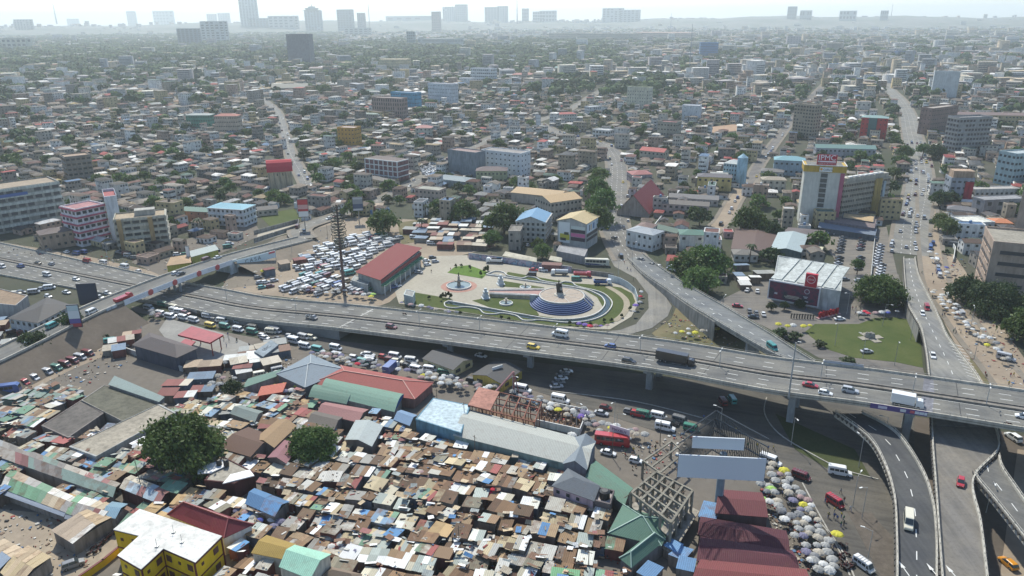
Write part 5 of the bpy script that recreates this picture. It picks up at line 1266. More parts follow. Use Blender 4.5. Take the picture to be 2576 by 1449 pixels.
rb('stair_block','pink two-storey guest house with slate hipped roof in the market',5.6,[(1392,1222),(1492,1258),(1505,1222),(1430,1180)],(.48,.37,.42),('hip',(.16,.18,.2),1.8),win=(.9,.9,2.2),floors=2,lm='the pink guest house') 
t,q,hh=rb('water_tower','open pink frame with a black water tank beside the pink guest house',4.5,[(1495,1265),(1535,1275),(1545,1240),(1508,1232)],(.14,.12,.12),('flat',(.45,.4,.38),.8),cat='water tower')
c=sum(q,Vector((0,0)))/4; m=M(); m.lathe((c.x,c.y,hh),[(1.3,0),(1.3,2),(.8,2.3)],14); m.build('water_tank',plain((.02,.02,.02),.5),t)
GRN=(.11,.2,.15)
rb('green_market_hall','green pitched market roof beside the pink guest house',3.6,[(1475,1200),(1570,1270),(1590,1228),(1500,1160)],(.2,.2,.2),('gable',GRN,1.2),lm='the green market roof',over=.3)
rb('green_pyramid_hall','largest green hipped roof beneath the concrete frame',4,[(1535,1340),(1660,1370),(1690,1310),(1570,1272)],(.2,.2,.2),('hip',GRN,2.6),lm='the largest green hipped roof',over=.6,ridge=plain((.25,.35,.3),.6))
rb('green_wing','green hipped wing jutting toward the lower edge',4,[(1562,1402),(1590,1425),(1670,1360),(1640,1340)],(.2,.2,.2),('hip',GRN,1.8),over=.5,ridge=plain((.25,.35,.3),.6))
for k,(pp,cc) in enumerate(((((1758,1345),(1985,1400),(1975,1335),(1765,1300)),(.1,.03,.04)),(((1755,1410),(2010,1440),(1990,1385),(1765,1350)),(.1,.03,.04)),(((1800,1290),(1930,1300),(1915,1240),(1812,1232)),(.16,.05,.055)),(((1740,1470),(2040,1500),(2025,1432),(1765,1408)),(.17,.05,.05)))):
    rb('maroon_shed',('maroon market shed directly under the wide maroon gutter','longest maroon market shed beside the umbrella alley','upper maroon market shed nearest the billboard frame','lowest reddish market shed at the lower edge')[k],4+.3*k,pp,(.12,.08,.08),('gable',cc,1.0),cat='market shed',lm=('the maroon market sheds' if k==1 else None),over=.3)
BL=(.12,.28,.5)
for k,pp in enumerate((((1680,1395),(1720,1410),(1745,1385),(1712,1375)),((1668,1372),(1700,1390),(1720,1372),(1690,1358)),((1600,1440),(1640,1460),(1670,1430),(1630,1412)),((1700,1430),(1745,1440),(1752,1408),(1708,1400)),((1755,1300),(1800,1312),(1812,1270),(1770,1262)),((1395,1475),(1425,1480),(1430,1450),(1402,1446)))):
    patchroof('tarpaulin_stall',('blue tarpaulin stall just under the concrete frame','small blue tarpaulin stall touching the green wing','blue tarpaulin stall at the lower edge left of the maroon sheds','square blue tarpaulin stall against the lowest maroon shed','tall blue tarpaulin stall behind the upper maroon shed','light blue stall roof low among rusty shacks')[k],3+.15*k,pp,[BL],1,1,sl=.3)
patchroof('blue_hip_roof','bright blue pitched market roof beside the rusty shacks',4,[(616,1268),(690,1300),(728,1262),(640,1228)],[(.09,.24,.45)],2,2,sl=1.3,lm='the bright blue pitched roof')
t,q,hh=rb('hexagonal_hall','dark red hall with white angular roof segments beneath the big tree',4.6,[(515,1210),(590,1218),(640,1190),(560,1150)],(.09,.03,.03),('flat',(.36,.33,.27),.3),lm='the dark red hall with white roof')
for pts in (((497,1170),(498,1152),(560,1136),(565,1152),(530,1168)),((560,1195),(640,1175),(628,1160),(580,1172))):
    pp=[P(x,y+22,5.1) for x,y in pts]; m=M(); m.prism([p.xy for p in pp],4.95,5.2); m.build('roof_slab',paint((.8,.8,.78),.5,.08),t)
for k in (0,1): v=P(552+k*18,1172,4.9); m=M(); m.lathe((v.x,v.y,4.9),[(.7,0),(.7,1.5),(.4,1.8)],12); m.build('water_tank',plain((.02,.02,.02),.5),t)
for nm,lb,h,pp,rc_ in (('brown_hall','long rust brown market roof behind the big dark tree',4.2,[(550,1125),(630,1148),(690,1100),(625,1075)],(.15,.085,.06)),('brown_hall','tan brown gabled market roof beside the small round tree',4.4,[(640,1105),(690,1125),(745,1072),(700,1055)],(.33,.22,.12)),
  ('market_hall','plum coloured market roof before the small round tree',3.8,[(675,1150),(720,1165),(750,1125),(712,1108)],(.26,.13,.14)),('blue_canopy_shed','slate blue flat stall roof beside the pale blue metal shed',4.2,[(992,1055),(1030,1070),(1048,1045),(1010,1032)],(.17,.26,.38)),
  ('white_sheet_shed','shed of pale metal sheets below the long green vaulted shed',4,[(870,1105),(935,1122),(962,1072),(895,1058)],(.5,.55,.53)),('brown_rib_shed','brown ribbed shed below the short vaulted shed',4,[(775,1062),(840,1080),(860,1050),(795,1035)],(.16,.14,.12)),
  ('rose_shed','rose coloured long shed roof below the long green vaulted shed',3.8,[(800,1038),(900,1062),(925,1030),(820,1012)],(.3,.15,.14)),('cream_front_shed','dark open shed with a white awning beside the big dark tree',4,[(580,1040),(640,1062),(660,1035),(605,1020)],(.2,.24,.22))):
    rb(nm,lb,h,pp,(.2,.17,.15),('gable',rc_,1.1),cat='market shed',over=.3)
# police post buildings under the flyover
bld('yellow_office','cream single-storey office under the flyover',(1066,922),(1140,950),10,902,(.6,.55,.32),('gable',(.1,.1,.1),1.4),1,(2.2,1.2,4.5),lm='the cream office under the flyover')
bld('yellow_post','mustard yellow office with striped sign under the flyover',(1190,965),(1262,988),12,942,(.55,.42,.1),('gable',(.1,.1,.1),1.4),1,(2.2,1.2,4.5),lm='the mustard office under the flyover')
# unfinished red frame
t=thing('unfinished_shed',P(1250,1020),'building frame','unfinished red oxide post and beam frame beside the long grey warehouse',landmark='the red oxide frame')
RO=paint((.22,.085,.055),.8,.3); A_=P(1175,1003,7); B_=P(1360,1020,7); C_=P(1330,1062,7); D_=P(1180,1035,7)
A_,B_,C_,D_=P(1178,1020,6.5),P(1345,1062,6.5),P(1362,1012,6.5),P(1205,975,6.5)
for i in range(7):
    a=A_.lerp(B_,i/6); b=D_.lerp(C_,i/6); m=M(); m.tube(a,b,.22,n=4); m.build('beam',RO,t)
    for j in range(4): v=a.lerp(b,j/3); m=M(); m.tube((v.x,v.y,0),v,.2,n=4); m.build('post',RO,t)
for j in range(4): m=M(); m.tube(A_.lerp(D_,j/3),B_.lerp(C_,j/3),.2,n=4); m.build('beam',RO,t)
m=M(); m.prism([p.xy for p in (A_,A_.lerp(B_,.34),D_.lerp(C_,.34),D_)],6.6,6.75); m.build('roof_panel',paint((.4,.19,.14),.8,.4),t)
m=M(); m.prism([p.xy for p in (A_,B_,C_,D_)],0.1,.2); m.build('floor_slab',ground((.2,.12,.08),(.14,.1,.07),.1,.8,key='site_earth'),t)
excl([A_,B_,C_,D_],2)
t=thing('post_field',P(1420,1075),'building site','field of bare concrete stub posts inside a walled site',landmark='the site of stub posts')
A_,B_,C_,D_=P(1345,1070,.1),P(1458,1095,.1),P(1478,1045,.1),P(1365,1022,.1)
m=M(); m.prism([p.xy for p in (A_,B_,C_,D_)],0.1,.16); m.build('floor_slab',ground((.19,.12,.08),(.14,.1,.07),.1,.8,key='site_earth'),t); excl([A_,B_,C_,D_],2)
for i in range(9):
    for j in range(5): v=A_.lerp(B_,(i+.5)/9).lerp(D_.lerp(C_,(i+.5)/9),(j+.5)/5); m=M(); m.box((v.x,v.y,random.uniform(.6,1.4)),(.35,.35,random.uniform(1.5,2.8)),.4); m.build('post',paint((.36,.26,.2)),t)
for a,b in ((A_,B_),(B_,C_),(C_,D_)): d=b-a; m=M(); m.box((*(a+b).xy/2,1.2),(d.length,.25,2.2),math.atan2(d.y,d.x)); m.build('wall',WHITE,t)
# big concrete frame
t=thing('unfinished_block',P(1660,1300),'building frame','bare concrete roof frame of a half-built market block',landmark='the bare concrete frame')
CF_=paint((.27,.25,.2),.9,.5)
A_,B_,C_,D_=[P(x,y,8.5) for x,y in ((1588,1240),(1688,1316),(1742,1235),(1650,1188))]
NU,NV=4,4
for i in range(NU+1):
    a,b=A_.lerp(B_,i/NU),D_.lerp(C_,i/NU); m=M(); m.tube(a,b,.35,n=4); m.build('beam',CF_,t)
for j in range(NV+1):
    a,b=A_.lerp(D_,j/NV),B_.lerp(C_,j/NV); m=M(); m.tube(a,b,.35,n=4); m.build('beam',CF_,t)
for i in range(NU+1):
    for j in range(NV+1):
        v=A_.lerp(B_,i/NU).lerp(D_.lerp(C_,i/NU),j/NV); m=M(); m.box((v.x,v.y,4.25),(.5,.5,8.5),.5); m.build('post',CF_,t)
for i in range(24):
    u_=random.random(); v_=random.random(); p=A_.lerp(B_,u_).lerp(D_.lerp(C_,u_),v_); r_=p+Vector((random.uniform(-3,3),random.uniform(-3,3),-random.uniform(.3,3))); m=M(); m.tube(p,r_,.1,n=4); m.build('scaffold_pole',BARK,t)
for z,g in ((4.6,.0),(2.4,.3)):
    cc=(A_+B_+C_+D_)/4; m=M(); m.prism([ (p+(p-cc)*g).xy for p in (A_,B_,C_,D_)],z-.15,z+.1); m.build('floor_slab',paint((.34,.31,.26),.9,.5),t)
excl([A_,B_,C_,D_],5)
A2,B2,C2,D2=[P(x,y,5.5) for x,y in ((1618,1160),(1660,1190),(1720,1140),(1690,1110))]
for a,b in ((A2,B2),(B2,C2),(C2,D2),(D2,A2),(A2.lerp(B2,.5),D2.lerp(C2,.5))): m=M(); m.tube(a,b,.3,n=4); m.build('beam',CF_,t)
for v in (A2,B2,C2,D2): m=M(); m.box((v.x,v.y,2.75),(.5,.5,5.5),.5); m.build('post',CF_,t)
# gantry billboard: triangular steel frame with white boards
t=thing('billboard_gantry',P(1808,1250),'billboard','huge triangular steel billboard gantry with two blank white boards',landmark='the triangular billboard gantry')
v0=P(1805,1290,0); m=M(); m.tube((v0.x,v0.y,0),(v0.x,v0.y,17),1.0,.9,12); m.build('mast',paint((.22,.28,.33),.5,.2),t)
L_,R_,T_=P(1703,1205,15),P(1921,1215,15),None
Lb_=P(1703,1199,15); Rb_=P(1921,1210,15); X_=(Rb_-Lb_).normalized(); wdt=(Rb_-Lb_).length; Yv=UP
mid_=(Lb_+Rb_)/2; zt=hgt(Lb_,1143)
m=M(); panel(m,(mid_.x,mid_.y,15+(zt-15)/2),X_,UP,wdt,zt-15,.3); m.build('board',plain((.62,.66,.7),.4),t)
a=P(1750,1142,zt+.5); 
m2w=wdt*.6; m=M(); panel(m,(mid_.x-.3,mid_.y+3.0,zt+1.6),X_,UP,m2w,3.0,.3); m.build('board',plain((.62,.66,.7),.4),t)
back=Vector((-X_.y,X_.x,0)); 
if back.y<0: back=-back
apex=mid_+back*12; 
for z in (15.2,zt-.3,zt+3,zt+5):
    for a_,b_ in ((Lb_,apex),(Rb_,apex)):
        m=M(); m.tube((a_.x,a_.y,z),(b_.x,b_.y,z),.16,n=5); m.build('truss_chord',plain((.045,.055,.065),.6,.3),t)
m=M()
for a_,b_ in ((Lb_,apex),(Rb_,apex)):
    for k in range(31):
        p=a_.lerp(b_,k/30); r_=a_.lerp(b_,min(1,(k+1)/30)); zz=zt+2+3.5*k/30; m.tube((p.x,p.y,15),(p.x,p.y,zz),.09,n=4); m.tube((p.x,p.y,15),(r_.x,r_.y,zz),.05,n=4)
for k in range(14):
    p=Lb_.lerp(Rb_,k/13); m.tube((p.x,p.y,15),(apex.x,apex.y,zt+2),.06,n=4)
m.build('lattice',plain((.045,.055,.065),.6,.3),t,'stuff')
m=M()
for k in range(7): 
    p=Lb_.lerp(Rb_,k/6); m.tube((p.x,p.y,14.8),(v0.x,v0.y,15),.12,n=4)
m.build('brace',STEEL,t)
# --------- random shacks
SHC={'rust':[(.2,.12,.065),(.15,.09,.05),(.26,.16,.085),(.34,.24,.14),(.42,.4,.34),(.52,.51,.46),(.1,.065,.04),(.17,.1,.055),(.38,.32,.2),(.24,.22,.16),(.3,.29,.26)],
 'mix':[(.32,.1,.09),(.16,.28,.2),(.3,.33,.31),(.42,.37,.26),(.46,.32,.16),(.2,.3,.4),(.62,.6,.5),(.22,.15,.09),(.17,.3,.2)],
 'pale':[(.66,.66,.58),(.54,.5,.38),(.52,.43,.27),(.78,.78,.73),(.3,.2,.11),(.36,.4,.36),(.26,.17,.1),(.45,.44,.4)]}
SHN={'rust':'rusty brown','mix':'multi-coloured','pale':'pale patched'}
MKT=[P(x,y).xy for x,y in ((-70,1000),(100,965),(200,1000),(330,1090),(420,1040),(640,1000),(780,1010),(1010,1060),(1060,1095),(1150,1120),(1480,1195),(1560,1290),(1650,1400),(1700,1500),(1700,1560),(-120,1560))]
MKp=np.array([(p.x,p.y) for p in MKT])
flatneg=[]
ux,uy=math.cos(R(-17)),math.sin(R(-17)); vx,vy=-uy,ux
# trees stand in the market: keep their feet clear
TREES_FG=[((472,1186),10.4,15.5,'big',1,'huge dark green spreading tree towering over the market roofs','the huge dark market tree'),((792,1160),6.6,9.5,'big',0,'round dense tree among the brown market roofs','the round market tree'),((588,1000),3.6,6,'mid',3,'thin brownish tree beside the umbrellas',None),((510,1215),3.3,5.5,'mid',2,'small bright tree beside the dark red hall',None)]
for (x,y),r_,h,k,v,lb,lm in TREES_FG:
    p=P(x,y); ang=np.linspace(0,6.28,12,endpoint=False); EXCL.append(np.stack([p.x+np.cos(ang)*r_*.5,p.y+np.sin(ang)*r_*.5],1))
SHACKS=[]
cx0,cy0=MKp.mean(0)
row=-120.
while row<160:
    colp=-220.+random.uniform(0,4); dep=random.uniform(3.3,4.9)
    while colp<240:
        L=random.choice((random.uniform(2.6,4.4),random.uniform(3.5,6.5))); x=cx0+ux*(colp+L/2)+vx*row; y=cy0+uy*(colp+L/2)+vy*row
        if inpoly(x,y,MKp): SHACKS.append([x,y,L,dep])
        colp+=L+(random.uniform(.05,.5) if random.random()<.84 else random.uniform(1.6,2.6))
    row+=dep+random.choice((.15,.3,.5,1.7))
sx=np.array([s_[0] for s_ in SHACKS]); sy=np.array([s_[1] for s_ in SHACKS]); bk=blocked(sx,sy)
# also test the corners
for du,dv in ((.38,0),(-.38,0)):
    Ls=np.array([s_[2] for s_ in SHACKS])*du; Ds=np.array([s_[3] for s_ in SHACKS])*dv; bk|=blocked(sx+ux*Ls+vx*Ds, sy+uy*Ls+vy*Ds)
pj=[proj((x,y,3)) for x,y in zip(sx,sy)]
SHACKS=[s_ for s_,b_,(a_,c_) in zip(SHACKS,bk,pj) if not b_ and -40<a_<1750 and c_<1500]
SHACKS.sort(key=lambda s_: s_[0]**2+s_[1]**2)
print('SHACKS',len(SHACKS))
rzS=R(-17)
WALLS_S=[paint((.19,.15,.12),.9,.5),paint((.2,.08,.07),.9,.4),paint((.14,.17,.21),.9,.4),paint((.3,.27,.23),.9,.5)]
restM=M()
for n_i,(x,y,L,D) in enumerate(SHACKS):
    px,py=proj((x,y,3))
    kind='mix' if (px<520 or py<1060) else random.choices(('rust','pale','mix'),(.57,.28,.15))[0]
    h=random.uniform(2.3,3.9); sl=random.uniform(-.6,.6); SHACKS[n_i].append(h); rz=rzS+random.gauss(0,.09); ca,sa=math.cos(rz),math.sin(rz)
    single=n_i<310
    cols=SHC[kind]; dom=random.choice(cols)
    if single:
        o=thing('market_shack',(x,y,0),'shack',desc='%s %s'%(SHN[kind],random.choice(('tin market shack','low market shack','lean-to market shack'))),group='tin market shacks',rz=rz)
        m=M(); m.prism([(-L/2+.15,-D/2+.15),(L/2-.15,-D/2+.15),(L/2-.15,D/2-.15),(-L/2+.15,D/2-.15)],0,h-.35); put('wall',m.mesh('wall',random.choice(WALLS_S)),o)
    ns=max(1,int(round(L/random.choice((1.4,2.0,2.8))))); nr=1 if D<4.3 or random.random()<.4 else 2
    if n_i>=600: break
    for i in range(ns):
        for j in range(nr):
            c_=dom if random.random()<.5 else random.choice(cols)
            if random.random()<.06: c_=(.78,.78,.76)
            if random.random()<.02: c_=(.12,.28,.5)
            u0=-L/2+L*i/ns; u1=-L/2+L*(i+1)/ns+.05; v0=-D/2-.2+ (D+.4)*j/nr; v1=-D/2-.2+(D+.4)*(j+1)/nr+.1*(j<nr-1)
            e=random.uniform(-.12,.12); tz=random.uniform(0,.09)
            zf=lambda v:h+sl*(v/D)+tz
            pts=[(u0,v0+e),(u1,v0+e+random.uniform(-.08,.08)),(u1+random.uniform(-.06,.06),v1+e),(u0,v1+e)]
            if single:
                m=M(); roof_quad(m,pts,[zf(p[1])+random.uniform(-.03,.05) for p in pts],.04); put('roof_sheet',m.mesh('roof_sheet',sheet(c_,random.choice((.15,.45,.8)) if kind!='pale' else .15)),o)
            else:
                pw=[(x+a*ca-b*sa,y+a*sa+b*ca) for a,b in pts]; restM.cur=random.randrange(4); roof_quad(restM,pw,[zf(p[1]) for p in pts],.04)
    if not single:
        pw=[(x+a*ca-b*sa,y+a*sa+b*ca) for a,b in ((-L/2+.15,-D/2+.15),(L/2-.15,-D/2+.15),(L/2-.15,D/2-.15),(-L/2+.15,D/2-.15))]; restM.cur=3; restM.prism(pw,0,h-.35)
if restM.v: restM.build('market_shacks',[sheet((.2,.115,.075),.5),sheet((.33,.34,.34),.3),sheet((.4,.36,.3),.4),sheet((.2,.28,.24),.4)],None,'stuff')
# odd sheets laid across gaps between the shacks
lm_=M(); lc=[sheet(c_,.4) for c_ in ((.2,.115,.075),(.42,.36,.27),(.75,.75,.72),(.33,.36,.34),(.3,.13,.12),(.12,.27,.48),(.5,.4,.26))]
for k in range(760):
    s_=random.choice(SHACKS); a=random.uniform(-.65,.65)*s_[2]; b=random.choice((-1,1))*random.uniform(.35,.7)*s_[3]; x=s_[0]+ux*a+vx*b; y=s_[1]+uy*a+vy*b; z=random.uniform(2.5,4.2); r_=rzS+random.gauss(0,.25); w_=random.uniform(.8,2.6); d_=random.uniform(.6,1.8); ca,sa=math.cos(r_),math.sin(r_)
    lm_.cur=random.choices(range(7),(8,4,3,4,.6,.4,3))[0]; t_=random.uniform(-.35,.35); pts=[(x+p*ca-q_*sa,y+p*sa+q_*ca) for p,q_ in ((-w_/2,-d_/2),(w_/2,-d_/2),(w_/2,d_/2),(-w_/2,d_/2))]; roof_quad(lm_,pts,(z-t_,z-t_+.1,z+t_,z+t_),.04)
lm_.build('loose_sheets',lc,None,'stuff')
# loose goods, planks, tyres and bags on roofs and in alleys: a mass nobody could count
gm=M(); gc=[paint(c_,.9,.3) for c_ in ((.6,.58,.52),(.2,.14,.1),(.06,.06,.06),(.35,.28,.2),(.3,.08,.07),(.1,.18,.3),(.45,.4,.33))]
for k in range(6500):
    s_=random.choice(SHACKS[:420]); a=random.uniform(-.6,.6)*s_[2]; b=random.uniform(-.7,.7)*s_[3]
    x=s_[0]+ux*a+vx*b; y=s_[1]+uy*a+vy*b
    onr=abs(a)<.45*s_[2] and abs(b)<.45*s_[3]
    if onr and random.random()<.72: continue
    if len(s_)<5: continue
    z=s_[4]+.12 if onr else random.uniform(.2,1.6); gm.cur=random.randrange(7)
    w_=random.choice((.2,.3,.5,1.3)); gm.box((x,y,z),(w_,random.uniform(.12,.5),random.uniform(.08,.3)),random.uniform(0,3))
gm.build('market_goods',gc,None,'stuff')
# ============================================================ the park
def K(u,v): return (992.8+u*.2708, 590.3+v*.2708)
def Kp(u,v,z=.3): return P(*K(u,v),z)
PLZ=ground((.4,.37,.3),(.34,.31,.25),.06,.7,key='plaza_paving')
flat('plaza',[K(*p) for p in ((40,640),(0,520),(150,380),(240,300),(330,200),(850,185),(1010,270),(1560,330),(2030,400),(2120,440),(2230,560),(2260,650),(2200,760),(2000,880),(1500,860),(700,730))],.14,PLZ)
excl([Kp(*p) for p in ((-60,700),(-60,300),(230,160),(2200,150),(2500,500),(2500,900),(700,900))],3)
flat('lawn',[K(*p) for p in ((60,628),(480,690),(1150,800),(1500,850),(1900,860),(2060,800),(2190,690),(2235,620),(2205,545),(2100,490),(1950,470),(1650,450),(1050,345),(1040,370),(1150,400),(1500,465),(1750,510),(1880,580),(1940,680),(1900,740),(1750,780),(1500,775),(900,690),(500,612),(540,597),(195,537))],.2,GRASS)
flat('lawn',[K(*p) for p in ((720,612),(880,580),(1300,605),(1285,668),(1340,740),(1330,765),(900,682))],.2,GRASS)
flat('lawn',[K(*p) for p in ((1020,430),(1390,490),(1380,507),(1290,500),(1010,482),(985,440))],.2,GRASS)
flat('bright_lawn',[K(*p) for p in ((490,352),(560,297),(690,283),(875,350),(812,407))],.22,GRASS_B)
pl=smooth([Kp(u,v,.26) for u,v in ((1975,480),(2080,540),(2150,610),(2150,690),(2100,760),(2040,800))],5); m=M(); ribbon(m,side(pl,-1.3),side(pl,1.3),-.05,0); struct('worn_path',m,ground((.36,.31,.23),(.28,.25,.18),.1,1,key='worn_path'))
c=Kp(597,478,.2); m=M(); m.lathe((c.x,c.y,.14),[(8.2,.0),(8.2,.03),(.01,.04)],40); struct('red_paving_ring',m,ground((.42,.25,.2),(.36,.2,.16),.2,1,key='red_paving'))
KW=paint((.62,.61,.56),.7,.15)
WATER=plain((.02,.035,.03),.12,0,'pond_water')
L1=smooth([Kp(u,v,.3) for u,v in ((500,620),(900,693),(1200,748),(1450,787),(1650,788),(1800,765),(1900,720),(1952,650),(1930,590),(1860,545),(1750,507),(1500,468),(1200,425),(850,372))],5)
L2=smooth([Kp(u,v,.3) for u,v in ((500,620),(462,640),(480,675),(560,684),(660,675),(780,695),(830,735),(920,742),(1000,733),(1125,755),(1190,797),(1270,802),(1350,795),(1600,820),(1800,803),(1950,745),(2020,655),(1990,590),(1900,533),(1700,485),(1650,450),(1580,440),(1510,452),(1370,432),(1310,402),(1240,392),(1180,406),(1050,383),(1010,352),(930,343),(850,372))],4)
pc=thing('planter_channel',(c.x+40,c.y-5,0),'water channel','white kerbed water channel looping around the oval park',landmark='the white kerbed channel')
m=M(); ribbon(m,side(L1,-.22),side(L1,.22),-.25,.5); m.build('inner_kerb',KW,pc)
m=M(); ribbon(m,side(L2,-.2),side(L2,.2),-.25,.45); m.build('outer_kerb',KW,pc)
m=M(); ribbon(m,side(L1,.5),side(L1,2.3),-.1,-.02); m.build('water',WATER,pc)
def fountain(c,r,label,tiers=2,fig=True,lm=None):
    o=thing('fountain',(c.x,c.y,0),'fountain',label,landmark=lm); m=M()
    m.lathe((c.x,c.y,.1),[(r,0),(r,.7),(r-.35,.75),(r-.45,.3)],36,cap=False); m.build('basin',KW,o)
    m=M(); m.lathe((c.x,c.y,.1),[(r-.4,.3),(r-.4,.45),(.01,.46)],30); m.build('water',plain((.2,.25,.24),.2),o)
    m=M(); m.lathe((c.x,c.y,.4),[(r*.16,0),(r*.12,r*.3),(r*.36,r*.42),(r*.4,r*.52),(r*.1,r*.5),(r*.08,r*.75),(r*.2,r*.82),(r*.05,r*.85)],16); m.build('pedestal',paint((.4,.36,.3)),o)
    if fig:
        z=.4+r*.85; m=M(); m.tube((c.x,c.y,z),(c.x,c.y,z+1.1),.28,.2,7); m.tube((c.x,c.y,z+1.1),(c.x+.1,c.y,z+1.5),.17,.12,7); m.tube((c.x,c.y,z+1),(c.x+.7,c.y,z+1.3),.1,.06,5); m.tube((c.x,c.y,z+1),(c.x-.6,c.y,z+.7),.1,.06,5); m.build('statue',paint((.08,.06,.05)),o)
    return o
fountain(c,5.7,'large round white-rimmed fountain with a bronze figure on red paving',lm='the large round fountain')
fountain(Kp(1035,640),2.9,'small round fountain on the lawn below the walkway',fig=False,lm='the small lawn fountain')
fountain(Kp(1215,492),2.6,'half hidden small fountain behind the walkway',fig=False)
# walkway
W=[Kp(u,v,1.4) for u,v in ((880,553),(1310,573),(1392,508),(880,512))]
wk=thing('walkway',(W[0].x,W[0].y,0),'walkway','raised pink paved walkway with white side walls leading to the stage'); m=M(); m.prism([p.xy for p in W],.1,1.3); m.build('retaining_wall',paint((.45,.4,.28)),wk)
m=M(); m.prism([p.xy for p in W],1.3,1.42); m.build('paving',ground((.42,.27,.24),(.38,.24,.21),.2,1,key='pink_paving'),wk)
for a,b in ((W[0],W[1]),(W[3],W[2])):
    for o_ in (0,1.2):
        d=b-a; n_=Vector((-d.y,d.x,0)).normalized()*(o_ if a is W[0] else -o_); m=M(); m.box((*((a+b)/2+n_).xy,1.65),(d.length,.35,.6),math.atan2(d.y,d.x)); m.build('side_wall',KW,wk)
# stage
sc_c=Kp(1548,562,4.0); st=thing('stage',(sc_c.x,sc_c.y,0),'amphitheatre','round beige stage with blue stepped seating spreading below it',landmark='the blue-stepped stage')
r0=9.6; RAD=12.6; cc=(sc_c.x+.2,sc_c.y,0)
m=M(); m.lathe(cc,[(r0,0),(r0,3.95),(.01,4.0)],48); m.build('platform',ground((.42,.35,.28),(.38,.32,.26),.2,.8,key='stage_paving'),st)
m=M(); m.lathe(cc,[(r0+.05,3.7),(r0+.05,4.15),(r0-.3,4.18),(r0-.32,4.0)],48,cap=False); m.build('rim',KW,st)
for k in range(4):
    a=k*math.pi/4+.3; d=Vector((math.cos(a),math.sin(a),0)); m=M(); m.box((cc[0],cc[1],4.03),(r0*2-1,.18,.02),a); m.build('paving_line',KW,st)
a0,a1=R(178),R(335); bl_=[(.03,.05,.17),(.025,.045,.15),(.03,.06,.19),(.04,.08,.21),(.05,.09,.22),(.06,.11,.24)]
for k in range(6):
    z1=.7+.55*k; rr=RAD+1.0-(RAD+1.0-r0)*k/6
    m=M(); m.lathe(cc,[(rr,z1-.75),(rr,z1),(r0-.2,z1)],44,None,a0,a1); m.build('step',plain(bl_[k],.5),st)
    m=M(); m.lathe(cc,[(rr+.02,z1-.07),(rr+.02,z1+.03),(rr-.12,z1+.03)],44,None,a0,a1); m.build('step_edge',plain((.12,.2,.36),.6),st)
for k in range(5):
    a=R(336)+k*R(13); d=Vector((math.cos(a),math.sin(a),0)); m=M(); p=Vector(cc)+d*(r0+.1); q=Vector(cc)+d*(RAD+1.2); m.tube((p.x,p.y,4.1),(q.x,q.y,.3),.28,n=4); m.build('rib',KW,st)
    if k<4:
        a2=a+R(13); d2=Vector((math.cos(a2),math.sin(a2),0)); m=M(); f=lambda t,dd:Vector(cc)+dd*(r0+(RAD+1.2-r0)*t)+Vector((0,0,4.1-3.8*t-.15)); m.face([f(.1,d),f(.9,d),f(.9,d2),f(.1,d2)]); m.build('blue_panel',plain((.05,.08,.22),.4),st)
m=M(); e=Kp(1290,650,.3); e2=Kp(1310,575,4.0); m.box((e.x+1.0,e.y+2,2),(1,5,4),R(75)); m.build('end_wall',paint((.5,.52,.5)),st)
mo=thing('monument',(sc_c.x-.6,sc_c.y+.5,4),'monument','dark tilted memorial slab with a figure in the middle of the stage'); x,y=sc_c.x-.6,sc_c.y+.5
m=M(); m.lathe((x,y,4),[(2.6,0),(2.4,.35),(1.6,.5),(1.4,1.2),(.01,1.3)],14); m.build('base',paint((.5,.47,.4)),mo)
m=M(); m.hexa([(x-1.3,y-.7,5.0),(x+1.3,y-.9,5.0),(x+1.3,y+.6,5.0),(x-1.3,y+.8,5.0)],[(x-1.7,y-.2,9),(x+.7,y-.4,9.3),(x+.7,y+.8,9.3),(x-1.7,y+1,9)]); m.build('slab',paint((.05,.045,.04),.5,.2),mo)
m=M(); m.tube((x+.5,y-.8,6.4),(x+.55,y-.75,7.6),.4,.5,8); m.build('relief',paint((.45,.45,.42)),mo)
m=M(); m.tube((x-.5,y,9),(x-.5,y,10.3),.28,.22,7); m.tube((x-.5,y,10.3),(x-.5,y,10.8),.16,.14,7); m.tube((x-.5,y,10.1),(x+.2,y,10.6),.09,n=5); m.build('figure',paint((.05,.04,.035)),mo)
for (u,v),lb in (((985,462),'white stepped pedestal with an urn beside the upper lawn'),((845,590),'pale blue grey pedestal monument at the start of the walkway')):
    p=Kp(u,v,.2); o=thing('pedestal',(p.x,p.y,0),'pedestal',lb); z=0
    for w_,h_ in ((3.4,.5),(2.4,1.4),(1.8,1.2),(2.2,.25),(1.1,1.3)): m=M(); m.box((p.x,p.y,z+h_/2+.1),(w_,w_,h_),.3); m.build('block',paint((.6,.64,.64),.6,.2),o); z+=h_
# cypresses and shrubs
SHRUB=[crown_mesh('s%d'%i,40,10,.22,LEAF_D,1.0,70+i) for i in range(2)]
def shrub(p,r,h,desc,group,nm='shrub'):
    o=thing(nm,(p.x,p.y,p.z),'shrub',desc=desc,group=group,rz=random.uniform(0,6)); c=bpy.data.objects.new('foliage',random.choice(SHRUB)); COL.objects.link(c); c.parent=o; c.scale=(r,r,h*.62); c.location=(0,0,h*.42); return o
for u,v in ((430,610),(450,590),(478,590),(502,582),(522,600),(800,385),(832,352),(846,345),(862,348),(866,332),(700,330)): shrub(Kp(u,v,.2),.75,3.2,'dark clipped columnar shrub','clipped shrubs of the park')
for u,v in ((1625,838),(1690,845),(1750,850),(1820,848),(1945,812),(2015,810),(1060,800),(990,785),(610,745),(320,600),(620,300),(570,300),(2110,770),(2185,700)): shrub(Kp(u,v,.2),.8,1.9,'small dark shrub on the park lawn','small shrubs of the park')
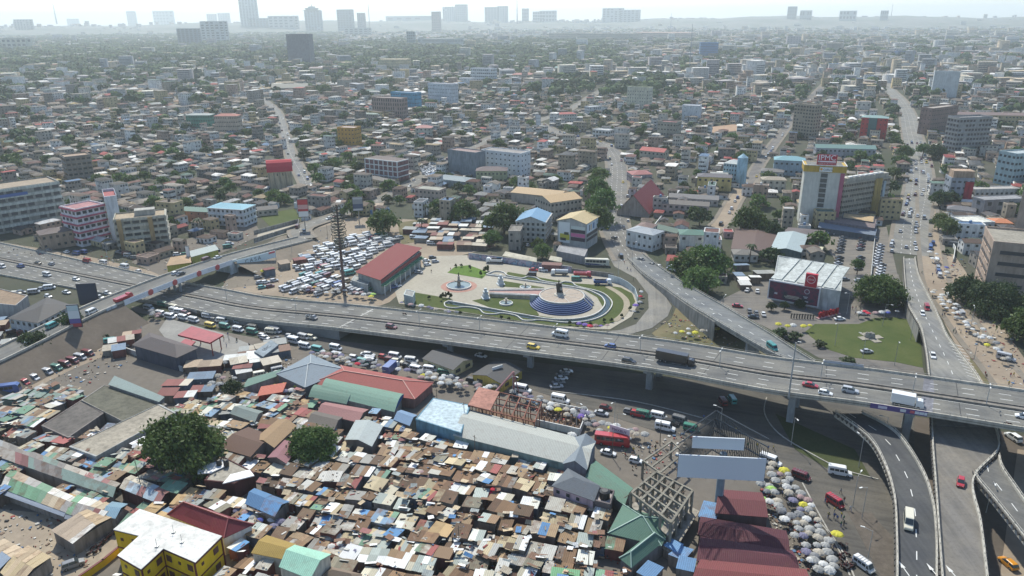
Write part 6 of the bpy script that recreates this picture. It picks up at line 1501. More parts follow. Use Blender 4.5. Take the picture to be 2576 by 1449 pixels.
for x,y,r_,h in ((2062,872,2.4,2.6),(2950/1.49,0,0,0),(2135,915,3.2,2.6),(2000,855,3,3.4),(1965,848,3.2,4),(2380,640,2,3)):
    if r_: shrub(P(x,y,.1),r_,h,'rounded road-side bush','bushes beside the ramps')
# perimeter hoarding and mural wall
wallrun('hoarding','curved pale blue grey hoarding around the end of the park',[K(1985,430),K(2090,460),K(2170,505),K(2230,560),K(2255,640)],3.2,paint((.5,.56,.57),.6,.15),.2,cat='hoarding')
mural=wallrun('mural_wall','long mural wall with blue and white painted scenes behind the park',[K(690,222),K(835,240),K(1010,262),K(1390,318),K(1640,352)],3,posterlike([(.16,.3,.42),(.35,.4,.45),(.4,.33,.4),(.12,.14,.2),(.3,.42,.5)],'mural_paint',.35),.3,cap=CONC)
wallrun('park_rear_wall','grey wall and walkway behind the parked trucks',[K(1640,352),K(2030,400)],2.2,CONCD,.3)
p=Kp(1460,330,.2); o=thing('ticket_shed',(p.x,p.y,0),'shed','small dull red shed against the mural wall'); m=M(); m.box((p.x,p.y,1.7),(9,4,3.2),R(-12)); m.build('wall',paint((.25,.12,.11)),o); m=M(); m.box((p.x,p.y,3.4),(9.6,4.6,.2),R(-12)); m.build('roof',sheet((.3,.16,.14)),o)
for pts,lb in ((((1000,195),(1320,255),(1320,225),(1060,165)),'long cream awning canopy behind the mural wall'),(((1430,235),(1550,255),(1560,225),(1470,205)),'cream tent with gold trim behind the mural wall')):
    q=[Kp(u,v,3.2) for u,v in pts]; c_=sum(q,Vector())/4; o=thing('tent',(c_.x,c_.y,0),'tent',lb); m=M()
    apex=[q[0].lerp(q[3],.5)+Vector((0,0,1.4)),q[1].lerp(q[2],.5)+Vector((0,0,1.4))]
    m.face([q[0],q[1],apex[1],apex[0]]); m.face([q[2],q[3],apex[0],apex[1]]); m.face([q[1],q[2],apex[1]]); m.face([q[3],q[0],apex[0]]); m.build('canopy',paint((.66,.6,.45),.8,.15),o)
    for v in q: m=M(); m.tube((v.x,v.y,0),v,.08,n=5); m.build('pole',STEEL,o)
# stone group on the roundabout lawn
p=P(2190,850,.15); o=thing('rock_sculpture',(p.x,p.y,0),'sculpture','cluster of pale rocks on a cross-shaped stone base on the roundabout lawn'); m=M(); m.box((p.x,p.y,.25),(9,3,.25),.2); m.box((p.x,p.y,.26),(3,9,.22),.2); m.build('base',ground((.36,.33,.27),(.28,.26,.21),.3,1,key='rock_base'),o)
for k in range(9): m=M(); a=random.uniform(0,6); r_=random.uniform(0,1.6); m.lathe((p.x+r_*math.cos(a),p.y+r_*math.sin(a),.3),[(.8,0),(.9,.6),(.5,random.uniform(1.2,2.2)),(.01,2.3)],7); m.build('rock',paint((.36,.34,.29),.95,.5),o)
# ============================================================ vehicles
def loft(m, st, mi=0, cap=True):
    "st: list of (x, z0, zmid, z1, w_low, w_mid, w_top)"
    rings=[]
    for x,z0,zm,z1,wl,wm_,wt in st: rings.append([(x,-wl,z0),(x,-wm_,zm),(x,-wt,z1),(x,wt,z1),(x,wm_,zm),(x,wl,z0)])
    vs=[p for r_ in rings for p in r_]; fs=[]
    for i in range(len(rings)-1):
        for k in range(6): a=i*6+k; b=i*6+(k+1)%6; fs.append((a,b,b+6,a+6))
    if cap: fs += [tuple(range(6))[::-1], tuple((len(rings)-1)*6+k for k in range(6))]
    # orient outward
    m.idx(vs,[f[::-1] for f in fs],mi)
def wheels(root,xs,w_,r_):
    key=('wheel',r_)
    if key not in UNIT:
        m=M(); m.tube((0,-.12,0),(0,.12,0),r_,n=14); m.tube((0,-.13,0),(0,.13,0),r_*.55,n=10,mi=1); UNIT[key]=m.mesh('wheel',[TYRE,plain((.3,.3,.3),.4,.5)])
    for x in xs:
        for s_ in (-1,1):
            o=bpy.data.objects.new('wheel',UNIT[key]); COL.objects.link(o); o.parent=root; o.location=(x,s_*(w_-.1),r_)
def carpaint(c): return plain(c,.35,.0,'car_paint',.6)
CARC={'white':(.72,.72,.7),'silver':(.42,.43,.44),'black':(.02,.02,.022),'grey':(.16,.165,.17),'red':(.4,.02,.03),'dark red':(.14,.02,.025),'blue':(.05,.1,.28),'green':(.04,.2,.14),'teal':(.05,.3,.27),'yellow':(.6,.42,.03),'orange':(.6,.25,.02),'beige':(.45,.4,.3),'cream':(.62,.58,.45)}
LAMPM=plain((.7,.7,.65),.2); TAIL=plain((.4,.02,.02),.3)
BM={}
def bm(key,fn,mats):
    if key not in BM: m=M(); fn(m); BM[key]=m.mesh(key[0],mats)
    return BM[key]
def part(name,me,root,loc=(0,0,0)):
    o=bpy.data.objects.new(name,me); COL.objects.link(o); o.parent=root; o.location=loc; return o
def car(kind,color,loc,rz,desc=None,label=None,group=None,sc=1.0):
    "all face +x"
    root=thing({'hatch':'car','sedan':'car','suv':'car','taxi':'car','van':'minibus','sprinter':'van','box':'lorry','tip':'tipper_truck','tanker':'tanker_truck','coach':'bus','bus':'bus','pickup':'pickup_truck'}[kind],loc,
        {'hatch':'car','sedan':'car','suv':'car','taxi':'taxi','van':'minibus','sprinter':'van','box':'lorry','tip':'tipper truck','tanker':'tanker','coach':'bus','bus':'bus','pickup':'pickup'}[kind],label,desc,group,rz)
    root.scale=(sc,sc,sc)
    cp=carpaint(CARC[color]); K_=(kind,color)
    if kind in ('hatch','sedan','suv','taxi'):
        L={'hatch':3.9,'sedan':4.5,'suv':4.6,'taxi':4.0}[kind]; w_=.86 if kind!='suv' else .93; hb=.92 if kind!='suv' else 1.1; ht=1.5 if kind!='suv' else 1.78; h=L/2
        def body(m):
            loft(m,[(-h,.45,.62,hb-.08,w_*.85,w_*.9,w_*.78),(-h+.12,.28,.6,hb,w_*.95,w_,w_*.88),(-h*.45,.25,.6,hb+.02,w_,w_,w_*.92),(h*.35,.25,.58,hb,w_,w_,w_*.92),(h*.72,.25,.56,hb-.1,w_*.98,w_*.98,w_*.84),(h-.08,.3,.55,hb-.24,w_*.9,w_*.92,w_*.74),(h,.4,.52,hb-.34,w_*.8,w_*.84,w_*.66)])
        def cabin(m):
            x0={'hatch':-h*.93,'sedan':-h*.72,'suv':-h*.95,'taxi':-h*.93}[kind]; x1=h*.52
            loft(m,[(x0,hb-.02,hb+.03,hb+.06,w_*.9,w_*.88,w_*.84),(x0+(.22 if kind!='sedan' else .6),hb-.02,hb+.1,ht-.05,w_*.9,w_*.86,w_*.68),(x1-.75,hb-.02,hb+.1,ht-.05,w_*.9,w_*.86,w_*.68),(x1,hb-.04,hb,hb+.03,w_*.88,w_*.86,w_*.82)])
        def roof(m):
            x0={'hatch':-h*.93+.24,'sedan':-h*.72+.6,'suv':-h*.95+.22,'taxi':-h*.93+.24}[kind]; x1=h*.52-.78
            loft(m,[(x0,ht-.06,ht-.04,ht-.02,w_*.7,w_*.7,w_*.6),(x0+.25,ht-.07,ht-.03,ht+.02,w_*.72,w_*.72,w_*.6),(x1-.2,ht-.07,ht-.03,ht+.02,w_*.72,w_*.72,w_*.6),(x1,ht-.07,ht-.05,ht-.02,w_*.7,w_*.7,w_*.6)])
            for s_ in (-1,1):
                for xx in ((x0+x1)/2,): m.hexa([(xx-.07,s_*w_*.89-.02,hb),(xx+.07,s_*w_*.89-.02,hb),(xx+.07,s_*w_*.89+.02,hb),(xx-.07,s_*w_*.89+.02,hb)],[(xx-.07,s_*w_*.71-.02,ht-.04),(xx+.07,s_*w_*.71-.02,ht-.04),(xx+.07,s_*w_*.71+.02,ht-.04),(xx-.07,s_*w_*.71+.02,ht-.04)])
        part('body',bm(('body',)+K_,body,cp),root); part('windows',bm(('windows',kind),cabin,GLASS),root); part('roof',bm(('roof',)+K_,roof,cp),root)
        wheels(root,(-h*.62,h*.62),w_,.32 if kind!='suv' else .37)
        for s_ in (-1,1):
            part('headlight',bm(('hl',),lambda m:m.box((0,0,0),(.08,.3,.16)),LAMPM),root,(h-.05,s_*w_*.62,hb-.36)); part('tail_light',bm(('tl',),lambda m:m.box((0,0,0),(.06,.22,.16)),TAIL),root,(-h+.02,s_*w_*.68,hb-.18))
    elif kind in ('van','sprinter'):
        L,w_,ht=(4.9,.88,2.05) if kind=='van' else (6.0,.98,2.55); h=L/2; nose=h-(.55 if kind=='van' else 1.1); hn=1.0 if kind=='van' else 1.15
        def body(m):
            loft(m,[(-h,.4,1.0,ht-.12,w_*.9,w_*.94,w_*.82),(-h+.1,.3,1.0,ht,w_*.96,w_,w_*.84),(nose-.85,.3,1.0,ht,w_,w_,w_*.84),(nose-.55,.3,1.0,ht-.08,w_,w_,w_*.82),(nose,.3,.9,hn+.05,w_,w_,w_*.86),(h-.15,.32,.7,hn-.2,w_*.95,w_*.95,w_*.8),(h,.4,.6,hn-.35,w_*.86,w_*.86,w_*.7)])
        def glass(m):
            for s_ in (-1,1):
                y0,y1=s_*(w_*.985),s_*(w_*.885); z0,z1=(1.12,1.72) if kind=='van' else (1.35,2.0)
                n_=3; a=-h+.35; b=nose-.95
                for i in range(n_):
                    xa=a+(b-a)*i/n_+.06; xb=a+(b-a)*(i+1)/n_-.06
                    m.hexa([(xa,y0-.03,z0),(xb,y0-.03,z0),(xb,y0+.03,z0),(xa,y0+.03,z0)],[(xa,y1-.02,z1),(xb,y1-.02,z1),(xb,y1+.02,z1),(xa,y1+.02,z1)])
                xa=nose-.82; m.hexa([(xa,y0-.03,z0-.1),(nose-.12,y0-.03,z0-.1),(nose-.12,y0+.03,z0-.1),(xa,y0+.03,z0-.1)],[(xa,y1-.02,z1),(nose-.5,y1-.02,z1),(nose-.5,y1+.02,z1),(xa,y1+.02,z1)])
            zt=ht-.2; m.hexa([(nose-.02,-w_*.8,hn+.12),(nose+.05,-w_*.8,hn+.1),(nose+.05,w_*.8,hn+.1),(nose-.02,w_*.8,hn+.12)],[(nose-.54,-w_*.76,zt),(nose-.44,-w_*.76,zt),(nose-.44,w_*.76,zt),(nose-.54,w_*.76,zt)])
            m.box((-h+.02,0,ht*.68),(.06,w_*1.45,ht*.25))
        part('body',bm(('body',)+K_,body,cp),root); part('windows',bm(('windows',kind),glass,GLASS),root)
        wheels(root,(-h*.58,h*.62),w_,.34)
        for s_ in (-1,1):
            part('headlight',bm(('hl',),lambda m:m.box((0,0,0),(.08,.3,.16)),LAMPM),root,(h-.06,s_*w_*.62,.66)); part('tail_light',bm(('tl',),lambda m:m.box((0,0,0),(.06,.22,.16)),TAIL),root,(-h,s_*w_*.72,.8))
        if kind=='van' and random.random()<.5:
            part('roof_rack',bm(('rack',),lambda m:[m.box((x,0,ht+.08),(.05,1.4,.05)) for x in (-1.5,-.8,-.1,.5)]+[m.box((-.5,y,ht+.1),(2.6,.05,.05)) for y in (-.7,.7)],STEEL),root)
    elif kind in ('box','tip','tanker'):
        L=8.2 if kind!='box' or color!='black' else 12.5; w_=1.22; h=L/2; cabc='white' if kind!='box' or color!='black' else 'black'
        if kind=='tip' and color=='red': cabc='red'
        def cab(m): loft(m,[(h-2.0,.6,1.4,2.6,w_*.9,w_*.9,w_*.8),(h-1.0,.6,1.4,2.7,w_*.92,w_*.92,w_*.8),(h-.35,.5,1.5,2.5,w_*.92,w_*.92,w_*.78),(h,.5,1.3,1.55,w_*.9,w_*.9,w_*.86)])
        part('cab',bm(('cab',cabc,L),cab,carpaint(CARC[cabc])),root)
        part('windscreen',bm(('ws',L),lambda m:m.hexa([(h+.0,-1,1.6),(h+.04,-1,1.6),(h+.04,1,1.6),(h,1,1.6)],[(h-.33,-.9,2.4),(h-.26,-.9,2.4),(h-.26,.9,2.4),(h-.33,.9,2.4)]),GLASS),root)
        part('chassis',bm(('ch',L),lambda m:m.box((-.2,0,.75),(L-.6,1.0,.3)),DARKM),root)
        def cargo(m):
            if kind=='box': m.box((-1.1,0,2.3),(L-2.3,2.5,2.7 if L<9 else 3.0))
            elif kind=='tip':
                m.hexa([(-h,-1.0,.95),(h-2.3,-1.0,.95),(h-2.3,1.0,.95),(-h,1.0,.95)],[(-h-.1,-1.25,2.2),(h-2.15,-1.25,2.2),(h-2.15,1.25,2.2),(-h-.1,1.25,2.2)])
            else:
                m.tube((-h,0,1.9),(h-2.3,0,1.9),1.05,n=14)
        part('cargo_body',bm(('cargo',)+K_,cargo,cp if kind!='tanker' else plain((.45,.47,.48),.3,.4)),root)
        if kind=='tip': part('load',bm(('load',color),lambda m:m.box((-1.1,0,2.15),(L-2.9,2.1,.1)),plain((.1,.04,.03) if color=='red' else (.5,.5,.48),.9)),root)
        wheels(root,(-h*.72,-h*.45,h*.68),w_,.48)
    elif kind in ('coach','bus'):
        L,w_,ht=(12,1.27,3.5) if kind=='coach' else (10,1.25,3.3); h=L/2
        def body(m): loft(m,[(-h,.5,1.5,ht-.1,w_*.94,w_*.95,w_*.86),(-h+.2,.35,1.5,ht,w_,w_,w_*.9),(h-.8,.35,1.5,ht,w_,w_,w_*.9),(h-.15,.35,1.4,ht-.5,w_,w_,w_*.88),(h,.5,1.2,1.6,w_*.92,w_*.94,w_*.9)])
        part('body',bm(('body',)+K_,body,cp),root)
        if kind=='coach': part('side_stripe',bm(('stripe',),lambda m:[m.hexa([(-h+.2,s_*(w_+.01)-.01,.5),(h-2,s_*(w_+.01)-.01,.5),(h-2,s_*(w_+.01)+.01,.5),(-h+.2,s_*(w_+.01)+.01,.5)],[(-h+.2,s_*(w_+.01)-.01,1.5),(h-6,s_*(w_+.01)-.01,1.2),(h-6,s_*(w_+.01)+.01,1.2),(-h+.2,s_*(w_+.01)+.01,1.5)]) for s_ in (-1,1)],plain((.04,.06,.15),.4)),root)
        def gl(m):
            for s_ in (-1,1):
                for i in range(6): xa=-h+.6+i*(L-2.2)/6; xb=xa+(L-2.2)/6-.12; y0,y1=s_*w_*.985,s_*w_*.925; m.hexa([(xa,y0-.03,1.8),(xb,y0-.03,1.8),(xb,y0+.03,1.8),(xa,y0+.03,1.8)],[(xa,y1-.03,ht-.5),(xb,y1-.03,ht-.5),(xb,y1+.03,ht-.5),(xa,y1+.03,ht-.5)])
            m.hexa([(h-.02,-1.05,1.65),(h+.04,-1.05,1.65),(h+.04,1.05,1.65),(h-.02,1.05,1.65)],[(h-.17,-1,ht-.6),(h-.1,-1,ht-.6),(h-.1,1,ht-.6),(h-.17,1,ht-.6)])
        part('windows',bm(('windows',kind),gl,GLASS),root); wheels(root,(-h*.6,h*.62),w_,.5)
    return root
HM=math.atan2(-.47,.88)       # along the flyover, away to the east
def hd(a,b): d=b-a; return math.atan2(d.y,d.x)
V=lambda k,c,p,rz,**kw: car(k,c,p,rz,**kw)
# on the flyover (eastbound on the near side)
for k,c,x,y,dr,lb in (('pickup_flat','white',783,803,1,''),('suv','dark red',985,820,1,'dark red estate with roof rack on the near carriageway'),('sprinter','white',1408,839,-1,'white minibus van on the far carriageway of the flyover'),('suv','yellow',1342,871,1,'yellow taxi estate on the near carriageway'),('hatch','blue',1535,868,-1,'blue hatchback near the grey median'),('suv','black',1582,907,1,'black off-roader just behind the black lorry'),('box','black',1698,908,1,'long black box lorry on the flyover'),
   ('sedan','red',2038,967,1,'red car close to the median by the tall mast'),('hatch','white',2076,987,1,'white hatchback in the near lane ahead of the tall mast'),('suv','silver',2138,981,1,'silver estate in the middle lane of the flyover'),('box','white',2280,1015,1,'white box lorry above the purple parapet banner'),('hatch','white',2574,1046,-1,'white hatchback leaving at the eastern end of the flyover')):
    if k=='pickup_flat':
        p=onroad(x,y); o=thing('flatbed_truck',p,'truck','flatbed truck loaded with tyres and parts on the flyover',rz=HM); m=M(); m.box((-.8,0,.95),(3.6,2.0,.18)); part('flatbed',m.mesh('flatbed',paint((.3,.3,.28))),o)
        m=M(); loft(m,[(1.0,.5,1.1,1.9,.9,.9,.75),(1.8,.5,1.1,1.9,.9,.9,.75),(2.3,.5,1.0,1.15,.88,.88,.8),(2.9,.5,.8,.95,.8,.82,.7)]); part('cab',m.mesh('cab',carpaint(CARC['grey'])),o); wheels(o,(-1.6,2.0),.95,.38)
        for j in range(7): m=M(); m.tube((-2.2+.5*j,random.uniform(-.6,.6),1.05),(-2.2+.5*j+.2,random.uniform(-.6,.6),1.7),.28,n=8); part('load',m.mesh('load',plain((.12,.12,.11) if j%2 else (.5,.5,.48),.7)),o)
        continue
    V(k,c,onroad(x,y+6),HM if dr>0 else HM+math.pi,label=lb)
def onpath(px,py,path):
    z=4.
    for _ in range(8): q=P(px,py,z); n_=min(path,key=lambda p:(p.x-q.x)**2+(p.y-q.y)**2); z=n_.z
    i=min(range(len(path)),key=lambda i:(path[i].x-q.x)**2+(path[i].y-q.y)**2); d=path[min(i+1,len(path)-1)]-path[max(i-1,0)]
    return P(px,py,z), math.atan2(d.y,d.x)
for k,c,x,y,path,fl,lb in (('van','teal',1942,878,nmid,0,'teal minibus climbing the curving slip ramp'),('van','red',2331,778,emid,0,'red minibus on the toothed eastern ramp'),('hatch','white',2320,792,emid,0,'white hatchback beside the red minibus on the eastern ramp'),('sedan','white',2346,898,emid,0,'white car alone on the lower part of the eastern ramp'),('sprinter','cream',2284,1318,cmid,0,'large cream minibus on the curved dark ramp'),('hatch','red',2416,1218,lmid,0,'red hatchback on the pale lower deck')):
    p,rz=onpath(x,y,path); V(k,c,p,rz+(math.pi if fl else 0),label=lb,sc=1.0)
# western bridge and highway
for k,c,x,y,fl,lb in (('van','white',232,788,1,'white minibus on the bridge ramp near the tall poster board'),('van','teal',132,823,1,'teal minibus on the bridge ramp by the shop row'),('box','red',312,757,1,'red open lorry on the overbridge'),('hatch','white',442,690,1,'white car on the overbridge beside a dark one'),('sedan','black',455,692,0,'dark car on the overbridge beside a white one'),('van','dark red',520,656,1,'maroon minibus on the overbridge approach'),('sedan','white',548,650,1,'white car following the maroon minibus'),('hatch','white',75,860,0,'white taxi at the foot of the bridge ramp')):
    z=6.5
    p,rz=onpath(x,y,br); V(k if k!='box' else 'tip',c,p,rz+(0 if fl else math.pi),label=lb)
def ztag(x): return 0.02
HX=math.atan2(-.45,.9)
for k,c,x,y,dr in (('van','white',5,673,1),('suv','blue',52,672,-1),('sedan','black',95,664,-1),('hatch','silver',130,666,-1),('van','white',119,694,1),('hatch','white',192,705,1),('sedan','grey',122,632,-1),('van','red',218,659,-1),('van','white',260,663,-1),('sprinter','white',312,675,-1),('hatch','white',347,685,-1),('sedan','white',168,738,1),('sedan','white',270,740,1),('sedan','silver',252,750,1),('hatch','white',122,748,1),('van','blue',210,637,-1),('van','blue',192,640,-1),('hatch','white',168,636,-1),('sedan','grey',300,637,1),('suv','black',345,650,1)):
    V(k,c,P(x,y,.1),HX if dr>0 else HX+math.pi,desc='%s %s on the ground-level highway'%(c,'minibus' if k in('van','sprinter') else 'car'),group='traffic on the highway')
# parked vans and cars in the lorry park north of the flyover
def lot_fill(poly,ang,dx,dy,prob,types,cols,desc,group,jit=.25,z=.1):
    w=[P(x,y).xy for x,y in poly]; pn=np.array([(p.x,p.y) for p in w]); c=pn.mean(0); ca,sa=math.cos(ang),math.sin(ang); n_=0
    for i in range(-25,26):
        for j in range(-25,26):
            a=i*dx+random.uniform(-jit,jit)+ (j%2)*.6; b=j*dy+random.uniform(-jit,jit); x=c[0]+a*ca-b*sa; y=c[1]+a*sa+b*ca
            if inpoly(x,y,pn) and random.random()<prob:
                k=random.choice(types); col_=random.choice(cols); V(k,col_,Vector((x,y,z)),ang+random.choice((0,math.pi))+random.uniform(-.07,.07),desc='%s %s %s'%(col_,{'van':'minibus','sprinter':'large minibus','hatch':'car','sedan':'saloon car','suv':'off-roader'}[k],desc),group=group); n_+=1
    return n_
WH=['white']*7+['silver','silver','grey','cream','beige']
lot_fill([(755,650),(800,622),(890,600),(930,590),(1010,600),(1000,612),(950,640),(905,672),(872,700),(770,680)],R(38),6.2,2.9,.72,['van','van','sprinter'],WH+WH+['red','teal'],'parked in the lorry park','minibuses in the lorry park')
lot_fill([(700,738),(760,690),(800,690),(880,700),(905,712),(940,735),(900,742),(800,742)],R(52),5.7,2.6,.8,['van'],WH+WH+['teal','green','green','blue','dark red','beige'],'parked along the flyover','minibuses in the lorry park')
for x,y in ((1042,600),(1085,615),(1075,595)): V('van','white',P(x,y,.1),R(-8),desc='white minibus beyond the bus terminal',group='minibuses in the lorry park')
for i,(x,y,c) in enumerate(((650,700,'grey'),(668,712,'white'),(680,722,'dark red'),(660,725,'teal'),(690,708,'silver'),(655,713,'silver'),(745,672,'white'),(752,680,'silver'),(1052,686,'silver'),(1075,668,'white'),(1072,658,'white'),(1095,660,'silver'),(1088,650,'black'),(1000,722,'white'),(990,725,'blue'))): V('hatch',c,P(x,y,.15),R(20) if x>1000 else R(30),desc='%s car near the bus terminal'%c,group='cars around the bus terminal')
# along the stone wall below the flyover
for i,(k,c,x,y) in enumerate((('van','silver',375,775),('van','white',405,790),('van','white',440,782),('van','white',428,797) ,('hatch','white',435,793),('van','white',462,800),('van','white',488,806),('van','yellow',530,820),('van','green',566,822),('van','white',600,830),('van','green',635,835),('hatch','white',662,845),('van','silver',690,830),('sedan','black',700,853),('hatch','white',667,850),('sprinter','white',742,860),('van','white',768,872),('van','teal',800,880),('van','white',845,876),('van','silver',850,896),('sedan','silver',930,892),('van','teal',915,912),('hatch','red',965,898),('van','white',1048,930),('sprinter','white',1315,982),('sprinter','white',1410,1008),('sedan','silver',1513,1040),('hatch','silver',1370,1015),('suv','red',1605,1043),('suv','black',1688,1065),('sprinter','white',1673,1078),('sprinter','white',1938,1163),('van','dark red',2015,1200),('sprinter','white',2112,1190),('van','red',2100,1265),('van','white',2172,1425),('sedan','white',1210,895),('hatch','grey',1295,995),('hatch','white',1600,1160),('sedan','white',1530,1140))):
    V(k,c,P(x,y+3,.12),(R(-24) if x<1900 else (R(-40) if x<2080 else (R(-20) if x==2112 else R(-62)))),desc='%s %s on the street under the flyover'%(c,{'van':'minibus','sprinter':'large minibus'}.get(k,'car')),group='vehicles on the market street')
V('box','blue',P(985,935,.12),R(70),label='blue box lorry with pale roof among the umbrellas')
V('bus','red',P(1540,1118,.1),R(-14),label='bright red bus serving as a shop behind the umbrella cluster')
for x,y,c in ((1415,945,'grey'),(1412,955,'white'),(1405,965,'grey'),(1400,975,'silver'),(1425,938,'white')): V('sedan',c,P(x,y,.1),R(10),desc='%s car parked in the shade under the flyover'%c,group='cars parked under the flyover')
for pts_,n_,a_ in (([(880,900),(1040,925),(1280,975)],13,-22),([(900,880),(1100,930),(1180,915)],6,-15),([(1500,1020),(1640,1050),(1760,1085)],6,-24),([(400,770),(520,800),(650,828),(800,858)],16,-18),([(560,985),(600,950),(690,940),(740,930)],7,30),([(-10,760),(60,740),(140,725)],7,10),([(0,845),(60,835),(110,860)],4,30),([(440,640),(520,645),(600,610)],8,15),([(300,640),(345,650),(385,648)],6,-10),([(1870,900),(2010,955)],3,70)):
    l_=[P(x,y,.13) for x,y in pts_]
    for k in range(n_):
        u=(k+random.uniform(.2,.8))/n_*(len(l_)-1); i=min(int(u),len(l_)-2); q=l_[i].lerp(l_[i+1],u-i)+Vector((random.uniform(-2,2),random.uniform(-2,2),0)); kk=random.choice(('hatch','sedan','van','van','suv')); cc_=random.choice(['white','silver','grey','white','dark red','black','green','cream']); V(kk,cc_,q,R(a_+random.uniform(-12,12)),desc='%s %s standing among stalls'%(cc_,'minibus' if kk=='van' else 'car'),group='vehicles standing by the market')
V('van','dark red',P(1817,1015,.1),R(95),label='dark red minibus waiting in the shade under the flyover'); V('van','teal',P(1841,1010,.1),R(92),label='teal minibus waiting in the shade under the flyover')
for x,y,c in ((2548,1105,'white'),(2535,1422,'orange')): V('suv' if c=='white' else 'taxi',c,P(x,y,.1),R(100),label={'white':'white off-roader on the pale road below the flyover end','orange':'orange taxi waiting beneath the branch deck'}[c],sc=1.1)
# maroon minibuses on the western lot
for i_,(x,y,c) in enumerate(((222,893,'dark red'),(203,903,'silver'),(184,912,'dark red'),(164,921,'dark red'),(142,930,'green'),(118,940,'silver'),(84,955,'white'),(60,967,'red'),(36,975,'silver'),(310,872,'grey'))): V('van',c,P(x,y,.1),R(-20),desc='%s minibus parked in the western row'%c,group='minibuses of the western row')
V('bus','blue',P(10,990,.1),R(15),label='blue bus at the western edge of the market'); V('van','teal',P(280,862,.1),R(20),label='teal minibus with open roof below the embankment')
# park trucks
Vk=lambda k,c,u,v,a,lb: V(k,c,Kp(u,v,.15),R(a),label=lb)
Vk('tip','white',925,262,-8+180,'white tipper truck parked by the mural wall'); Vk('sedan','red',1290,335,-8,'red car parked behind the lawn by the trucks'); Vk('suv','white',1380,340,-8,'white off-roader parked beside the red car'); Vk('van','black',1270,385,170,'black van parked at the edge of the lawn')
Vk('tanker','white',1530,375,172,'white tanker truck with steel tank by the park'); Vk('tip','red',1745,390,-10,'bright red tipper truck by the park wall'); Vk('coach','cream',1880,285,-8,'yellow and dark blue coach behind the park'); Vk('van','green',1690,425,-8,'green van beside the red tipper truck'); Vk('tip','blue',1932,462,-5,'blue skip truck at the end of the hoarding'); Vk('sedan','silver',222,358,150,'silver saloon car near the bus terminal'); Vk('hatch','white',1237,105,80,'white car in the store yard')
# central road traffic
def stream(pts,n,off,ang_flip,desc,group,types=('hatch','sedan','van','suv'),t0=0,t1=1,cols=None,jit=.4,sp=None):
    tot=sum((pts[i+1]-pts[i]).length for i in range(len(pts)-1)); lo,hi=tot*t0,tot*t1
    s_=sorted(random.uniform(lo,hi) for _ in range(n)); last=-99
    for s0 in s_:
        if s0-last<5.6: s0=last+5.8
        last=s0; acc=0
        for i in range(len(pts)-1):
            L=(pts[i+1]-pts[i]).length
            if acc+L>=s0 or i==len(pts)-2:
                p=pts[i].lerp(pts[i+1],min(1,(s0-acc)/L)); d=(pts[i+1]-pts[i]).normalized(); nn=Vector((d.y,-d.x,0)); q=p+nn*(off+random.uniform(-jit,jit)); q.z=p.z+.02
                k=random.choice(types); c=random.choice(cols or ['white','white','silver','grey','black','white','dark red','silver','yellow','blue'])
                V(k,c,q,math.atan2(d.y,d.x)+(math.pi if ang_flip else 0),desc='%s %s %s'%(c,{'van':'minibus','sprinter':'large minibus'}.get(k,'car'),desc),group=group); break
            acc+=L
G1='traffic on the central road'; G2='traffic on the eastern road'
stream(RD,14,-4.5,0,'on the central road',G1); stream(RD,10,4.5,1,'coming down the central road',G1); stream(RD,8,8,0,'parked beside the central road',G1)
RN=[p for p in RE if p.length<820]; RBn=[p for p in RB if p.length<1150]; RAn=[p for p in RA if p.length<800]; RFn=[p for p in RF if p.length<900]
for off,fl,n_ in ((-2.2,0,17),(2.2,1,17),(5.6,1,16),(-5.8,0,12),(9,1,11),(-9,0,8)): stream(RN,n_,off,fl,'queueing on the eastern road' if abs(off)<6 else 'at the kerb of the eastern road',G2)
def treerow(pts,n,desc,r0=3.5):
    for k in range(n): p=pts[min(len(pts)-1,int(k*len(pts)/n))]+Vector((random.uniform(-3,3),random.uniform(-6,6),0)); r_=random.uniform(r0,r0*1.6); tree(Vector((p.x,p.y,0)),r_,r_*1.5,'far',desc=desc,group='trees lining the eastern road')
treerow([p for p in side(RE,-17) if 560<p.length<1600],11,'tree lining the eastern road',4.5); treerow([p for p in side(RE,17) if 560<p.length<1500],7,'tree lining the eastern road',4.5)
stream(RBn,9,2.5,1,'on the hill road','traffic on the hill road'); stream(RBn,7,-2.5,0,'on the hill road','traffic on the hill road'); stream(RAn,14,2.3,1,'on the town road','traffic on the town road'); stream(RAn,12,-2.3,0,'on the town road','traffic on the town road')
stream(RFn,10,2,1,'on the market street behind the slab tower','traffic on the back streets'); stream(RE2,9,1.5,0,'on the side road by the umbrellas','vehicles on the side road',('van','van','sprinter'),t0=.25,t1=.8,cols=['white','white','silver','grey','blue']); stream(RG,8,1,0,'on the back street','traffic on the back streets')
for x,y,k,c in ((1585,592,'van','white'),(1640,668,'sedan','black'),(1612,655,'sedan','grey'),(1690,680,'sprinter','white'),(1655,672,'hatch','silver'),(1585,607,'sprinter','white'),(1545,600,'hatch','grey')): V(k,c,P(x,y,.25),R(130),desc='%s %s where the central road meets the slip ramp'%(c,{'van':'minibus','sprinter':'large minibus'}.get(k,'car')),group=G1)
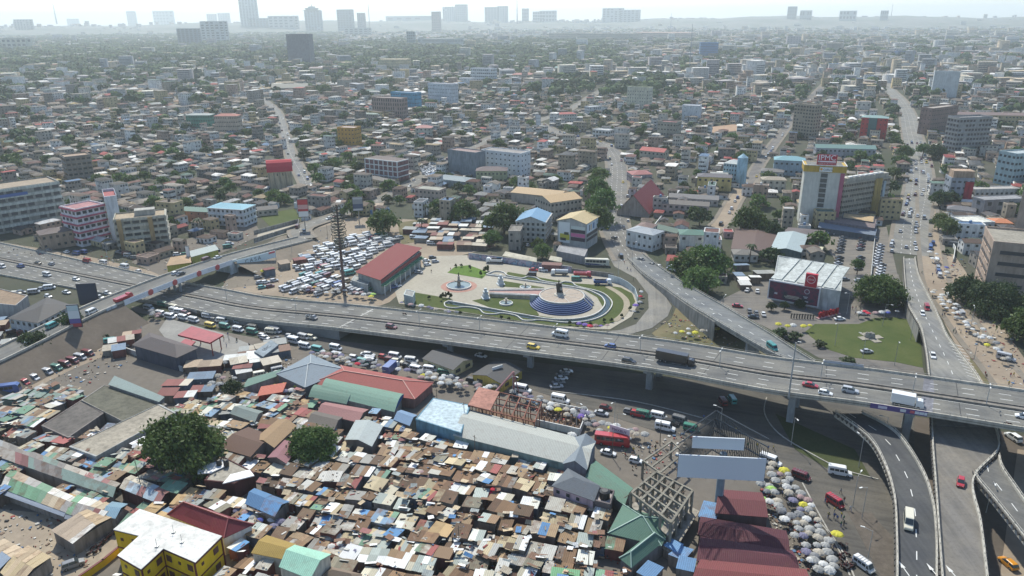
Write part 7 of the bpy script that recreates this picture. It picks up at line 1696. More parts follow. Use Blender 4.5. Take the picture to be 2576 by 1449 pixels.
# car park
for rx,ry0,n_,cs in ((2120,600,6,('black','grey')),(2170,600,5,('black','dark red','grey')),(2165,650,5,('black','grey')),(2112,650,5,('black','grey','silver')),(2215,620,8,('white','silver','white')),(2218,668,5,('white','grey','white'))):
    for j in range(n_): cc_=random.choice(cs); V('sedan',cc_,P(rx-j*1.5,ry0+j*7.2,.12),R(8),desc='%s car in the walled car park'%cc_,group='cars in the walled car park')
for j in range(9): V('hatch',random.choice(['white','silver','grey','blue']),P(2062+j*17,585+j*2,.12),R(95),desc='car backed against the dark lean-to of the car park',group='cars in the walled car park')
for x,y,c,a in ((2112,805,'white',5),(2172,791,'white',-5),(2180,887,'silver',5),(1880,732,'white',60),(1905,735,'white',75),(1855,772,'red',-20),(1885,785,'grey',80),(1902,790,'grey',80),(1920,793,'white',80),(1895,800,'black',-10),(2110,702,'grey',5),(2125,705,'grey',5),(2160,708,'silver',0)): V('sedan',c,P(x,y,.12),R(a),desc='%s car on the eastern plaza'%c,group='cars on the eastern plaza')
for x,y,c in ((2530,905,'silver'),(2402,620,'grey')): V('sprinter',c,P(x,y,.25),R(-40),desc='%s large minibus on the side road'%c,group='vehicles on the side road')
V('suv','grey',P(185,1425,.2),R(35),label='dark estate car parked at the yard gate'); 
lot_fill([(1055,420),(1090,410),(1095,440),(1070,450)],R(20),5,2.4,.8,['sedan','hatch'],['white','white','silver'],'in the yard behind the gridded building','cars behind the gridded building')
lot_fill([(800,495),(870,490),(880,510),(800,515)],R(5),5,2.6,.7,['sedan','suv'],['black','white','dark red','grey'],'in the repair yard by the town road','cars in the repair yard')
lot_fill([(1990,395),(2010,410),(1960,430)],R(60),5,2.4,.7,['sedan'],['white','silver'],'beside the tiered teal roof','cars beside the teal roof')
# motorbikes
def motorbike(p,rz,desc=None,label=None,group=None,rider=False):
    o=thing('motorbike',p,'motorbike',label,desc,group,rz); key=('mb',)
    def fr(m): m.tube((-.55,0,.6),(.5,0,.75),.12,n=5); m.box((-.1,0,.5),(.45,.25,.35)); m.tube((.7,0,.35),(.45,0,1.0),.05,n=4); m.tube((.45,-.35,1.05),(.45,.35,1.05),.03,n=4)
    part('frame',bm(('mbf',),fr,plain((.12,.02,.02),.4)),o); part('seat',bm(('mbs',),lambda m:m.box((-.35,0,.8),(.7,.26,.12)),DARKM),o)
    for x in (-.7,.7): part('wheel',bm(('mbw',),lambda m:m.tube((0,-.06,0),(0,.06,0),.33,n=12),TYRE),o,(x,0,.33))
    return o
for x,y in ((228,1395),(238,1380),(252,1375),(258,1368),(272,1355),(280,1350),(268,1362),(245,1390)): motorbike(P(x,y,.15),R(60+random.uniform(-20,20)),desc='motorbike parked by the yellow compound wall',group='motorbikes in the yard')
motorbike(onroad(1018,792),HM+math.pi,label='motorbike crossing the far carriageway of the flyover'); motorbike(onroad(2535,1070),HM+math.pi,label='motorbike near the eastern end of the flyover')
for k in range(14): motorbike(P(2125+random.uniform(-14,16),1395+random.uniform(-20,45),.1),random.uniform(0,3),desc='motorbike in the crowded rank by the setts',group='motorbikes by the service road')
# ============================================================ umbrellas
UM={}
UC={'grey white':(.36,.36,.34),'white':(.6,.6,.57),'cream':(.42,.38,.31),'dusty grey':(.22,.225,.23),'pinkish':(.36,.25,.24),'violet grey':(.2,.19,.27),'yellow':(.6,.55,.07),'red':(.55,.04,.07),'blue':(.08,.1,.35),'lime':(.35,.55,.15),'orange':(.65,.36,.08),'purple':(.2,.13,.4)}
def umb_mesh(c,r_,seed):
    k=(c,r_)
    if k in UM: return UM[k]
    m=M(); n_=8; rings=[(0.02,0),(r_*.45,-.13*r_),(r_*.8,-.3*r_),(r_,-.48*r_)]; base=[]
    vs=[]
    for j,(rr,z) in enumerate(rings):
        for i in range(16): a=i*math.pi/8; q=rr*(1 if i%2==0 else .93-.02*j); vs.append((q*math.cos(a),q*math.sin(a),z-(0 if i%2==0 else .04*rr)))
    fs=[]
    for j in range(3):
        for i in range(16): i2=(i+1)%16; fs.append((j*16+i,(j+1)*16+i,(j+1)*16+i2,j*16+i2))
    m.idx(vs,fs); mt=umat(UC[c]); UM[k]=m.mesh('canopy',mt); return UM[k]
def umat(c):
    k=('umb',c)
    if k in MC: return MC[k]
    m,n,l,b=_mat('umbrella_cloth_%d'%len(MC)); a=noise(n,l,pos(n,l),.9,3); m1=rampmix(n,l,mapr(n,l,a.outputs[0],.4,.7),c,tuple(x*.6 for x in c)); l.new(m1.outputs[2],b.inputs['Base Color']); b.inputs['Roughness'].default_value=.8; b.inputs['Specular IOR Level'].default_value=.2; MC[k]=m; return m
NUMB=[0]
def umbrella(p,c=None,r_=None,where='',group=None):
    if c is None: c=random.choices(list(UC),(32,16,13,15,8,7,3,2,1,1,1,1))[0]
    r_=r_ or random.choice((1.0,1.2,1.4)); r_=round(r_,2); big={1.0:'small',1.2:'medium',1.4:'large'}.get(r_,'large')
    o=thing('umbrella',p,'umbrella',desc='%s %s market umbrella %s'%(big,c,where),group=group or 'market umbrellas',rz=random.uniform(0,.8)); NUMB[0]+=1
    cn=bpy.data.objects.new('canopy',umb_mesh(c,r_,0)); COL.objects.link(cn); cn.parent=o; cn.location=(0,0,2.75+.1*r_); cn.rotation_euler=(random.uniform(-.14,.14),random.uniform(-.14,.14),0)
    part('pole',bm(('pole',),lambda m:m.tube((0,0,0),(0,0,2.8),.035,n=5),STEEL),o)
    return o
def umbs(pts,n,spread,where,cols=None,z=.1):
    ps=[P(x,y,z) for x,y in pts]; placed=[]
    L=[(ps[i+1]-ps[i]).length for i in range(len(ps)-1)] or [1]
    tries=0
    while len(placed)<n and tries<n*30:
        tries+=1; i=random.choices(range(len(L)),L)[0] if len(ps)>1 else 0; q=ps[i].lerp(ps[min(i+1,len(ps)-1)],random.random())+Vector((random.uniform(-spread,spread),random.uniform(-spread,spread),0))
        if all((q-r_).length>1.9 for r_ in placed): placed.append(q); umbrella(q,random.choice(cols) if cols and random.random()<.8 else None,where=where)
umbs([(790,902),(850,912),(905,930)],20,1.7,'beside the grey blue hall'); umbs([(925,922),(960,940),(1010,950),(1080,955)],12,2,'behind the red market hall'); umbs([(1060,950),(1130,975),(1200,985),(1240,985)],26,2.6,'beyond the red market hall')
umbs([(560,925),(620,915),(690,890)],9,1.6,'on the stall row beyond the forecourt'); umbs([(700,985),(730,1000),(740,985)],7,2.2,'beside the red fronted stalls',['yellow','yellow','cream','violet grey']); umbs([(1300,1005),(1370,1030),(1440,1055),(1470,1060)],20,2,'beside the red oxide frame')
umbs([(1450,1052),(1510,1085),(1580,1110),(1615,1105)],24,3,'beside the red bus'); umbs([(1520,1110),(1600,1100)],5,1,'behind the red bus',['pinkish','cream'])
umbs([(1925,1190),(1975,1228),(2010,1275),(2040,1330),(2065,1395),(2072,1449)],44,2.0,'along the maroon sheds'); umbs([(1915,1230),(1950,1280),(2000,1350),(2040,1430)],18,1.6,'against the maroon sheds')
umbs([(765,735),(830,742),(905,752),(930,755)],24,2.4,'on the far kerb of the flyover'); umbs([(650,695),(680,690)],5,1.6,'at the foot of the paved slope')
umbs([(1010,775),(1060,782),(1120,795),(1160,802)],9,.9,'outside the park fence'); umbs([(1450,828),(1500,835),(1535,832)],8,.8,'at the park corner',['purple','red','purple','pinkish']); umbs([(1605,735),(1612,762),(1590,800)],5,.8,'at the park hoarding',['white','grey white','red','purple','white'])
umbs([(1660,845),(1700,848),(1740,848),(1790,835)],9,2.3,'on the worn verge',['white','white','grey white','cream','yellow']); umbs([(1950,830),(2000,832),(2050,835)],5,1,'beside the roundabout',['white','grey white','yellow']); umbs([(2155,800),(2210,798),(2260,795)],8,1.2,'behind the roundabout lawn',['white','white','grey white','grey white','red'])
umbs([(2360,745),(2390,790),(2440,830),(2480,870),(2520,905),(2560,930)],34,2.6,'along the eastern side road',['white','white','grey white','cream']); umbs([(2395,700),(2355,660),(2345,640)],8,2,'beside the eastern side road upper part')
umbs([(610,1300),(660,1325),(700,1335)],9,1.4,'behind the ochre-roofed house',['white','violet grey','blue','white']); umbs([(815,1370),(850,1385),(885,1400),(905,1410)],9,1.3,'beside the pale green gable',['white','violet grey','grey white']); umbs([(905,1420),(950,1430),(1000,1435),(1040,1440)],9,1.2,'at the lower edge of the market',['orange','yellow','red','white','cream'])
umbs([(545,985),(560,960),(600,970)],6,2,'in the small market square'); umbs([(385,795),(400,812)],5,1.5,'beside the bridge abutment',['pinkish','dusty grey']); umbs([(1240,1252)],1,.3,'among rusty shacks',['red']); umbs([(1050,1200),(1085,1215)],2,.6,'among rusty shacks',['pinkish'])
for x,y,c in ((1235,1262,'red'),(1118,1155,'pinkish'),(2103,1362,'yellow'),(1938,1250,'lime'),(1915,1275,'lime'),(1970,1200,'yellow'),(1440,1110,'white')): umbrella(P(x,y,.1),c,1.55,'standing out from its neighbours')
print('UMB',NUMB)
# ============================================================ people
def person_meshes():
    out=[]
    for pose in range(4):
        st_={0:.05,1:.32,2:-.28,3:.12}[pose]; arm={0:.08,1:.25,2:-.25,3:.45}[pose]
        v=[(0,0,.95),(0,0,1.15),(0,0,1.4),(0,0,1.5),(0,0,1.58),(0.02,0,1.68), # pelvis chest neck head
           (0,.1,.9),(st_*.5,.11,.5),(st_*1.0-.03,.11,.07),(st_*1.0+.14,.11,.04),
           (0,-.1,.9),(-st_*.5,-.11,.5),(-st_*1.0-.03,-.11,.07),(-st_*1.0+.14,-.11,.04),
           (0,.2,1.38),(-arm*.3,.25,1.1),(-arm*.7+.08,.25,.86),(0,-.2,1.38),(arm*.3,-.25,1.1),(arm*.7+.08,-.25,.86)]
        e=[(0,1),(1,2),(2,3),(3,4),(4,5),(0,6),(6,7),(7,8),(8,9),(0,10),(10,11),(11,12),(12,13),(2,14),(14,15),(15,16),(2,17),(17,18),(18,19)]
        rad=[.15,.14,.15,.06,.09,.1,.09,.07,.05,.045,.09,.07,.05,.045,.065,.05,.035,.065,.05,.035]
        me=bpy.data.meshes.new('p'); me.from_pydata(v,e,[]); ob=bpy.data.objects.new('p',me); COL.objects.link(ob)
        md=ob.modifiers.new('s','SKIN'); 
        for i,sv in enumerate(me.skin_vertices[0].data): sv.radius=(rad[i],rad[i]); sv.use_root=(i==0)
        md2=ob.modifiers.new('u','SUBSURF'); md2.levels=1; md2.render_levels=1
        dg=bpy.context.evaluated_depsgraph_get(); r_=bpy.data.meshes.new_from_object(ob.evaluated_get(dg)); bpy.data.objects.remove(ob)
        zs=np.array([p.center.z for p in r_.polygons]); ys=np.array([abs(p.center.y) for p in r_.polygons])
        r_.materials.clear(); mi=np.where(zs>1.49,2,np.where((zs<.95),1,0)); mi=np.where((ys>.17)&(zs<1.15)&(zs>.75),2,mi); mi=np.where(zs>1.62,3,mi)
        r_.polygons.foreach_set('material_index',mi.astype(np.int32)); out.append((r_,mi)); 
    return out
PM=person_meshes(); SKIN=plain((.09,.05,.035),.6,0,'skin'); HAIR=plain((.012,.01,.01),.8,0,'hair')
PC={}
CLO={'white':(.6,.6,.58),'red':(.4,.04,.04),'blue':(.05,.09,.25),'black':(.02,.02,.02),'brown':(.15,.09,.06),'green':(.06,.16,.08),'yellow':(.5,.38,.06),'grey':(.2,.2,.2)}
def person(p,where,rz=None,shirt=None,label=None):
    shirt=shirt or random.choice(list(CLO)); tr=random.choice(('black','blue','brown','grey')); k=random.randrange(4)
    if (k,shirt,tr) not in PC:
        me=PM[k][0].copy(); 
        for c_ in (plain(CLO[shirt],.85,0,'cloth'),plain(CLO[tr],.85,0,'cloth'),SKIN,HAIR): me.materials.append(c_)
        me.polygons.foreach_set('material_index',PM[k][1].astype(np.int32)); PC[(k,shirt,tr)]=me
    o=bpy.data.objects.new('person',PC[(k,shirt,tr)]); COL.objects.link(o); o.location=p; o.rotation_euler=(0,0,random.uniform(0,6.28) if rz is None else rz)
    tag(o,'person',label,'%s in a %s top and %s trousers %s'%('person standing' if k==0 else 'person walking',shirt,tr,where),'people %s'%where); return o
def crowd(n,pts,sp,where):
    ps=[P(x,y,.1) for x,y in pts]
    for _ in range(n):
        i=random.randrange(max(1,len(ps)-1)); q=ps[i].lerp(ps[min(i+1,len(ps)-1)],random.random())+Vector((random.uniform(-sp,sp),random.uniform(-sp,sp),.02)); person(q,where)
crowd(16,[(2080,1200),(2110,1290),(2080,1330),(2150,1310)],3,'near the setts'); crowd(34,[(1960,1230),(2030,1310),(2080,1400)],3,'in the umbrella alley'); crowd(14,[(1560,1140),(1620,1160),(1700,1110)],4,'on the sandy corner by the red bus')
crowd(8,[(520,850),(560,850),(600,870)],4,'on the filling station forecourt'); crowd(26,[(640,880),(700,900),(560,985),(500,950)],5,'in the small market square'); crowd(14,[(2330,690),(2350,760),(2400,830),(2430,850)],2.5,'on the eastern side road'); crowd(10,[(2050,790),(2180,790),(2150,810)],5,'on the eastern plaza')
crowd(9,[(1600,690),(1560,640),(1625,760)],2,'beside the loop road'); crowd(10,[(1100,690),(1200,650),(1300,660)],5,'on the park paving'); crowd(8,[(2420,960),(2500,940),(2540,960)],4,'on the eastern verge'); crowd(10,[(720,715),(780,690),(850,680)],4,'in the lorry park'); crowd(8,[(1770,1060),(1850,1100),(1950,1140)],5,'on the street under the flyover'); crowd(14,[(700,1290),(840,1340),(1100,1190),(1350,1330)],5,'in the market alleys')
# red letters and row of figures on the plaza
p0=P(2062,800,.15); p1=P(2105,790,.15); o=thing('letter_sculpture',(p0.x,p0.y,0),'sculpture','row of large red letter blocks standing on the eastern plaza'); d=(p1-p0); 
for i in range(6): c_=p0+d*(i/5); m=M(); m.box((c_.x,c_.y,1.5),(1.1,.6,2.4+.4*(i%2)),math.atan2(d.y,d.x)); m.box((c_.x,c_.y,2.0),(1.9,.5,.5),math.atan2(d.y,d.x)+.4*(i%3)); m.build('letter_block',paint((.4,.02,.03),.5,.1),o)
m=M(); m.box((*((p0+p1)/2).xy,.25),(d.length+3,1.6,.3),math.atan2(d.y,d.x)); m.build('plinth',paint((.5,.3,.3)),o)
p0=P(1990,800,.15); p1=P(2045,803,.15); o=thing('letter_row',(p0.x,p0.y,0),'sculpture','row of slim black upright letters beside the red letter blocks'); d=p1-p0
for i in range(9): c_=p0+d*(i/8); m=M(); m.box((c_.x,c_.y,1.1),(.35,.35,2.2),.2); m.box((c_.x+.3,c_.y,1.9),(.7,.3,.3),.2); m.build('upright',DARKM,o)
# ============================================================ lamps, poles, boards
def lamp(p,h,rz,label=None,desc=None,two=False,arm=1.8,col=None,r_=.1):
    o=thing('street_lamp',p,'street lamp',label,desc,'street lamps' if desc else None,rz)
    cm=col or paint((.42,.42,.4),.6,.2)
    part('pole',bm(('lp',h,r_),lambda m:m.tube((0,0,0),(0,0,h),r_,r_*.6,6),cm),o)
    for s_ in ((1,-1) if two else (1,)):
        part('arm',bm(('la',h,s_,arm),lambda m:m.tube((0,0,h-.1),(s_*arm,0,h+.4),.05,n=5),cm),o); part('lamp_head',bm(('lh',h,s_,arm),lambda m:m.box((s_*(arm+.3),0,h+.42),(.9,.3,.12)),WHITE),o)
    return o
for x,y in ((745,785),(1055,817),(1207,835),(1397,857),(1610,888),(1810,923),(2064,955),(2295,992),(570,752),(425,722),(2480,1020)): lamp(onroad(x,y),5.5,R(60),desc='short double-armed lamp on the median of the flyover',two=True,arm=.9,r_=.12)
lamp(P(1984,998,12),17,R(-30),label='tall grey lamp mast rising at the near parapet of the flyover',arm=.6,r_=.28)
lamp(P(276,675,.1),15,R(60),label='tall pale lamp mast beside the highway',arm=2)
for x,y in ((2222,1120,),(2160,1175),(2480,1290),(1990,1120),(1550,1110),(1545,1078),(1290,1010),(1450,1080),(1810,1095),(1555,700),(2220,820),(2100,870),(2440,830),(2450,905),(2290,855),(2130,790),(2170,900),(1815,800),(2250,918),(1780,850),(1690,790),(1590,655),(735,640),(692,625),(1895,395),(2180,1420),(2145,1275),(2168,1305)): lamp(P(x,y,.1),9,random.uniform(0,6.28),desc='slender street lamp standing at the kerb')
def pole(p,h,desc,tilt=.03,label=None,wires=True):
    o=thing('utility_pole',p,'pole',label,desc,'utility poles' if desc else None,random.uniform(0,3)); a=random.uniform(-tilt,tilt)
    m=M(); m.tube((0,0,0),(a*h,0,h),.13,.08,6); part('pole',m.mesh('pole',paint((.2,.16,.12))),o); m=M(); m.box((a*h*.95,0,h-.6),(.1,1.6,.12)); part('crossarm',m.mesh('crossarm',paint((.2,.16,.12))),o); return o
for x,y,h in ((362,1255,12),(365,1280,5),(1170,1080,9),(1100,1020,6),(1155,1385,7),(1540,1150,8),(800,925,6),(1195,1150,7),(1660,1120,8),(930,500,8),(860,610,8),(825,605,9),(1480,1449,7)): pole(P(x,y,.1),h,'wooden pole leaning slightly above the roofs')
# the tall ornamental steel tree mast
p=P(866,735,.1); o=thing('pine_mast',p,'mast','very tall dark mast with bristling dead-tree antennas beside the lorry park',landmark='the tall bristling mast'); H_=hgt(p,515)
m=M(); m.tube((p.x,p.y,0),(p.x,p.y,H_),.75,.35,9); m.build('trunk',paint((.2,.13,.11),.9,.3),o)
for i in range(16):
    z=H_*(.5+.5*i/16); L=1.5+1.7*math.sin(math.pi*min(1,(i+3)/18))
    for k in range(7):
        a=k*.9+i*.5; m=M(); e=Vector((p.x+math.cos(a)*L,p.y+math.sin(a)*L,z+.55)); m.tube((p.x,p.y,z),e,.22,.16,4); m.tube(e,e+Vector((0,0,.6)),.25,.1,4); m.build('branch',paint((.1,.11,.085),.9,.3),o)
# advertising boards
def poster_board(name,label,base,topy,wpx,bot,cols,lm=None,lean=0,key='p'):
    p=P(*base,.1); h1=hgt(p,topy); h0=hgt(p,bot); o=thing(name,p,'billboard',label,landmark=lm); dist=p.length; w_=wpx*math.hypot(p.xy.length,CH)/CF; X=Vector((1,.15 if lean==0 else lean,0)).normalized(); Nn=Vector((X.y,-X.x,0))
    m=M(); m.tube((p.x,p.y,0),(p.x,p.y,h1-1),.3,n=8); m.build('pole',STEEL,o); c=(p.x,p.y-.4,(h0+h1)/2); m=M(); panel(m,c,X,UP,w_,h1-h0,.5); m.build('frame',plain((.04,.04,.05),.5),o)
    n_=len(cols); hh=(h1-h0)*.94
    for i,(c_,f0,f1) in enumerate(cols): m=M(); cz=h1-(h1-h0)*.03-hh*(f0+f1)/2; panel(m,(c[0]+Nn.x*.3,c[1]+Nn.y*.3,cz),X,UP,w_*.93,hh*(f1-f0)-.05,.06); m.build('poster',plain(c_,.5),o)
    return o
poster_board('billboard','red and white poster board above the walled plot',(769,582),500,25,546,[((.45,.03,.04),0,.3),((.55,.3,.28),.3,.55),((.4,.03,.04),.55,.68),((.65,.65,.62),.68,1)],'the red and white poster board')
poster_board('billboard','grey and navy portrait poster board over the town road',(904,560),495,25,530,[((.4,.42,.43),0,.15),((.22,.24,.26),.15,.5),((.04,.07,.14),.5,.85),((.4,.42,.43),.85,1)],'the navy poster board')
poster_board('billboard','tall leaning poster board in white, purple and red by the bridge ramp',(204,862),765,24,822,[((.5,.6,.6),0,.25),((.65,.68,.68),.25,.62),((.12,.1,.3),.62,.84),((.45,.05,.06),.84,1)],'the purple and red poster board',key='q')
poster_board('billboard','dark blue double-faced board seen from behind near the highway',(232,786),712,40,765,[((.02,.03,.06),0,1)],'the dark double-faced board')
poster_board('billboard','grey lattice sign column by the curved street',(1354,327),288,12,316,[((.55,.55,.55),0,.3),((.3,.3,.3),.3,.35),((.55,.55,.55),.35,.65),((.3,.3,.3),.65,.7),((.55,.55,.55),.7,1)])
o=poster_board('pylon_sign','narrow white twin pylon sign at the yellow kiosk',(478,664),618,8,655,[((.7,.7,.68),0,1)])
# long hoarding on the paved slope
a=P(597,672,3.2); b=P(694,646,3.2); X=(b-a).normalized(); c=(a+b)/2; o=thing('hoarding',(c.x,c.y,0),'hoarding','long pale blue advertising hoarding on the paved slope',landmark='the pale blue hoarding'); Nn=Vector((X.y,-X.x,0)); Lh=(b-a).length; zt=6.6
m=M(); panel(m,(c.x,c.y,(3+zt)/2),X,UP,Lh,zt-3,.25); m.build('board',plain((.55,.66,.68),.5),o)
for k in range(5): q=a.lerp(b,k/4); m=M(); m.tube((q.x,q.y,0),(q.x,q.y,zt),.12,n=5); m.build('post',STEEL,o)
text('C A S A',2.6,(c.x+Nn.x*.2-X.x*2,c.y+Nn.y*.2-X.y*2,(3+zt)/2),X,UP,plain((.1,.15,.17),.6),o)
m=M(); q=a.lerp(b,.9)+Nn*.2; panel(m,(q.x,q.y,zt-.6),X,UP,3.5,1,.06); m.build('print',plain((.5,.1,.12),.5),o)
# banners on the overbridge
sd=side(br,5.75)
pts=[q for q in sd if 281<q.y<340]
nb=4
for k in range(nb):
    a=pts[int(k*(len(pts)-1)/nb)]; b=pts[int((k+1)*(len(pts)-1)/nb)]; a=a.lerp(b,.03); d=b-a; X=d.normalized(); Nn=Vector((X.y,-X.x,0)); c=(a+b)/2
    o=thing('banner',(c.x,c.y,c.z-.5),'banner','%s white banner with faint lettering hung on the overbridge parapet'%('nearest','second','third','farthest')[k]); m=M(); panel(m,(c.x+Nn.x*.1,c.y+Nn.y*.1,c.z-.1),X,UP,d.length*.94,2.3,.08); m.build('cloth',plain((.66,.68,.7),.7),o)
    m=M(); 
    for j in range(2): panel(m,(c.x+Nn.x*.18,c.y+Nn.y*.18,c.z+.25-.6*j),X,UP,d.length*.55,.16,.03)
    m.build('print',plain((.4,.42,.46),.7),o)
    q=a.lerp(b,.98) if k<nb-1 else a.lerp(b,.5); o=thing('roundel',(q.x,q.y,q.z),'sign','%s red round sign between the white banners on the overbridge'%('nearest','second','third','farthest')[k]); m=M(); cc_=Vector((q.x+Nn.x*.3,q.y+Nn.y*.3,q.z-.1)); m.tube(cc_,cc_+Nn*.12,1.35,n=18); m.build('disc',plain((.45,.08,.08),.5),o)
# parapet banner on the flyover
a=onroad(2196,1018); b=onroad(2330,1040); i1=min(range(len(med)),key=lambda i:(Rt[i]-a).length); Pn=[q for q in Rt if a.x-1<=q.x<=b.x+1]
a=Vector((*a.xy,0)); 
ra=min(Rt,key=lambda q:abs(proj(q)[0]-2196)); rb_=min(Rt,key=lambda q:abs(proj(q)[0]-2330)); X=(rb_-ra).normalized(); Nn=Vector((X.y,-X.x,0)); c=(ra+rb_)/2; Lb=(rb_-ra).length
o=thing('parapet_banner',(c.x,c.y,c.z),'banner','long purple and white banner fixed outside the flyover parapet'); m=M(); panel(m,c+Nn*.25+UP*.1,X,UP,Lb,1.5,.08); m.build('cloth',plain((.09,.06,.2),.6),o)
for u,w_,c_ in ((-.28,.16,(.55,.5,.6)),(.08,.1,(.6,.6,.6)),(.24,.08,(.5,.1,.12)),(.32,.07,(.6,.62,.65)),(.4,.08,(.6,.62,.65)),(.47,.05,(.6,.62,.65))): m=M(); panel(m,c+Nn*.33+X*(Lb*u)+UP*.1,X,UP,Lb*w_,.8,.04); m.build('print',plain(c_,.6),o)
ra=min(Lf,key=lambda q:abs(proj(q)[0]-2055)); rb_=min(Lf,key=lambda q:abs(proj(q)[0]-2165)); X=(rb_-ra).normalized(); c=(ra+rb_)/2; o=thing('railing_banner',(c.x,c.y,c.z),'banner','pale grey banner tied along the far railing of the flyover'); m=M(); panel(m,c+UP*1.0,X,UP,(rb_-ra).length,1.0,.06); m.build('cloth',plain((.45,.47,.52),.7),o)
# roadside shop sign near the umbrellas
a=P(1535,1098,1.2); b=P(1580,1112,1.2); X=(b-a).normalized(); Nn=Vector((X.y,-X.x,0)); c=(a+b)/2; o=thing('shop_sign',(c.x,c.y,0),'sign','white and pink shop sign board standing among the umbrellas'); m=M(); panel(m,(c.x,c.y,3.1),X,UP,6.2,4.2,.2); m.build('board',plain((.62,.58,.6),.6),o)
text('MAXBUY',1.15,(c.x+Nn.x*.13,c.y+Nn.y*.13,4.0),X,UP,plain((.1,.06,.14),.6),o); m=M(); panel(m,(c.x+Nn.x*.12,c.y+Nn.y*.12,1.7),X,UP,6.0,1.3,.04); m.build('print',plain((.4,.13,.2),.6),o)
for s_ in (-2.8,2.8): m=M(); m.tube((c.x+X.x*s_,c.y+X.y*s_,0),(c.x+X.x*s_,c.y+X.y*s_,3),.1,n=5); m.build('post',STEEL,o)
# blue grey stall roof with painted lettering
st_,q,hh=rb('lettered_stall','slate blue stall roof with dark painted letters beside the forecourt',3.4,[(640,885),(662,898),(700,868),(682,856)],(.15,.18,.2),('flat',(.28,.33,.36),.1),cat='market stall')
q=[Vector((*p,hh+.14)) for p in q]; X=(q[2]-q[1]).normalized(); Y=(q[0]-q[1]); Y=(Y-X*Y.dot(X)).normalized(); 
if X.y<0: X=-X; 
Y=Vector((0,0,1)).cross(X); c=sum(q,Vector())/4; text('EIVC',2.2,(c.x,c.y,hh+.16),X,Y,plain((.04,.06,.08),.7),st_)
p=P(1243,960,0); o=thing('striped_gantry',(p.x,p.y,0),'sign','pale sign board on a bent post before the mustard office'); m=M(); m.tube((p.x,p.y,0),(p.x,p.y,5),.25,n=6); m.build('post',STEEL,o); m=M(); m.box((p.x+1.2,p.y,5.3),(4,.3,1.0),.6); m.build('board',WHITE,o)
p=P(1240,985,0); o=thing('red_boom',(p.x,p.y,0),'machine','slanting pinkish red crane boom beside the red oxide frame'); a=P(1245,988,3); b=P(1292,935,9); m=M(); m.tube(a,b,.45,.3,5); m.build('boom',paint((.5,.25,.24)),o); m=M(); m.tube((b.x,b.y,0),b,.3,n=5); m.tube((b.x+2,b.y,0),b,.2,n=5); m.build('leg',paint((.4,.18,.18)),o)
wallrun('car_park_wall','low pale wall between the car park and the eastern road',[(2205,560),(2200,600),(2190,700)],1.8,paint((.5,.5,.47)),.3); wallrun('plot_wall','stained wall around the empty walled plot',[(640,610),(750,575),(752,560),(640,590)],2.4,CONCD,.3); wallrun('side_road_wall','white topped wall along the eastern side road',[(2397,660),(2402,630),(2390,610)],2,WHITE,.3)
wallrun('church_wall','long white wall beside the church roof',[(1604,622),(1640,580),(1668,545)],2,WHITE,.4); wallrun('depot_wall','curving white wall of the depot compound',[(300,880),(370,905),(460,935)],2,paint((.5,.5,.48)),.4)
# ============================================================ trees of the foreground and the named ones further off
for (x,y),r_,h,k,v,lb,lm in TREES_FG: tree(P(x,y,.05),r_,h,k,label=lb,var=min(v,len(CROWN[k])-1),lm=lm)
T_=[((965,590),9,11,'mid',0,'leafy green tree beside the paved slope'),((1165,555),9,9,'mid',0,'wide tree behind the market stalls north of the park'),((1268,590),11,14,'mid',0,'tall broad tree left of the blue-roofed school'),((1500,600),9,15,'mid',0,'nearest tall tree of the clump beside the store'),((1515,560),9,16,'mid',0,'middle tall tree of the clump along the central road'),((1500,520),8,15,'mid',0,'upper tree of the clump along the central road'),((1505,480),7,13,'mid',2,'uppermost lighter tree of the clump along the central road'),
 ((1730,700),9,10,'mid',0,'dense rounded tree left in the clump beside the slip ramp'),((1775,690),10,11,'mid',0,'largest dense tree in the clump beside the slip ramp'),((1760,735),8,9,'mid',2,'brighter tree at the foot of the clump by the slip ramp'),((1885,585),10,12,'mid',0,'dark broad tree beside the workshops'),((1940,600),6,8,'mid',3,'small dark tree beside the pale hall'),((2210,765),9,10,'big',0,'spreading bright green tree beside the eastern ramp'),((2430,760),8,9,'mid',3,'dark tree over the eastern market'),((2500,790),9.5,10,'bigd',0,'very large dark tree below the tan hotel'),((2560,740),8.5,10,'mid',3,'dark tree at the edge below the tan hotel'),((2585,860),9,9,'mid',0,'green tree at the edge beside the side road'),
 ((2380,600),6,9,'mid',2,'pale green tree in front of the white-roofed branch'),((2360,580),5,8,'mid',2,'small tree beside the eastern road'),((2275,400),7,9,'mid',0,'round tree left of the eastern road'),((2320,395),6,9,'mid',0,'left of two round trees by the eastern road'),((2352,400),8,10,'mid',3,'right of two round trees by the eastern road'),((2360,520),6,8,'mid',3,'tree beside the narrow tan-roofed shop'),((1365,650),4.5,6,'mid',2,'pale small tree behind the mural wall'),((1237,620),5,7,'mid',0,'small tree by the mural wall gate'),((720,270),9,9,'mid',3,'dark tree beside the hill road'),((780,300),12,10,'mid',3,'broad dark tree below the hall'),((820,240),12,11,'mid',0,'green tree behind the hill road'),
 ((188,850),6,8,'mid',3,'dusty bush tree on the embankment'),((92,900),6,8,'mid',3,'dark round tree below the bridge ramp'),((1940,782),2.0,3,'mid',3,'left small tree on the eastern plaza'),((1972,780),1.9,3,'mid',3,'right small tree on the eastern plaza'),((2012,775),2.3,3,'mid',3,'small flat tree beside the billboard'),((2155,690),3,6,'mid',0,'young tree in the walled car park'),((1110,300),8,8,'mid',3,'dark tree behind the blue block'),((1270,230),9,9,'mid',0,'tree behind the white six-storey block')]
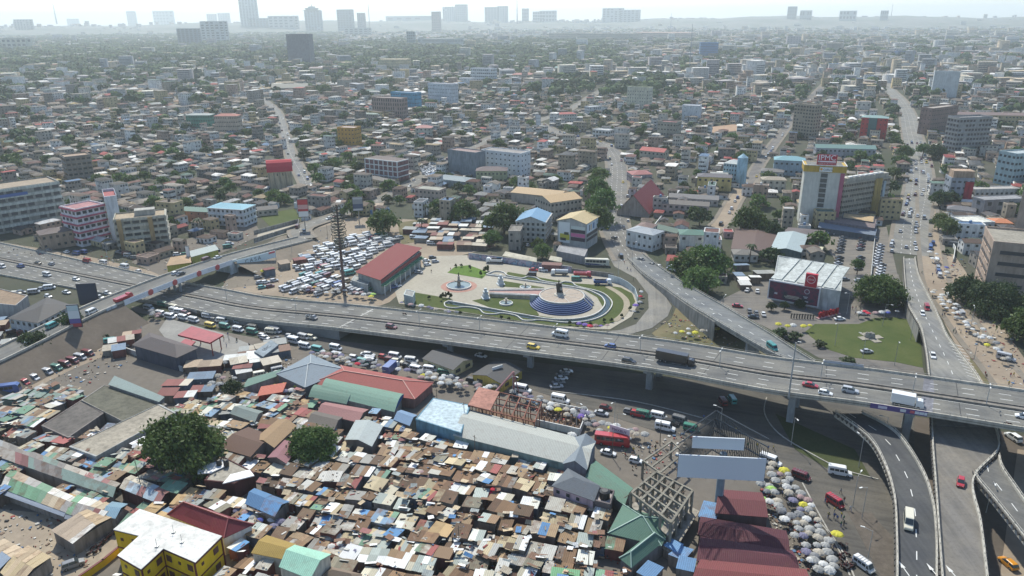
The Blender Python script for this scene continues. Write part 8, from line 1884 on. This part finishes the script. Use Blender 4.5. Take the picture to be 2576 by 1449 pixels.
for (x,y),r_,h,k,v,lb in T_:
    p=P(x,y,.05); tree(p,r_*1.12,h*1.22,k,label=lb,var=min(v,len(CROWN[k])-1))
    ang=np.linspace(0,6.28,10,endpoint=False); EXCL.append(np.stack([p.x+np.cos(ang)*r_*.7,p.y+np.sin(ang)*r_*.7],1))
for x,y,h,lb in ((500,590,9,'palm tree in front of the reddish block'),(1060,582,7,'palm tree on the sandy plot'),(1885,660,9,'palm tree beside the white bungalow'),(830,450,8,'palm tree beside the road up town'),(1070,545,7,'palm tree behind the leafy green tree')): palm(P(x,y,0),h,label=lb)
# grassy plots
flat('plot',[(1000,560),(1090,548),(1100,600),(1010,615)],.1,GRASS_Y); flat('walled_plot',[(640,612),(752,578),(752,560),(650,586)],.12,ground((.42,.38,.3),(.34,.31,.25),.05,.5,key='plot_sand')); flat('green_plot',[(650,540),(740,525),(760,550),(680,570)],.1,GRASS)
flat('grass_field',[(420,158),(480,150),(490,158),(430,166)],.2,GRASS_B); flat('dirt_field',[(335,160),(425,156),(430,165),(335,168)],.2,DIRT_L); flat('sandy_field',[(1780,320),(1850,312),(1865,328),(1790,335)],.2,ground((.4,.27,.18),(.32,.22,.15),.03,.3,key='red_field'))
for q in (((640,612),(760,578),(750,530),(640,540)),((335,168),(490,158),(480,150),(335,160)),((1780,320),(1850,312),(1865,328),(1790,335))): excl([P(x,y) for x,y in q],3)
# litter, stones and scraps on open ground
gm=M(); 
def litter(poly,n):
    w=np.array([tuple(P(x,y).xy) for x,y in poly]); lo=w.min(0); hi=w.max(0); k=0
    while k<n:
        x,y=random.uniform(lo[0],hi[0]),random.uniform(lo[1],hi[1])
        if inpoly(x,y,w): k+=1; gm.cur=random.randrange(7); s_=random.choice((.2,.3,.5,.9)); gm.box((x,y,.2),(s_,s_*random.uniform(.3,1),random.uniform(.05,.5)),random.uniform(0,3))
for pl_,n_ in (([(-20,900),(330,800),(400,860),(250,960),(0,1040)],420),([(460,930),(640,880),(760,900),(760,1000),(450,1000)],420),([(0,1280),(120,1290),(290,1340),(200,1449),(0,1449)],160),([(540,730),(700,600),(900,560),(1060,600),(940,760)],380),([(2340,650),(2420,650),(2576,900),(2576,1000),(2440,900)],420),([(1560,1130),(1750,1080),(1720,1200),(1600,1200)],180),([(1900,1180),(2060,1400),(2060,1449),(1960,1400)],300),([(380,640),(640,570),(640,610),(420,690)],200),([(0,600),(380,650),(380,690),(0,640)],160),([(1640,830),(1700,790),(1900,880),(1800,870)],120),([(1290,990),(1480,1050),(1420,1070),(1280,1010)],120)): litter(pl_,n_)
gm.build('ground_litter',gc,None,'stuff')
# stalls north of the park and other small shed fields
def shedfield(poly,n,pal,ang,group,desc,names):
    w=np.array([tuple(P(x,y).xy) for x,y in poly]); lo=w.min(0); hi=w.max(0); put_=[]; t_=0
    while len(put_)<n and t_<n*40:
        t_+=1; x,y=random.uniform(lo[0],hi[0]),random.uniform(lo[1],hi[1])
        if not inpoly(x,y,w) or blocked(np.array([x]),np.array([y]))[0]: continue
        L,D=random.uniform(4,9),random.uniform(3.5,6)
        if any(abs(x-a)<(L+b)/2*.95 and abs(y-c_)<(D+d_)/2*.95 for a,b,c_,d_ in put_): continue
        put_.append((x,L,y,D)); i=random.randrange(len(pal)); c_=pal[i]; h=random.uniform(2.4,3.4)
        o=thing('market_shed',(x,y,0),'shed',desc='%s %s'%(names[i],desc),group=group,rz=ang+random.uniform(-.1,.1)); m=M(); m.prism([(-L/2,-D/2),(L/2,-D/2),(L/2,D/2),(-L/2,D/2)],0,h-.25); put('wall',m.mesh('wall',random.choice(WALLS_S)),o)
        k=max(1,int(L/2.6)); sl=random.uniform(-.5,.5)
        for j in range(k):
            u0=-L/2-.3+(L+.6)*j/k; u1=u0+(L+.6)/k; m=M(); pts=[(u0,-D/2-.3),(u1,-D/2-.3),(u1,D/2+.3),(u0,D/2+.3)]; cc_=c_ if random.random()<.7 else random.choice(pal); roof_quad(m,pts,[h-sl/2]*2+[h+sl/2]*2,.05); put('roof_sheet',m.mesh('roof_sheet',sheet(cc_,.35)),o)
    for x,L,y,D in put_: excl([(x-L/2,y-D/2),(x+L/2,y-D/2),(x+L/2,y+D/2),(x-L/2,y+D/2)],.5)
PALN=['tan brown','rust brown','grey','white','dark red','slate blue','cream']; PALC=[(.36,.28,.2),(.18,.11,.08),(.32,.33,.31),(.66,.66,.62),(.22,.08,.07),(.18,.25,.33),(.48,.43,.34)]
shedfield([(1110,625),(1020,598),(1060,560),(1240,560),(1235,605),(1200,640)],42,PALC,R(-8),'stalls north of the park','tin stall north of the park',PALN)
shedfield([(690,690),(640,705),(700,665),(760,640),(790,650)],9,PALC[4:6]*2+PALC[:3],R(30),'stalls below the paved slope','stall roof below the paved slope',['dark red','slate blue','dark red','slate blue','tan brown','rust brown','grey'])
shedfield([(800,470),(1000,500),(980,530),(840,520),(790,500)],12,PALC,R(0),'sheds by the repair yard','shed by the repair yard',PALN)
shedfield([(250,885),(330,832),(345,845),(330,870),(300,905)],6,PALC,R(25),'stalls below the embankment','stall below the embankment',PALN)
shedfield([(80,880),(240,830),(250,850),(100,905)],5,PALC,R(20),'stalls beside the western row','stall beside the western row',PALN)
for x,y in ((150,870),(120,885),(205,850),(235,842),(60,925),(265,855),(330,800),(300,818),(140,850),(35,940)): shrub(P(x,y,.2),random.uniform(1.5,3),random.uniform(2,4),'dusty roadside bush','bushes on the embankment')
shedfield([(590,920),(700,862),(712,880),(690,925),(610,960)],8,PALC,R(25),'stalls of the market square','stall on the market square',PALN)
shedfield([(400,1000),(480,950),(560,965),(560,1030),(470,1020)],6,PALC,R(5),'stalls beside the courtyard','stall beside the courtyard',PALN)
shedfield([(500,905),(620,880),(660,900),(610,940),(480,945)],12,PALC,R(10),'stalls beside the forecourt','stall beside the forecourt',PALN)
shedfield([(-40,820),(20,800),(120,880),(60,905),(-40,900)],8,PALC,R(20),'sheds below the shop row','shed below the shop row',PALN)
shedfield([(1840,660),(1930,700),(1930,745),(1870,735)],6,PALC,R(0),'sheds behind the bank branch','shed behind the bank branch',PALN)
shedfield([(560,1045),(700,1060),(760,1040),(780,1090),(700,1100)],7,PALC,R(10),'sheds in the market square','shed in the market square',PALN)
# ============================================================ the town
for q in (((540,740),(600,600),(700,560),(1000,545),(1260,570),(1260,700),(900,800),(700,760)),((1780,740),(1930,690),(2290,690),(2340,960),(2060,920),(1900,830)),((2040,600),(2230,565),(2270,700),(2110,700)),((2330,640),(2420,640),(2520,800),(2640,940),(2640,1100),(2400,960)),((-80,560),(250,640),(440,700),(340,780),(-80,700)),((400,660),(560,610),(640,590),(610,640),(440,700)),((1560,600),(1700,670),(1980,900),(1640,860)),((-80,700),(330,740),(300,900),(-80,990))): excl([P(x,y) for x,y in q],1)
H,T=make_city()
near=H[:290]; 
for r_ in near: house_thing(r_)
rest=H[290:]
V_,Q_,F3_=house_arrays(rest); WC=np.array(WALLC)[rest[:,8].astype(int)]; RC=np.array(ROOFC)[rest[:,9].astype(int)]
varw=rng.uniform(.75,1.15,(len(rest),1)); WC=WC*varw; RC=RC*rng.uniform(.75,1.3,(len(rest),1))
qc=np.concatenate([np.repeat(WC[:,None],4,1),np.repeat(RC[:,None],2,1)],1).reshape(-1,3)
gab=rest[:,6]==0; tc=np.where(gab[:,None,None],np.repeat(WC[:,None],2,1),np.repeat(RC[:,None],2,1)).reshape(-1,3)
CITY=attrmat(); big_mesh('town_houses',V_,Q_.reshape(-1,4),F3_.reshape(-1,3),qc,tc,CITY,'stuff')
# their windows
k=np.hypot(rest[:,0],rest[:,1])<1500; hs=rest[k]; wv=[];
x,y,th,w_,d_,h=hs[:,:6].T; fl=hs[:,10]
for sd_ in range(4):
    n_ang=th+(-math.pi/2 if sd_==0 else 0 if sd_==1 else math.pi/2 if sd_==2 else math.pi); nx,ny=np.cos(n_ang),np.sin(n_ang); face=(nx*x+ny*y)<-.15*np.hypot(x,y)
    half=np.where(sd_%2==0,d_/2,w_/2)+.05; length=np.where(sd_%2==0,w_,d_)
    for f in range(6):
        for j in range(4):
            u=(j+.5)/4-.5; kk=face&(f<fl)&(rng.random(len(hs))<.78)
            px=x+nx*half-ny*length*u*.9; py=y+ny*half+nx*length*u*.9; zc=(f+.55)*h/fl; ww=.6; wh=.55
            tx,ty=-ny*ww,nx*ww
            q=np.stack([np.stack([px-tx,py-ty,zc-wh],1),np.stack([px+tx,py+ty,zc-wh],1),np.stack([px+tx,py+ty,zc+wh],1),np.stack([px-tx,py-ty,zc+wh],1)],1)[kk]; wv.append(q)
wv=np.concatenate(wv).reshape(-1,3); qi=np.arange(len(wv)).reshape(-1,4); big_mesh('town_windows',wv,qi,np.zeros((0,3),int),np.tile([[.04,.045,.05]],(len(qi),1)),np.zeros((0,3)),CITY,'stuff')
# trees: the nearest one by one, the rest as woodland
rT=np.hypot(T[:,0],T[:,1]); T=T[np.argsort(rT)]; cnt=0
for r_ in T[:280]:
    rad=random.uniform(3.6,7.5); tree(Vector((r_[0],r_[1],0)),rad,rad*random.uniform(1.1,1.5),'far',desc='%s %s among the houses'%('large' if rad>6 else 'medium-sized' if rad>4.7 else 'small','round green tree'),group='trees among the houses')
far=T[280:]; fx,fy,_,bd,sc=far.T
reps=np.where(bd>=2,3,np.where(bd>=1,2,1)); fx=np.repeat(fx,reps)+rng.normal(0,6,reps.sum())*np.repeat(sc,reps); fy=np.repeat(fy,reps)+rng.normal(0,6,reps.sum())*np.repeat(sc,reps); sc=np.repeat(sc,reps)
ok=~blocked(fx,fy); fx,fy,sc=fx[ok],fy[ok],sc[ok]
base=[]; rgb=np.random.default_rng(5)
def blob(n_):
    d=rgb.normal(size=(n_,3)); d/=np.linalg.norm(d,axis=1,keepdims=True); d[:,2]=np.abs(d[:,2])*.9-.1; c=d*rgb.uniform(.6,1,(n_,1)); a=rgb.normal(size=(n_,3)); a/=np.linalg.norm(a,axis=1,keepdims=True); b=np.cross(a,d); b/=np.linalg.norm(b,axis=1,keepdims=True); a=np.cross(d,b); s_=rgb.uniform(.25,.48,(n_,1)); return np.stack([c-a*s_,c-b*s_*.8,c+a*s_,c+b*s_*.8],1)
V4=[blob(26) for _ in range(6)]; N=len(fx); print('far trees',N,'houses',len(H))
ty=rgb.integers(0,6,N); rad=rgb.uniform(4,8.5,N)*np.clip(sc,.9,1.9); B=np.stack(V4)[ty]; B=B*rad[:,None,None,None]; B[...,2]*=.85; B[...,0]+=fx[:,None,None]; B[...,1]+=fy[:,None,None]; B[...,2]+=(rad*.85)[:,None,None]
cl=np.array([(.055,.1,.03),(.035,.065,.025),(.09,.14,.04),(.06,.09,.035)])[rgb.integers(0,4,N)]*rgb.uniform(.8,1.3,(N,1)); Cq=np.repeat(cl,26,0); VB=B.reshape(-1,3); QB=np.arange(len(VB)).reshape(-1,4); big_mesh('woodland',VB,QB,np.zeros((0,3),int),Cq,np.zeros((0,3)),attrmat('leaf_mass'),'stuff')
# far blocks of the city along the horizon, past counting
N=3900; az=rng.uniform(-38,38,N)+0; az=np.where(rng.random(N)<.35,np.abs(az)*.9,az); dd=np.where(rng.random(N)<.4,rng.uniform(1300,4500,N),rng.uniform(4500,8700,N)); bx=dd*np.sin(np.radians(az)); by=dd*np.cos(np.radians(az)); zb=np.clip((dd-6600)/2000,0,1)*80
hh=rng.uniform(8,20,N)*np.where(rng.random(N)<.08,2.2,1)*np.where(dd<2500,.8,1); ww=rng.uniform(14,55,N)*np.where(dd<2500,.6,1); dp=rng.uniform(12,25,N); thb=rng.normal(-.1,.4,N)
HB=np.stack([bx,by,thb,ww,dp,hh+zb,np.full(N,2.),np.full(N,.4)],1); ok=~blocked(bx,by); HB=HB[ok]; n_=len(HB)
Vb,Qb,Tb=house_arrays(HB); cb=np.array([(.6,.58,.5),(.7,.7,.68),(.5,.45,.38),(.45,.42,.42),(.38,.4,.42),(.62,.52,.38)])[rng.integers(0,6,n_)]; qcb=np.concatenate([np.repeat(cb[:,None],4,1),np.repeat(cb[:,None]*.9,2,1)],1).reshape(-1,3)
big_mesh('distant_blocks',Vb,Qb.reshape(-1,4),Tb.reshape(-1,3),qcb,np.repeat(cb[:,None]*.9,2,1).reshape(-1,3),CITY,'stuff')
wv=[]; x,y,th,w_,d_,h=HB[:,:6].T; z0=h-hh[ok]
for f in range(8):
    zc=z0+2+f*3.4; kk=zc<h-1.5; px=x+np.sin(th)*(d_/2+.2); py=y-np.cos(th)*(d_/2+.2); tx=np.cos(th)*w_*.45; ty=np.sin(th)*w_*.45
    wv.append(np.stack([np.stack([px-tx,py-ty,zc-.7],1),np.stack([px+tx,py+ty,zc-.7],1),np.stack([px+tx,py+ty,zc+.7],1),np.stack([px-tx,py-ty,zc+.7],1)],1)[kk])
wv=np.concatenate(wv).reshape(-1,3); qi=np.arange(len(wv)).reshape(-1,4); big_mesh('distant_window_bands',wv,qi,np.zeros((0,3),int),np.tile([[.08,.09,.1]],(len(qi),1)),np.zeros((0,3)),CITY,'stuff')
# ============================================================ haze
HZ=M(); HZ.box((0,9000,149),(36000,24000,304)); hz=HZ.build('haze',None or plain((1,1,1)),None,'stuff'); hm=bpy.data.materials.new('haze'); hm.use_nodes=True; n=hm.node_tree.nodes; n.clear(); ov=n.new('ShaderNodeOutputMaterial'); pv=n.new('ShaderNodeVolumePrincipled'); pv.inputs['Color'].default_value=(.9,.985,1,1); pv.inputs['Density'].default_value=HAZE; pv.inputs['Anisotropy'].default_value=.35; hm.node_tree.links.new(pv.outputs[0],ov.inputs['Volume']); hz.data.materials.clear(); hz.data.materials.append(hm)
# ============================================================ labels that single each thing out
ORD=['closest','second closest','third closest','fourth closest','fifth closest','sixth closest','seventh closest','eighth closest','ninth closest','tenth closest']+[w_+' closest' for w_ in 'eleventh twelfth thirteenth fourteenth fifteenth sixteenth seventeenth eighteenth nineteenth twentieth'.split()]
LM=[(n_,p) for n_,p in LANDMARKS]
def rel(p,q):
    d=p.xy-q.xy; f=q.xy.normalized(); a=d.dot(f); s_=d.dot(Vector((f.y,-f.x)))
    if a>abs(s_): return 'behind'
    if -a>abs(s_): return 'in front of'
    return 'left of' if s_<0 else 'right of'
LMn=[a for a,_ in LM]; LMx=np.array([[p.x,p.y] for _,p in LM])
groups={}
for o,desc,p in PEND:
    d=np.hypot(LMx[:,0]-p.x,LMx[:,1]-p.y); i=int(np.argmin(d)); r_=rel(p,LM[i][1]); groups.setdefault((desc,r_,LMn[i]),[]).append((float(d[i]),o))
for (desc,r_,lmn),L in groups.items():
    L.sort(key=lambda t:t[0])
    for k,(d,o) in enumerate(L):
        w0=desc.split()
        if len(L)==1: s_='%s %s %s'%(desc,r_,lmn)
        else: s_='%s %s %s, %s'%(desc,r_,lmn,ORD[k] if k<20 else 'further off')
        ws=s_.split()
        if len(ws)>16:
            # shorten the landmark tail, never the ordinal
            tail=(ORD[k] if k<20 else 'further off').split() if len(L)>1 else []
            keep=16-len(tail); ws=s_.split(',')[0].split()[:keep]; 
            while ws and ws[-1] in ('the','with','of','and','in','behind','beside','front','left','right','a'): ws.pop()
            s_=' '.join(ws)+((', '+' '.join(tail)) if tail else '')
        o['label']=s_
        if 'group' not in o: o['group']=desc.split(' with ')[0]
print('objects',len(bpy.data.objects),'pend',len(PEND))
